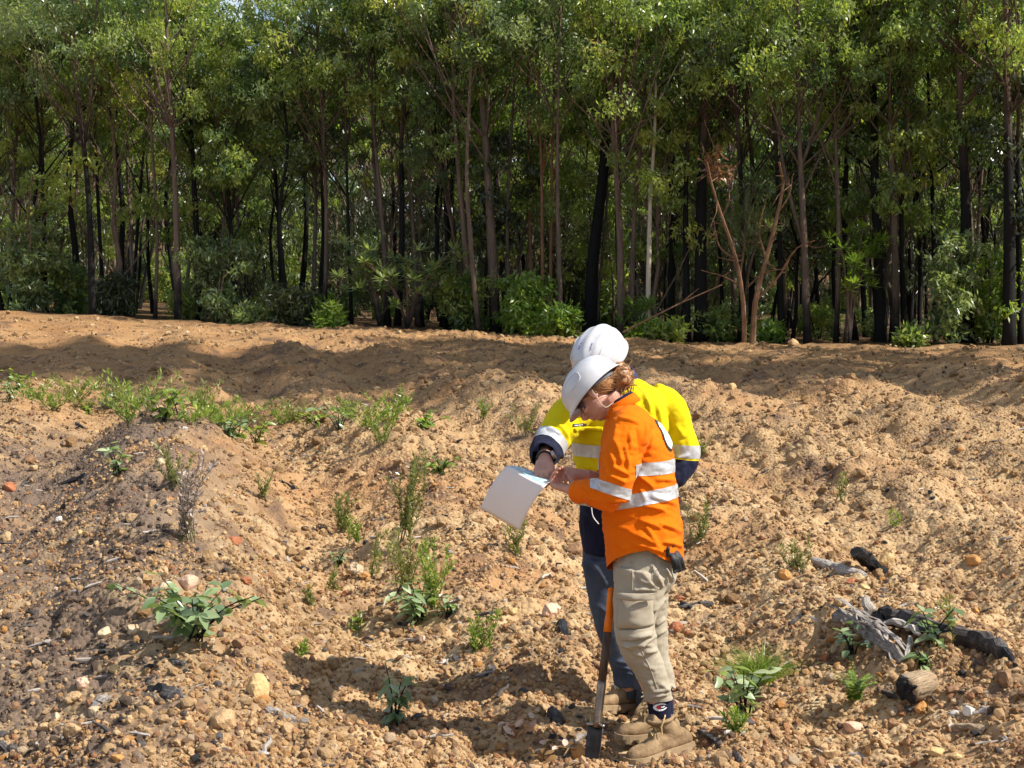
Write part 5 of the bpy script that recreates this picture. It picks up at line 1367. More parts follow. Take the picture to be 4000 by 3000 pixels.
# yoke of navy at the collar
mt = []
mt.append(band_from(ys_me, M(2645, 1757, .055), Vector((.10, -.02, 1)), .056, .0022, 'reflective_tape', lambda c: c.x > M(2600, 0).x))
mt.append(band_from(ys_me, M(*r1(612, 872), -.27), Vector((-.50, -.50, -.62)), .054, .0022, 'reflective_tape', lambda c: c.x < M(2226, 0, -.2).x))
mt.append(band_from(ys_me, M(2300, 1757), Vector((.04, 0, 1)), .054, .0022, 'reflective_tape', lambda c: c.x > M(2236, 0, -.1).x and c.x < M(2592, 0).x))
shirt_m = link('shirt', ys_me, [m_yellow, m_navy], pm, smooth=True)
for t_ in mt: link('reflective_tape', t_, m_tape, shirt_m, smooth=True)
nc = M(2416, 1490, -.01); axn = Vector((-.22, -.25, .94)).normalized(); cf, cl, cu = basis(fm - axn * fm.dot(axn), axn)
cm = MB(); vv = []; ffc = []
for j in range(NS + 1):
    a = R(25) + (2 * math.pi - 2 * R(25)) * j / NS; ca, sa = math.cos(a), math.sin(a)
    for (r_, h_) in [(.064, .026), (.070, .046), (.077, .045), (.090, -.004)]: vv.append(tuple(nc + cf * ca * r_ * 1.02 + cl * sa * r_ + cu * (h_ - .018 * (1 + ca) * .5)))
for j in range(NS):
    for i in range(3): a0 = j * 4 + i; ffc.append((a0, a0 + 1, a0 + 5, a0 + 4))
cm.add(vv, ffc); me = cm.mesh('collar'); solid(me, .003); link('collar', me, noise_mat('navy collar', (.022, .026, .075), (.03, .036, .10), 8, .8, .1), shirt_m, smooth=True)
bym = bvh_of(shirt_m)
lab = decal(bym, M(*r1(765, 764), -.2), (-.25, -.97, 0), .038, .0125, 0, lambda a, b: True, .003, 6, 'name_label', m_black, shirt_m)
decal(bym, M(*r1(765, 764), -.2), (-.25, -.97, 0), .024, .0036, 0, lambda a, b: int((a + 1) * 9) % 3 != 2, .0042, 18, 'label_lettering', m_white, lab)
patch(bym, [M(*r1(745, 782), -.2), M(*r1(905, 786), -.2), M(*r1(905, 806), -.2), M(*r1(748, 800), -.2)], Vector((-.25, -.97, 0)), .006, 'pocket_flap', m_yellow, shirt_m, bulge=.008)
MB().tube(interp_path([M(*r1(845, 1290), -.17), M(*r1(858, 1360), -.17), M(*r1(893, 1405), -.17)], 10), .0022, 5).build('white_cord', m_white, shirt_m)
# jeans
jn = MB()
v, fc = loft([(M(2415, 2080), lm * .155, fm * .115), (M(2415, 2160), lm * .165, fm * .12), (M(2418, 2230), lm * .165, fm * .115), (M(2420, 2280), lm * .14, fm * .08)], 32, 5); jn.add(v, fc)
limb(jn, [M(2358, 2190, -.02), M(2362, 2300, -.03), M(2372, 2400, -.03), M(2405, 2510, 0), M(2436, 2600, .015), M(2452, 2668, .03)], [.100, .080, .068, .062, .058, .060], 24, 24)
limb(jn, [M(2470, 2190, .05), M(2488, 2300, .03), M(2502, 2400, .02), M(2515, 2510, 0), M(2522, 2590, 0), M(2524, 2690, 0)], [.100, .084, .072, .064, .060, .060], 24, 24)
jn_me = remesh(jn, .0066, 5, .5, 'jeans')
foldsJ = Folds(Ym, [(*r2(a, b), *r2(c, d), w, am) for a, b, c, d, w, am in [(250,220,380,420,14,.010),(300,540,400,620,12,.010),(360,690,420,640,12,.010),(430,930,580,960,9,.014),(430,960,580,1000,9,.012),(500,1010,580,1030,8,.010)]])
displace(jn_me, lambda p, no: foldsJ(p, no, 0) + n3(p, .07, 33) * .005 + n3(p, .03, 34) * .002)
link('jeans', jn_me, m_denim, pm, smooth=True)
boot(pm, M(2466, 2634, .045), M(2520, 2770, .10), M(2312, 2788, -.06), (m_suede, m_sole, m_lacew), seed=3)
boot(pm, M(2528, 2690, .0), M(2560, 2795, .05), M(2505, 2838, -.20), (m_suede, m_sole, m_lacew), seed=4)
hat_m, mpt, mB = helmet(pm, Cm, f_m, lhm2, u_m, m_hat, m_slotb, 1.0)
MB().ell(Cm - f_m * .03 + u_m * .005, (.094, .078, .07), Matrix((f_m, lhm2, u_m)).transposed(), 3).build('hair', noise_mat('grey hair', (.22, .20, .18), (.36, .33, .30), 50, .6, .3), pm, smooth=True)
# watch and ring
wd_ = (wR - eR).normalized(); wc = wR - wd_ * .005; ws, wt = wd_.orthogonal().normalized(), None; wt = wd_.cross(ws)
wt_o = MB().tube([wc + ws * .0335 * math.cos(a) + wt * .0335 * math.sin(a) for a in np.linspace(0, 6.283, 24)], .0075, 6, closed_ends=False, squash=.5).build('wrist_watch', m_black, pm, smooth=True)
nbk = Vector((.75, -.55, .35)).normalized(); nbk = (nbk - wd_ * nbk.dot(wd_)).normalized()
MB().tube([wc + nbk * .034, wc + nbk * .045], .018, 18).build('watch_case', m_steel, wt_o)

for an_ in (M(2462, 2660, .045), M(2526, 2700, .0)):
    MB().tube([an_ + Vector((0, 0, -.07)), an_ + Vector((0, 0, .02)), an_ + Vector((-.01, 0, .10))], [.047, .046, .046], 18).build('sock', m_denim, pm, smooth=True)
# ------------------------------------------------------------------ what they hold and carry
m_paper = noise_mat('white paper', (0.72, 0.64, 0.60), (0.77, 0.69, 0.65), 3, .6, .1, 30, .002, .3)
A_, B_, C_, A2_ = P(1975, 1821, 6.34), P(2128, 1902, 6.17), P(2188, 1884, 6.34), P(2050, 1838, 6.52)
D_, E_ = P(1880, 1988, 6.46), P(2033, 2074, 6.29)
vv = []; ff = []; NA, NB = 14, 26
for j in range(NB + 1):
    b = j / NB
    for i in range(NA + 1):
        a = i / NA
        if b < .42:
            t = b / .42; p = (A2_ * (1 - a) + C_ * a) * (1 - t) + (A_ * (1 - a) + B_ * a) * t
            p = p + Vector((0, 0, .010 * math.sin(math.pi * t) + .004 * math.sin(a * 7)))
        else:
            t = (b - .42) / .58; p = (A_ * (1 - a) + B_ * a) * (1 - t) + (D_ * (1 - a) + E_ * a) * t
            n = Vector((-.6, -.63, .5)); p = p + n * (.014 * math.sin(math.pi * t) + .012 * math.sin(math.pi * a) * t + .006 * math.sin(5 * a + 2) * t * t)
        vv.append(tuple(p))
for j in range(NB):
    for i in range(NA): a0 = j * (NA + 1) + i; ff.append((a0, a0 + 1, a0 + NA + 2, a0 + NA + 1))
me = MB().add(vv, ff).mesh('paper_map'); solid(me, .0006)
mapo = link('paper_map', me, m_paper, None, True, loc=(A_ + B_) / 2)
tag(mapo, 'large white sheet folded over the hand, plain back hanging down, blue print on top', 'map')
mt_, nt, b = new_mat('map print'); tc = nt.nodes.new('ShaderNodeTexCoord'); nn_ = N(nt, 'ShaderNodeTexNoise', Scale=28, Detail=5, Roughness=.6); nt.links.new(tc.outputs['Object'], nn_.inputs['Vector'])
rp = ramp(nt, [(.40, (.72, .74, .74)), (.46, (.22, .42, .58)), (.52, (.34, .58, .68)), (.56, (.30, .46, .30)), (.62, (.55, .66, .50)), (.70, (.72, .72, .66))], 'CONSTANT'); nt.links.new(nn_.outputs['Fac'], rp.inputs['Fac']); nt.links.new(rp.outputs['Color'], b.inputs['Base Color']); setin(b, Roughness=.5)
vv2 = []; ff2 = []
for j in range(0, 11):
    for i in range(1, NA):
        vv2.append(tuple(Vector(vv[j * (NA + 1) + i]) + Vector((-.0005, -.0005, .0016))))
w_ = NA - 1
for j in range(10):
    for i in range(w_ - 1): a0 = j * w_ + i; ff2.append((a0, a0 + 1, a0 + w_ + 1, a0 + w_))
MB().add(vv2, ff2).build('map_print', mt_, mapo)

# narrow spade stuck in the ground between them
m_wood = noise_mat('dark handle wood', (.045, .026, .018), (.12, .07, .045), 6, .55, .2, 60, .003, .3, stretch=(8, 8, 1))
m_orgp = noise_mat('orange plastic', (.72, .16, .004), (.78, .19, .006), 5, .45, 0)
m_blade = noise_mat('dark blade steel', (.05, .045, .042), (.12, .11, .10), 14, .6, .3, 60, .003, .5, metal=.8)
s_top, s_b = P(2391, 2312, 6.27), P(2312, 3010, 6.11); ax = (s_b - s_top).normalized(); Ls = (s_b - s_top).length
def sp_(t): return s_top + ax * (Ls * t)
spade = empty('spade', (s_b.x, s_b.y, gz(s_b.x, s_b.y))); tag(spade, 'narrow trenching spade stuck upright in the gravel with an orange grip and dark shaft', 'spade')
MB().tube([sp_(.19), sp_(.36), sp_(.51)], [.0150, .0165, .0165], 14).build('shaft', m_wood, spade, True)
MB().tube([sp_(.505), sp_(.53), sp_(.73), sp_(.765)], [.0175, .0178, .0165, .0150], 14).build('socket', noise_mat('bronzed steel', (.13, .09, .065), (.30, .23, .18), 14, .38, .2, 60, .003, .5, metal=.85), spade, True)
sd = Vector((.18, .98, 0)); sd = (sd - ax * sd.dot(ax)).normalized()
dg_ = MB().tube([sp_(.23), sp_(.17), sp_(.12)], [.0165, .0170, .0150], 12)
for s_ in (-1, 1): dg_.tube(interp_path([sp_(.15), sp_(.11) + sd * s_ * .030, sp_(.05) + sd * s_ * .055, sp_(.0) + sd * s_ * .056], 10), .0115, 10)
dg_.tube([sp_(.0) - sd * .062, sp_(.0) + sd * .062], .0125, 12).build('grip', m_orgp, spade, True)
bx_ = Vector((.72, -.69, 0)); bx_ = (bx_ - ax * bx_.dot(ax)).normalized(); bn = ax.cross(bx_)
vv = []; ff = []
for j in range(9):
    t = j / 8; wd = .040 * (1 - .12 * t); z = .752 + .34 * t
    for i in range(9):
        u_ = i / 4 - 1; vv.append(tuple(sp_(z) + bx_ * u_ * wd + bn * (.020 * u_ * u_ - .012)))
for j in range(8):
    for i in range(8): a0 = j * 9 + i; ff.append((a0, a0 + 1, a0 + 10, a0 + 9))
me = MB().add(vv, ff).mesh('blade'); solid(me, .003); link('blade', me, m_blade, spade, True)
MB().tube(interp_path([sp_(.752) - bx_ * .044 + bn * .012, sp_(.747), sp_(.752) + bx_ * .044 + bn * .012], 9), .0055, 8).build('foot_tread', m_steel, spade, True)

# gloves tucked in the back pocket
for k, (a, b2, c, dy) in enumerate([((822, 195), (848, 230), (862, 292), -.16), ((850, 178), (872, 220), (890, 285), -.12)]):
    g = MB(); p0, p1, p2 = W(*r2(*a), dy), W(*r2(*b2), dy - .012), W(*r2(*c), dy)
    g.tube(interp_path([p0, p1, p2], 8), [.014, .018, .020, .020, .019, .017, .014, .010], 12, squash=.5)
    d = (p2 - p1).normalized(); sx = d.cross(Vector((0, 1, 0))).normalized()
    for q in (-1.4, -.5, .4, 1.3): g.tube(interp_path([p1 + sx * q * .009, p2 + sx * q * .009, p2 + d * .020 + sx * q * .011 + Vector((0, .01 * q, 0))], 7), .0066, 8)
    g.tube(interp_path([p0 + d * .01 - sx * .02, p0 - sx * .005 - d * .03 + Vector((0, -.01, 0))], 5), .009, 8)
    go = link('glove', remesh(g, .0042, 4, .5, 'glove'), m_black, None, True, loc=p0)
    tag(go, ('black work glove hanging nearer the leg from the back pocket of the khaki trousers', 'black work glove sticking out behind from the back pocket of the khaki trousers')[k], 'glove', 'black gloves in the back pocket')

# ------------------------------------------------------------------ wood and stones lying on the clearing
def wood_mat(name, c1, c2, c3, scale=5.0):
    m, nt, b = new_mat(name); tc = nt.nodes.new('ShaderNodeTexCoord')
    n1 = N(nt, 'ShaderNodeTexNoise', Scale=scale * 3, Detail=8, Roughness=.7); n2 = N(nt, 'ShaderNodeTexNoise', Scale=150.0, Detail=5, Roughness=.7)
    ga = nt.nodes.new('ShaderNodeAttribute'); ga.attribute_name = 'grain'
    nt.links.new(tc.outputs['Object'], n1.inputs['Vector']); nt.links.new(ga.outputs['Vector'], n2.inputs['Vector'])
    r = ramp(nt, [(.32, c1), (.5, c2), (.68, c3)]); nt.links.new(n1.outputs['Fac'], r.inputs['Fac'])
    g2 = ramp(nt, [(.35, (.25, .23, .22)), (.55, (1, 1, 1))]); nt.links.new(n2.outputs['Fac'], g2.inputs['Fac'])
    c = mixc(nt, .8, r.outputs['Color'], g2.outputs['Color'], 'MULTIPLY'); nt.links.new(c, b.inputs['Base Color']); setin(b, Roughness=.85); b.inputs['Specular IOR Level'].default_value = .25
    bp = N(nt, 'ShaderNodeBump', Strength=.9, Distance=.012); nt.links.new(n2.outputs['Fac'], bp.inputs['Height']); nt.links.new(bp.outputs[0], b.inputs['Normal']); return m
m_wgrey = wood_mat('weathered grey wood', (.12, .105, .095), (.33, .29, .26), (.52, .47, .42))
m_wpale = wood_mat('bleached wood', (.26, .22, .18), (.46, .41, .36), (.64, .59, .54))
m_wdark = wood_mat('half burnt wood', (.018, .016, .016), (.075, .065, .062), (.20, .18, .17))
m_wchar = wood_mat('charcoal', (.008, .008, .009), (.018, .018, .020), (.06, .06, .065))
m_wtan = wood_mat('tan wood', (.30, .20, .12), (.44, .32, .20), (.55, .43, .30))
def grain(me, q, n, r):
    m = len(q); a = np.linspace(0, 2 * math.pi, n, endpoint=False); al = np.r_[0, np.cumsum(np.linalg.norm(np.diff(np.asarray(q, float), axis=0), axis=1))]
    g = np.zeros((len(me.vertices), 3), np.float32)
    for i in range(m): g[i * n:(i + 1) * n] = np.stack([np.cos(a) * r, np.sin(a) * r, np.full(n, al[i] * .10)], 1)
    at = me.attributes.new('grain', 'FLOAT_VECTOR', 'POINT'); at.data.foreach_set('vector', g.ravel())
def lay(path, lift=0.0):
    out = []
    for (a, b_) in path:
        g = G(a, b_); out.append(Vector((g.x, g.y, g.z + lift)))
    return out
def crooked(name, label, path, r, mat, seed, n=10, m=14, rough=.14, lift=None, ends=None, group=None, knots=0, squash=None, cat='stick', heights=None):
    """a piece of wood lying along photo pixels"""
    pts = lay(path); R0 = np.max(r)
    for i, p in enumerate(pts): p.z = float(ground_h(np.array([p.x]), np.array([p.y]), False)[0]) + (R0 * .55 if lift is None else lift) + (heights[i] if heights else 0)
    q = interp_path(pts, m); rs = np.random.default_rng(seed); rr = np.interp(np.linspace(0, 1, m), np.linspace(0, 1, len(np.atleast_1d(r))), np.atleast_1d(r))
    q = q + rs.normal(size=q.shape) * R0 * .12; mb = MB(); mb.tube(q, rr * (1 + rs.normal(size=m) * .07), n, rough=rough, seed=seed, squash=squash)
    for k in range(knots):
        i = int(rs.integers(2, m - 2)); d = Vector(rs.normal(size=3)).normalized(); d.z = abs(d.z); b0 = Vector(q[i]); mb.tube([b0, b0 + d * rr[i] * 1.6], [rr[i] * .5, rr[i] * .25], 6, rough=.15, seed=seed + k)
    me = mb.mesh(name); grain(me, q, n, R0)
    if ends: me.materials.append(mat); me.materials.append(ends); 
    o = link(name, me, None if ends else mat, None, False, loc=tuple(pts[0]))
    if ends:
        k0 = len(q) * n; L = len(me.polygons); mi = np.zeros(L, int); fpr = n
        mi[-2 * n:] = 1; mi[(m - 1 - max(2, m // 6)) * n:(m - 1) * n] = 1; me.polygons.foreach_set('material_index', mi)
    tag(o, label, cat, group); return o
def r8(u, v): return (2800 + u * .5725, 2050 + v * .5725)
def r7(u, v): return (1100 + u * .5425, 2100 + v * .5425)
def r6(u, v): return (u * .5425, 2100 + v * .5425)
def r5(u, v): return (u * .5425, 1400 + v * .5425)
crooked('log', 'pale grey round log lying against a black burnt piece, upper right of the wood heap', [r8(670, 285), r8(840, 320), r8(1010, 355)], [.028, .033, .026], m_wpale, 1, 12, rough=.08, cat='log')
crooked('burnt_log', 'short black burnt log standing half up behind the pale grey round log', [r8(965, 330), r8(1050, 330), r8(1150, 345)], [.034, .036, .030], m_wchar, 2, 10, rough=.2, cat='log', heights=[.13, .05, .01], knots=2)
chunk = crooked('wood_block', 'upright bleached block of wood leaning at the back of the split grey log', [r8(1050, 690), r8(1030, 690), r8(1015, 690)], [.040, .042, .034], m_wpale, 3, 6, 6, rough=.12, cat='wood', heights=[.0, .07, .14], squash=.6)
# split grey log: a body and torn fibres
o = crooked('split_log', 'split weathered grey log torn into long fibres, in the middle of the wood heap', [r8(830, 650), r8(1000, 740), r8(1140, 850), r8(1270, 960)], [.046, .054, .046, .020], m_wgrey, 4, 9, rough=.22, cat='log', squash=.8, lift=.055)
fb = MB(); rsW = np.random.default_rng(9); 
p0, p1 = lay([r8(830, 640)])[0], lay([r8(1270, 980)])[0]
for k in range(26):
    a = rsW.uniform(-.05, .75); L = rsW.uniform(.12, .4); off = Vector((rsW.normal() * .02, rsW.normal() * .03, .05 + rsW.random() * .06))
    s0 = p0.lerp(p1, a) + off; s1 = p0.lerp(p1, min(a + L, 1.05)) + off * .9 + Vector((rsW.normal() * .015, rsW.normal() * .015, rsW.normal() * .015)); fb.tube([s0, s0.lerp(s1, .5) + Vector((0, 0, .01)), s1], [.006, .010, .003], 4, rough=.3, seed=k, squash=.45)
f_ = fb.build('torn_fibres', m_wgrey, o); f_['kind'] = 'stuff'
crooked('burnt_log', 'long dark half burnt log with black pointed end in the wood heap', [r8(1080, 690), r8(1320, 730), r8(1560, 780), r8(1800, 850), r8(1920, 930), r8(2045, 990)], [.034, .050, .052, .050, .038, .012], m_wdark, 5, 11, 22, rough=.12, cat='log', ends=m_wchar, lift=.058)
crooked('wood_piece', 'pale broken piece lying across the middle of the wood heap', [r8(1150, 770), r8(1270, 780), r8(1390, 800)], [.022, .030, .012], m_wpale, 6, 6, 8, rough=.25, cat='wood', squash=.5, heights=[.06, .05, .03])
crooked('wood_piece', 'black charred chunk on top of the wood heap under the bleached block', [r8(1100, 760), r8(1140, 740), r8(1170, 740)], [.030, .036, .022], m_wchar, 7, 7, 7, rough=.3, cat='wood', heights=[.04, .07, .10])
crooked('wood_piece', 'white forked splinter below the split grey log', [r8(1180, 890), r8(1220, 970), r8(1255, 1030)], [.012, .014, .006], m_wpale, 8, 6, 8, rough=.2, cat='wood', heights=[.05, .03, .01])
crooked('wood_piece', 'white straight splinter beside the forked splinter below the split grey log', [r8(1320, 850), r8(1300, 930), r8(1270, 1020)], [.012, .016, .006], m_wpale, 9, 6, 8, rough=.2, cat='wood', heights=[.05, .03, .01])
# cut log end with burnt face
c7 = G(*r8(1350, 1215)); lg = empty('cut_log', c7); tag(lg, 'short thick log with a burnt black end facing left, below the wood heap', 'log')
axl_ = Vector((.80, .55, .10)).normalized(); cc = c7 + Vector((-.02, 0, .058)); mb = MB(); q = [cc + axl_ * t for t in np.linspace(-.035, .13, 8)]
mb.tube(q, [.058, .066, .068, .067, .066, .064, .060, .052], 18, rough=.05, seed=3); me = mb.mesh('wood_body'); grain(me, q, 18, .06); link('wood_body', me, m_wtan, lg, True)
mb = MB().tube([cc - axl_ * .042, cc - axl_ * .030], [.050, .059], 16, rough=.16, seed=4)
for k in range(14):
    d = Vector(rsW.normal(size=3)); d = (d - axl_ * d.dot(axl_)).normalized() * rsW.uniform(0, .045); mb.ell(cc - axl_ * .042 + d, (.013, .013, .011), None, 1)
mb.build('burnt_face', m_wchar, lg)
for k, (path, r, mat, lab, cat) in enumerate([
  ([r8(1100, 1130), r8(1170, 1180), r8(1260, 1220)], [.014, .020, .012], m_wdark, 'dark splinter running under the burnt face of the short thick log', 'wood'),
  ([r8(1020, 1040), r8(1120, 1100), r8(1210, 1130)], [.008, .013, .008], m_wgrey, 'grey splinter left of the short thick log', 'wood'),
  ([r8(1260, 1270), r8(1330, 1290), r8(1380, 1310)], [.016, .020, .010], m_wdark, 'dark lump of wood in front of the short thick log', 'wood'),
  ([r8(1500, 1370), r8(1660, 1400), r8(1835, 1420)], [.010, .017, .019], m_wtan, 'brown bent stick with a dark end at the lower right', 'stick'),
  ([r8(1860, 1380), r8(1940, 1440), r8(2010, 1500)], [.006, .008, .004], m_wgrey, 'thin grey twig at the right border below the brown bent stick', 'twig'),
  ([r8(530, 1030), r8(620, 985), r8(705, 945)], [.009, .014, .010], m_wpale, 'short white stick between the grass tuft and the wood heap', 'stick'),
  ([r8(900, 1580), r8(960, 1600), r8(1050, 1630)], [.008, .014, .005], m_wpale, 'white chip of wood near the bottom border on the right', 'wood'),
  ([r8(1740, 1285), r8(1850, 1280), r8(1980, 1262)], [.012, .020, .006], m_wpale, 'pale tapering splinter right of the white ashy lumps', 'wood'),
  ([r8(130, 1600), r8(180, 1650)], [.018, .014], m_wdark, 'dark charred bit at the bottom border right of the boots', 'wood'),
  ([r8(500, 700), r8(560, 650), r8(600, 615)], [.006, .012, .008], m_wdark, 'dark leaning twig above the grass tuft', 'twig'),
  ([r8(640, 760), r8(700, 790), r8(740, 800)], [.007, .010, .006], m_wtan, 'brown twig between the grass tuft and the split grey log', 'twig'),
  ([r8(740, 1110), r8(760, 1160), r8(775, 1205)], [.005, .008, .005], m_wgrey, 'small grey twig left of the bright green fern', 'twig'),
  ([r2(120, 512), r2(200, 480), r2(285, 452)], [.010, .016, .018], m_wpale, 'pale curved branch poking out left of the blue jeans', 'stick'),
  ([r2(790, 575), r2(930, 575), r2(1105, 555)], [.008, .014, .018], m_wdark, 'dark flat stick behind the khaki trousers', 'stick'),
  ([r2(850, 545), r2(900, 555), r2(960, 570)], [.014, .018, .010], m_wchar, 'charred bit lying on the dark flat stick behind the khaki trousers', 'wood'),
  ([r2(850, 695), r2(930, 672), r2(1030, 672)], [.006, .010, .006], m_wpale, 'white strip of bark behind the khaki trousers', 'bark'),
  ([r2(1020, 1440), r2(1080, 1470), r2(1160, 1520)], [.014, .020, .010], m_wdark, 'grey and black splinter right of the near boot', 'wood'),
  ([r2(80, 1500), r2(170, 1480), r2(265, 1450)], [.008, .016, .006], m_wgrey, 'grey splintered wood left of the spade blade', 'wood'),
  ([r2(15, 1310), r2(40, 1350), r2(60, 1380)], [.026, .028, .022], m_wdark, 'upright charred stub left of the spade', 'wood'),
  ([r6(1930, 1270), r6(2060, 1300), r6(2210, 1330)], [.017, .020, .021], m_wgrey, 'grey weathered round stick beside the shadow of the two people', 'stick'),
  ([r6(1880, 1590), r6(1970, 1585), r6(2070, 1620)], [.016, .018, .014], m_wpale, 'pale curved stick near the bottom border left of the shadow', 'stick'),
  ([r6(1020, 1110), r6(1110, 1150), r6(1190, 1190)], [.010, .014, .010], m_wtan, 'split tan stick beside black charcoal at lower left', 'stick'),
  ([r6(1060, 1080), r6(1130, 1110), r6(1180, 1140)], [.020, .026, .018], m_wchar, 'black charcoal lump behind the split tan stick', 'charcoal'),
  ([r6(1190, 1130), r6(1250, 1150), r6(1320, 1185)], [.022, .030, .020], m_wdark, 'dark rough wood knot right of the black charcoal lump', 'wood'),
  ([r6(690, 1240), r6(740, 1190), r6(785, 1150)], [.022, .024, .016], m_wgrey, 'grey wedge of wood leaning on a pale stone at lower left', 'wood'),
  ([r6(430, 1590), r6(500, 1560), r6(570, 1530)], [.014, .020, .014], m_wgrey, 'grey wood fragment near the lower left corner', 'wood'),
  ([r6(0, 1530), r6(70, 1545), r6(130, 1520)], [.024, .028, .014], m_wdark, 'dark weathered lump in the lower left corner', 'wood'),
  ([r6(945, 1390), r6(1010, 1430), r6(1080, 1450)], [.006, .009, .006], m_wgrey, 'thin curved twig at lower left below the dark knot', 'twig'),
  ([r6(230, 260), r6(310, 235), r6(400, 215)], [.006, .010, .005], m_wdark, 'thin dark twig on the grey mound at the left', 'twig'),
  ([r6(1200, 100), r6(1260, 130), r6(1330, 170)], [.010, .015, .010], m_wdark, 'dark strip of bark behind the leafy seedling at left', 'bark'),
  ([r6(1195, 890), r6(1280, 920), r6(1320, 925)], [.012, .016, .010], m_wdark, 'brown dark stick in front of the leafy seedling at left', 'stick'),
  ([r5(410, 920), r5(490, 900), r5(590, 905)], [.018, .026, .012], m_wchar, 'black charred stick on the grey mound at far left', 'charcoal'),
  ([r5(120, 950), r5(180, 900), r5(225, 860)], [.012, .018, .008], m_wdark, 'dark bark strip beside the red stone at far left', 'bark'),
  ([r5(575, 480), r5(620, 505), r5(680, 540)], [.014, .020, .010], m_wdark, 'grey-black bark piece high on the grey mound', 'bark'),
  ([r5(1020, 660), r5(1070, 665), r5(1120, 668)], [.012, .018, .008], m_wchar, 'black stick at the right edge of the grey mound', 'charcoal'),
  ([r5(2030, 900), r5(2090, 925), r5(2150, 945)], [.022, .026, .016], m_wchar, 'black curled charcoal on the tan gravel left of the tall wispy weed', 'charcoal'),
  ([r7(520, 975), r7(610, 958), r7(710, 938)], [.009, .013, .010], m_wpale, 'white stick on the gravel left of the middle', 'stick'),
  ([r7(950, 1045), r7(1070, 1052), r7(1185, 1060)], [.007, .010, .006], m_wtan, 'pale tan stick behind the shadow beside a dark stone', 'stick'),
  ([r7(1530, 480), r7(1640, 455), r7(1745, 430)], [.006, .012, .007], m_wpale, 'white splinter left of the blue jeans', 'wood'),
  ([r7(1480, 1000), r7(1510, 950), r7(1545, 890)], [.010, .022, .014], m_wdark, 'brown stick standing half up near the furrow right of the low green weed', 'stick'),
  ([r7(2010, 640), r7(2030, 690), r7(2045, 720)], [.016, .022, .012], m_wchar, 'black angular charcoal left of the blue jeans', 'charcoal'),
  ([r7(930, 670), r7(980, 690), r7(1030, 705)], [.012, .016, .010], m_wdark, 'dark bark below the grey-green seedling', 'bark'),
  ([r7(40, 140), r7(90, 180), r7(140, 215)], [.008, .012, .008], m_wpale, 'white stick left of the pale tan rock', 'stick'),
  ([r7(130, 220), r7(160, 240), r7(190, 250)], [.016, .020, .012], m_wchar, 'charcoal bit under the white stick left of the pale tan rock', 'charcoal'),
]):
    crooked('wood_scrap' if cat == 'wood' else cat.replace(' ', '_'), lab, path, r, mat, 40 + k, 8, 10, rough=.2, cat=cat)
# scattered small charcoal and twigs: too many to count
xk, yk = clearing_points(2600, 4.8, 24, 1.7); sk = np.clip(np.exp(rng.normal(-4.3, .5, len(xk))), .006, .03)
kcol = bpy.data.collections.new('scrap shapes')
for k in range(8):
    if k < 5: me = rock_mesh('scrap', 1, 300 + k, .5, .45)
    else: me = MB().tube([(-2.2, 0, 0), (-.7, .25, .1), (.8, -.15, 0), (2.3, .1, .05)], [.22, .3, .28, .15], 5, rough=.2, seed=k).mesh('scrap')
    me.materials.append((m_wchar, m_wdark, m_wchar, m_wgrey, m_wdark, m_wpale, m_wgrey, m_wdark)[k]); kcol.objects.link(bpy.data.objects.new('scrap', me))
scatter_stuff('litter', np.stack([xk, yk, ground_h(xk, yk) + sk * .35], 1), sk, np.stack([rng.normal(size=len(xk)) * .25, rng.normal(size=len(xk)) * .25, rng.random(len(xk)) * 6.28], 1), kcol)

# stones
def solid_stone(name, c1, c2):
    return noise_mat(name, c1, c2, 12, .9, .7, 60, .01, .2, detail=8)
m_st = {'tan': solid_stone('tan stone', (.36, .22, .11), (.54, .36, .19)), 'pale': solid_stone('pale stone', (.40, .28, .17), (.60, .46, .30)), 'red': solid_stone('red stone', (.24, .085, .045), (.40, .16, .075)),
        'orange': solid_stone('orange stone', (.38, .17, .05), (.54, .28, .10)), 'brown': solid_stone('brown stone', (.16, .09, .05), (.30, .175, .095)), 'dark': solid_stone('dark stone', (.05, .04, .035), (.12, .09, .075)), 'pink': solid_stone('pink stone', (.48, .29, .19), (.64, .43, .31)), 'white': solid_stone('white stone', (.55, .50, .43), (.74, .69, .61)), 'yellow': solid_stone('yellow stone', (.42, .27, .12), (.60, .42, .20))}
def put_rock(label, pxy, rpx, kind, seed, flat=.75, group=None, sub=3, name='stone', sink=.35):
    g = G(*pxy); r = rpx / FPX * g.y
    me = rock_mesh(name, sub, seed, .32, flat); me.transform(Matrix.Rotation(seed * 1.7, 4, 'Z') @ Matrix.Scale(r, 4))
    me.materials.append(m_st[kind]); o = bpy.data.objects.new(name, me); COL.objects.link(o); o.location = (g.x, g.y + r * .3, g.z + r * flat * (.5 - sink + .35)); tag(o, label, 'stone', group); return o
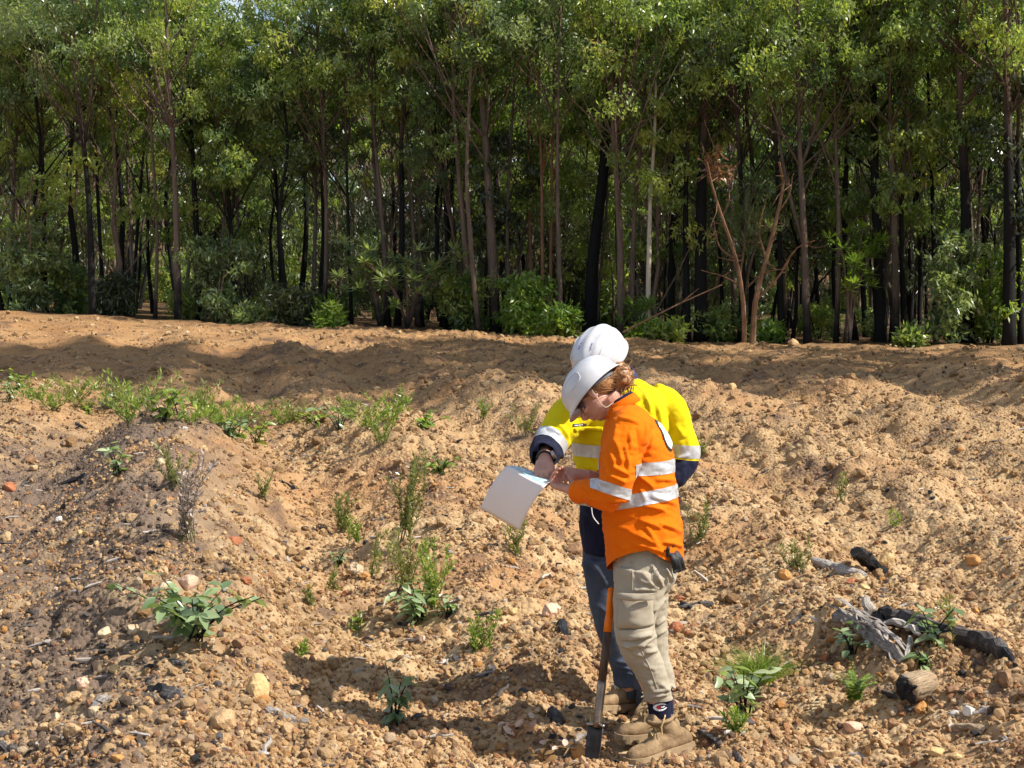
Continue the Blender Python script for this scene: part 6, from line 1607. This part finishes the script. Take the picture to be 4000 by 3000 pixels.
for k, (pxy, rp_, kind, lab) in enumerate([
  (r8(1165, 262), 34, 'yellow', 'ochre rock behind the black burnt log'), (r8(455, 375), 32, 'orange', 'orange-brown rock left of the pale grey round log'), (r8(920, 400), 26, 'red', 'flat red stone in front of the pale grey round log'),
  (r8(1010, 440), 24, 'yellow', 'flat yellow stone in front of the pale grey round log'), (r8(1135, 470), 20, 'dark', 'dark stone above the bleached upright block'), (r8(1190, 625), 22, 'red', 'dark red rock right of the bleached upright block'),
  (r8(1965, 1110), 44, 'brown', 'big brown rock at the right border under the long dark log'), (r8(1610, 1170), 30, 'brown', 'brown rock right of the short thick log'), (r8(1750, 285), 34, 'orange', 'reddish rock near the right border above the wood heap'),
  (r8(925, 1425), 44, 'pink', 'flat pinkish stone below the bright green fern'), (r8(395, 1350), 24, 'brown', 'brown stone below the blue-green seedling on the right'), (r8(1490, 1590), 38, 'yellow', 'flat yellow stone near the bottom border on the right'),
  (r8(1630, 1600), 26, 'yellow', 'smaller yellow stone right of the flat yellow stone'), (r8(1400, 1300), 34, 'orange', 'rusty orange lump under the short thick log'), (r8(1200, 1390), 26, 'brown', 'dark brown stone below the rusty orange lump'),
  (r8(690, 1650), 34, 'brown', 'brown rock at the bottom border right of the near boot'), (r8(1740, 520), 24, 'brown', 'brown stone right of the long dark log'), (r8(1770, 610), 20, 'orange', 'tan-orange stone just above the long dark log'),
  (r8(230, 1360), 18, 'red', 'little red stone under the blue-green seedling on the right'), (r8(1720, 1300), 30, 'white', 'largest of the white ashy lumps at right'), (r8(1630, 1310), 22, 'white', 'left one of the white ashy lumps at right'), (r8(740, 930), 20, 'red', 'rusty red stone beside the short white stick'),
  (r8(60, 440), 18, 'brown', 'brown stone on the gravel right of the orange shirt'), (r2(885, 520), 30, 'red', 'red stone behind the dark flat stick'), (r2(850, 755), 34, 'red', 'dark red block right of the khaki knee'), (r2(945, 765), 18, 'red', 'narrow dark red block beside the bigger red block'),
  (r2(170, 205), 36, 'brown', 'round brown rock left of the navy shirt tail'), (r2(855, 1230), 14, 'pink', 'pink pebble right of the emblem sock'), (r2(30, 600), 30, 'pink', 'pale rock in front of the pale curved branch'),
  (r6(1600, 1400), 56, 'tan', 'large tan rock in front of the tan clod beside the shadow'), (r6(1850, 1150), 62, 'yellow', 'tall crumbling clod of tan earth left of the shadow'), (r6(1570, 1080), 20, 'dark', 'dark stone left of the crumbling clod'),
  (r6(520, 1450), 48, 'tan', 'big grey-tan rock near the lower left corner'), (r6(680, 1290), 30, 'pale', 'pale yellow stone leaning on the grey wedge of wood'), (r6(590, 1110), 34, 'pink', 'pinkish rock left of the black charcoal lump'), (r6(530, 1190), 36, 'tan', 'tan rock below the pinkish rock at left'),
  (r6(400, 1330), 24, 'pale', 'cream stone at lower left'), (r6(320, 1390), 34, 'tan', 'flat tan rock under the cream stone'), (r6(690, 1370), 20, 'orange', 'orange stone below the pale yellow stone'), (r6(840, 1640), 26, 'orange', 'bright orange stone at the bottom border'),
  (r6(1350, 370), 42, 'pink', 'big pink rock behind the leafy seedling at left'), (r6(1180, 380), 24, 'pale', 'cream rock left of the big pink rock'), (r6(950, 700), 30, 'pale', 'pale rounded rock in front of the leafy seedling'), (r6(740, 720), 34, 'pale', 'cream rock left of the leafy seedling'),
  (r6(820, 980), 26, 'yellow', 'yellow stone with dark spots left of the charcoal'), (r6(1170, 280), 30, 'tan', 'tan rock above the leafy seedling'), (r6(1770, 330), 24, 'red', 'red patchy stone right of the leafy seedling'), (r6(1710, 790), 32, 'brown', 'brown upright clod right of the leafy seedling'),
  (r6(100, 1250), 24, 'brown', 'brown rock at the left border low down'), (r6(1440, 1290), 34, 'brown', 'brown clod left of the large tan rock'), (r6(1310, 1360), 22, 'orange', 'orange-brown stone left of the big tan rock'), (r6(1400, 1480), 30, 'brown', 'dark brown hollow clod below the large tan rock'),
  (r5(60, 960), 30, 'red', 'red angular rock at the left border'), (r5(420, 1180), 18, 'white', 'white stone on the grey mound'), (r5(210, 760), 26, 'brown', 'brown rounded rock on the grey mound'), (r5(240, 810), 18, 'tan', 'tan stone under the brown rounded rock on the grey mound'), (r5(570, 1275), 16, 'yellow', 'yellow pebble on the grey mound'),
  (r5(1680, 1330), 34, 'red', 'flat rusty red stone left of the middle'), (r5(750, 1190), 16, 'brown', 'dark oval stone on the slope of the grey mound'), (r5(1150, 790), 24, 'pale', 'pale yellow rock on the edge of the grey mound'), (r5(1330, 515), 13, 'white', 'white stone below the row of weeds'),
  (r7(530, 270), 36, 'pale', 'pale tan rock in the gravel left of the middle'), (r7(590, 310), 26, 'orange', 'orange stone touching the pale tan rock'), (r7(455, 420), 18, 'red', 'coral red stone below the pale tan rock'), (r7(235, 455), 24, 'brown', 'red-brown stone left of the coral red stone'), (r7(415, 370), 26, 'brown', 'dark brown upright stone below the pale tan rock'),
  (r7(1660, 555), 22, 'yellow', 'yellow round stone left of the blue jeans'), (r7(1925, 570), 40, 'pink', 'square pink rock left of the blue jeans'), (r7(1210, 1110), 24, 'dark', 'dark angular stone behind the shadow'), (r7(1015, 745), 18, 'pink', 'pink stone below the grey-green seedling'), (r7(1160, 945), 16, 'white', 'white stone above the shadow'),
  (r7(790, 1490), 30, 'brown', 'rounded stone lying in the shadow of the two people'), (r7(980, 1520), 22, 'brown', 'smaller stone lying in the shadow of the two people'), (r7(1690, 1260), 26, 'brown', 'brown clod in the furrow right of the shadow'), (r7(700, 1090), 28, 'brown', 'brown clod left of the thin blue-green seedling'),
  ((3100, 1350), 22, 'tan', 'tan rock on the crest at the forest edge on the right'), ((2860, 1520), 20, 'yellow', 'yellow rock on the far gravel right of the yellow shirt'), ((2700, 1480), 12, 'yellow', 'small yellow stone right of the yellow shirt'), ((730, 1310), 14, 'pale', 'pale stone on the far earth at left'),
  (r2(395, 1410), 15, 'orange', 'small orange stone beside the spade tread'), (r2(190, 1600), 38, 'orange', 'orange earthy rock left of the spade blade'), (r2(490, 1330), 12, 'red', 'small red pebble between the boots of the person behind'),
]): put_rock(lab, pxy, rp_, kind, 200 + k, flat=.55 if 'flat' in lab else .8)
kinds = [('tan', 'small loose tan stone lying half sunk in the gravel', 'small tan stones'), ('pale', 'small loose cream stone lying half sunk in the gravel', 'small cream stones'), ('brown', 'small loose brown stone lying half sunk in the gravel', 'small brown stones'), ('orange', 'small loose orange stone lying half sunk in the gravel', 'small orange stones')]
protos = {}
for kd, lab, gp in kinds:
    protos[kd] = [rock_mesh('stone', 2, 400 + i, .32, .7) for i in range(4)]
    for me in protos[kd]: me.materials.append(m_st[kd])
for k in range(150):
    pxy = (rng.uniform(0, 4000), 1750 + 1240 * rng.random() ** .8)
    if 2200 < pxy[0] < 2750 and pxy[1] > 2600: continue
    kd, lab, gp = kinds[int(rng.choice(4, p=[.45, .2, .2, .15]))]; g = G(*pxy); r = rng.uniform(.018, .036)
    o = bpy.data.objects.new('stone', protos[kd][k % 4]); COL.objects.link(o); o.location = (g.x, g.y, g.z + r * .25); o.scale = (r, r, r); o.rotation_euler = (rng.normal() * .2, rng.normal() * .2, rng.uniform(0, 6.28)); tag(o, lab, 'stone', gp)

# ------------------------------------------------------------------ weeds and seedlings on the clearing
def leaf_shape(mb, base, d, nrm, L, W, curl=.15, mi=0):
    """one broad leaf with a midrib fold"""
    d = Vector(d).normalized(); n = Vector(nrm); n = (n - d * n.dot(d)).normalized(); s = d.cross(n)
    vs_ = []; prof = [(0, .06), (.22, .75), (.48, 1.0), (.76, .62), (1.0, .03)]
    for t, w in prof:
        c = base + d * L * t - n * curl * L * t * t
        vs_ += [tuple(c + s * W * w * .5 + n * W * .12 * w), tuple(c), tuple(c - s * W * w * .5 + n * W * .12 * w)]
    f = []
    for i in range(4): f += [(i * 3, i * 3 + 1, i * 3 + 4, i * 3 + 3), (i * 3 + 1, i * 3 + 2, i * 3 + 5, i * 3 + 4)]
    mb.add(vs_, f, mi)
def tinted(me, rs, lo=.1, hi=.9, faces_per=8):
    n = len(me.polygons); t = np.repeat(rs.uniform(lo, hi, n // faces_per + 1), faces_per)[:n]; a = me.attributes.new('tint', 'FLOAT', 'FACE'); a.data.foreach_set('value', t.astype(np.float32))
def seedling(label, pxy, h, spread, nst, nl, lm, seed, L=.075, W=.036, group=None):
    """broad leaved eucalypt seedling"""
    g = G(*pxy); rs = np.random.default_rng(seed); st = MB(); lf = MB()
    for k in range(nst):
        a = rs.uniform(0, 6.28); hh = h * rs.uniform(.55, 1); rr = spread * rs.uniform(.2, 1)
        q = interp_path([(rs.normal() * .02, rs.normal() * .02, -.02), (math.cos(a) * rr * .45, math.sin(a) * rr * .45, hh * .6), (math.cos(a) * rr, math.sin(a) * rr, hh)], 8); st.tube(q, np.linspace(.005, .002, 8), 5)
        for i in range(nl):
            f = rs.uniform(.22, 1); b0 = Vector(q[min(7, int(f * 8))]); b_ = rs.uniform(0, 6.28); d = Vector((math.cos(b_), math.sin(b_), rs.uniform(-.55, .5)))
            leaf_shape(lf, b0, d, Vector((rs.normal() * .5, rs.normal() * .5, 1)), L * rs.uniform(.6, 1.25), W * rs.uniform(.7, 1.2), rs.uniform(.05, .4))
    t = empty('seedling', g); tag(t, label, 'seedling', group)
    o = st.build('stems', m_bark_red); o.parent = t; me = lf.mesh('leaves'); tinted(me, rs); o = link('leaves', me, lm, None, True); o.parent = t; return t
def wispy(label, pxy, h, spread, nst, per, lm, seed, L=.03, W=.006, group=None, name='weed'):
    """upright wispy weed with many tiny leaves along thin stems"""
    g = G(*pxy); rs = np.random.default_rng(seed); st = MB(); C = []; D = []
    for k in range(nst):
        a = rs.uniform(0, 6.28); hh = h * rs.uniform(.5, 1); rr = spread * rs.uniform(.2, 1.25)
        q = interp_path([(rs.normal() * .03, rs.normal() * .03, -.02), (math.cos(a) * rr * .5 + rs.normal() * .02, math.sin(a) * rr * .5, hh * .55), (math.cos(a) * rr, math.sin(a) * rr, hh)], 10); st.tube(q, np.linspace(.003, .001, 10), 4, closed_ends=False)
        per_ = int(per * .55); T = rs.uniform(.15, 1, per_); C.append(np.stack([np.interp(T, np.linspace(0, 1, 10), q[:, c]) for c in range(3)], 1))
        d = rs.normal(size=(per_, 3)); d[:, 2] = np.abs(d[:, 2]) * .9 + .5; D.append(d / np.linalg.norm(d, axis=1)[:, None])
    C = np.concatenate(C); D = np.concatenate(D); n = len(C); s = np.cross(D, rs.normal(size=(n, 3))); s /= np.linalg.norm(s, axis=1)[:, None]
    Ls = L * rs.uniform(.6, 1.4, n)[:, None]; Ws = W * rs.uniform(.7, 1.3, n)[:, None]
    v = np.stack([C, C + D * Ls * .5 + s * Ws * .5, C + D * Ls, C + D * Ls * .5 - s * Ws * .5], 1).reshape(-1, 3)
    me = mesh_np('leaves', v, np.arange(n * 4).reshape(n, 4)); tinted(me, rs, .1, .9, 1)
    t = empty(name, g); tag(t, label, name.replace('_', ' '), group)
    o = st.build('stems', m_leaf_olive); o.parent = t; o = link('leaves', me, lm, None); o.parent = t; return t
def tuft(label, pxy, h, n, lm, seed, spread=.5, W=.004, group=None):
    g = G(*pxy); rs = np.random.default_rng(seed); vv = []; 
    for k in range(n):
        a = rs.uniform(0, 6.28); L = h * rs.uniform(.5, 1.1); e = rs.uniform(.2, spread * 2); d = Vector((math.cos(a) * e, math.sin(a) * e, 1)).normalized(); s = d.cross(Vector((rs.normal(), rs.normal(), .1))).normalized() * W; b0 = Vector((rs.normal() * .025, rs.normal() * .025, -.01)); m0 = b0 + d * L * .55; e0 = m0 + (d + Vector((math.cos(a), math.sin(a), -.55)) * .55).normalized() * L * .5
        vv += [b0 - s, b0 + s, m0 + s * .8, m0 - s * .8, e0]
    f4 = []; 
    mb = MB()
    for k in range(n): i = k * 5; mb.f += [(i, i + 1, i + 2, i + 3), (i + 3, i + 2, i + 4)]; mb.mi += [0, 0]
    mb.v.append(np.array([tuple(p) for p in vv])); me = mb.mesh('grass_tuft'); tinted(me, rs, .1, .9, 2)
    o = link('grass_tuft', me, lm); o.location = g; tag(o, label, 'grass tuft', group); return o
m_leaf_olive = leaf_mat('olive weed', [(0.0, (.09, .10, .03)), (.5, (.20, .21, .065)), (1.0, (.36, .35, .13))], .35)
m_leaf_sea = leaf_mat('blue green seedling leaf', [(0.0, (.11, .17, .075)), (.5, (.23, .31, .15)), (1.0, (.42, .48, .28))], .3)
m_leaf_lime = leaf_mat('lime green weed', [(0.0, (.10, .15, .022)), (.5, (.19, .27, .045)), (1.0, (.36, .42, .10))], .4)
seedling('wide seedling with broad blue-green leaves on the gravel at lower left', (760, 2490), .22, .42, 20, 9, m_leaf_sea, 1, .085, .045)
seedling('seedling with drooping grey-green leaves at the foot of the wispy weeds left of the map', (1640, 2425), .22, .22, 9, 9, m_leaf_sea, 2, .095, .034)
seedling('small grey-green seedling just right of the drooping grey-green seedling', (1750, 2425), .10, .07, 4, 6, m_leaf_sea, 3, .06, .034)
seedling('thin upright blue-green seedling standing in the shadow of the two people', (1540, 2815), .24, .08, 5, 9, m_leaf_sea, 4, .075, .030)
seedling('blue-green seedling with big leaves in front of the grass tuft on the right', (2905, 2800), .22, .14, 7, 8, m_leaf_sea, 5, .085, .042)
seedling('leafy seedling growing in front of the long dark log', (3640, 2530), .20, .13, 5, 7, m_leaf_sea, 6, .065, .036)
seedling('sparse seedling below the split grey log', (3330, 2570), .14, .13, 6, 6, m_leaf_sea, 7, .06, .036)
seedling('small dark seedling beside the cut log under the wood heap', (3605, 2620), .08, .09, 5, 5, m_leaf_sea, 8, .06, .034)
seedling('little seedling on the grey mound at left', (455, 1860), .22, .10, 5, 9, m_leaf_sea, 9, .075, .04)
seedling('small pale seedling right of the middle of the weed row', (1720, 1845), .14, .16, 6, 7, m_leaf_bright, 10, .07, .03)
seedling('small dark green seedling below the wispy weeds at left', (1325, 2200), .10, .08, 4, 6, m_leaf_sea, 11, .05, .026)
for k, (pxy, h, sp__, ns, per, lm, lab) in enumerate([
  ((1590, 2110), .58, .15, 12, 230, m_leaf_olive, 'tallest wispy olive weed left of the paper map'), ((1580, 2310), .40, .14, 9, 160, m_leaf_olive, 'wispy olive weed just behind the drooping grey-green seedling'), ((1700, 2400), .42, .11, 8, 170, m_leaf_lime, 'upright green weed leaning right beside the drooping grey-green seedling'),
  ((1480, 2260), .26, .08, 4, 90, m_leaf_olive, 'thin straight weed leaning left of the drooping grey-green seedling'), ((1345, 2080), .30, .15, 11, 130, m_leaf_olive, 'olive weed patch left of the tallest wispy weed'), ((1390, 2130), .18, .10, 6, 90, m_leaf_lime, 'small green weed right of the olive weed patch'),
  ((1870, 2560), .20, .09, 9, 80, m_leaf_lime, 'low bright green weed left of the blue jeans'), ((680, 1900), .28, .12, 8, 110, m_leaf_olive, 'olive weed at the right foot of the grey mound'), ((1030, 1960), .24, .07, 5, 80, m_leaf_olive, 'faint thin weed in the gravel right of the grey mound'),
  ((1490, 1740), .30, .16, 9, 110, m_leaf_lime, 'wispy green weed under the right end of the weed row'), ((2010, 2180), .26, .08, 6, 90, m_leaf_olive, 'thin weed just below the paper map'), ((2720, 2130), .32, .09, 7, 100, m_leaf_olive, 'thin weed right beside the orange shirt tail'),
  ((3115, 2235), .20, .10, 7, 90, m_leaf_olive, 'small weed left of the pale grey round log'), ((3485, 2060), .18, .04, 3, 80, m_leaf_lime, 'thin spike of weed above the black burnt log'), ((3710, 2510), .30, .06, 4, 110, m_leaf_olive, 'wispy stem bending over the long dark log'), ((2885, 2870), .13, .05, 5, 80, m_leaf_lime, 'small yellow-green sprig below the blue-green seedling on the right'),
  ((1385, 2480), .10, .03, 3, 70, m_leaf_lime, 'tiny green sprig on the gravel'), ((1300, 2310), .16, .03, 3, 90, m_leaf_olive, 'thin green spike beside the dark brown upright stone'), ((3290, 1960), .24, .06, 5, 80, m_leaf_olive, 'faint weed on the gravel right of the orange shirt'), ((2740, 1790), .22, .10, 6, 80, m_leaf_olive, 'faint weed right beside the yellow sleeve'),
  ((2060, 1700), .30, .16, 8, 100, m_leaf_olive, 'pale weed left of the yellow sleeve'), ((1890, 1640), .25, .10, 6, 80, m_leaf_lime, 'small green weed left of the hard hats'), ((1210, 2370), .12, .04, 3, 70, m_leaf_olive, 'small thin weed beside the red-brown stone'), ((1180, 2560), .08, .03, 3, 60, m_leaf_lime, 'tiny weed left of the white stick') ]):
    wispy(lab, pxy, h, sp__, ns, per, lm, 100 + k, .034, .008)
m_leaf_dry = leaf_mat('dry purple weed', [(0.0, (.10, .06, .06)), (.5, (.26, .19, .18)), (1.0, (.48, .40, .37))], .2)
wispy('dry purplish weed on the right slope of the grey mound', (730, 2120), .46, .16, 10, 130, m_leaf_dry, 150, .034, .012)
tuft('round tuft of fine green grass right of the boots', (2960, 2690), .28, 420, m_leaf_lime, 1, .75, .0022)
tuft('thin dry grass stem beside the spade blade', (2285, 2960), .30, 3, m_leaf_olive, 2, .1, .002)
# the bright fern-like weed: toothed fronds
g = G(3335, 2755); rs = np.random.default_rng(5); lf = MB()
for k in range(17):
    a = rs.uniform(0, 6.28); e = rs.uniform(.25, .9); L = rs.uniform(.14, .24); q = interp_path([(0, 0, 0), (math.cos(a) * e * L * .4, math.sin(a) * e * L * .4, L * .6), (math.cos(a) * e * L * .9, math.sin(a) * e * L * .9, L * .8)], 12)
    sd_ = Vector((-math.sin(a), math.cos(a), 0))
    for i in range(2, 12):
        for s_ in (-1, 1): leaf_shape(lf, Vector(q[i]), sd_ * s_ + Vector((math.cos(a) * .5, math.sin(a) * .5, .15)), Vector((math.cos(a) * .4, math.sin(a) * .4, 1)), .034 * (1.15 - i / 14), .016, .2)
me = lf.mesh('fronds'); tinted(me, rs); t = empty('fern', g); tag(t, 'bright lime green fern with toothed fronds left of the cut log', 'fern'); o = link('fronds', me, m_leaf_lime, None, True); o.parent = t
# the row of weeds at the left
row = [(40, 1560), (80, 1520), (140, 1570), (210, 1600), (300, 1590), (340, 1620), (420, 1590), (470, 1580), (505, 1660), (560, 1620), (640, 1640), (690, 1620), (740, 1660), (770, 1600), (850, 1660), (890, 1700), (930, 1720), (960, 1660), (1100, 1670), (1150, 1650), (1240, 1660), (1330, 1680), (1380, 1640), (1430, 1680), (1520, 1660), (1660, 1670), (1000, 1730), (300, 1560), (540, 1590), (820, 1620)]
for k, pxy in enumerate(row):
    nm = ('leafy weed of the green row at the left rear of the clearing', 'wispy weed of the green row at the left rear of the clearing')
    if k % 5 < 2: seedling(nm[0], pxy, rng.uniform(.14, .28), .28, 6, 6, (m_leaf_sea, m_leaf_bright, m_leaf_lime)[k % 3], 170 + k, .10, .042, 'leafy weeds of the green row')
    else: wispy(nm[1], pxy, rng.uniform(.16, .40), .36, 9, 60, (m_leaf_lime, m_leaf_olive, m_leaf_lime)[k % 3], 170 + k, .06, .013, 'wispy weeds of the green row')
# dry fallen leaves
m_dry = leaf_mat('dry pink leaf', [(0, (.36, .18, .11)), (.5, (.56, .36, .26)), (1, (.72, .54, .44))], .2)
for lab, pxy, n, sp__ in (('heap of dry pink leaves left of the spade blade', (2180, 2960), 26, .10), ('dry pale leaves in the furrow left of the boots', (2020, 2865), 20, .09)):
    g = G(*pxy); rs = np.random.default_rng(n); lf = MB()
    for k in range(n): 
        a = rs.uniform(0, 6.28); leaf_shape(lf, Vector((rs.normal() * sp__ * .6, rs.normal() * sp__ * .6, .01 + rs.random() * .035)), (math.cos(a), math.sin(a), rs.normal() * .35), (rs.normal() * .6, rs.normal() * .6, 1), rs.uniform(.04, .075), rs.uniform(.018, .032), rs.uniform(-.5, .6))
    me = lf.mesh('dry_leaves'); tinted(me, rs); o = link('dry_leaves', me, m_dry, None, True); o.location = g; tag(o, lab, 'leaves', kind='thing')
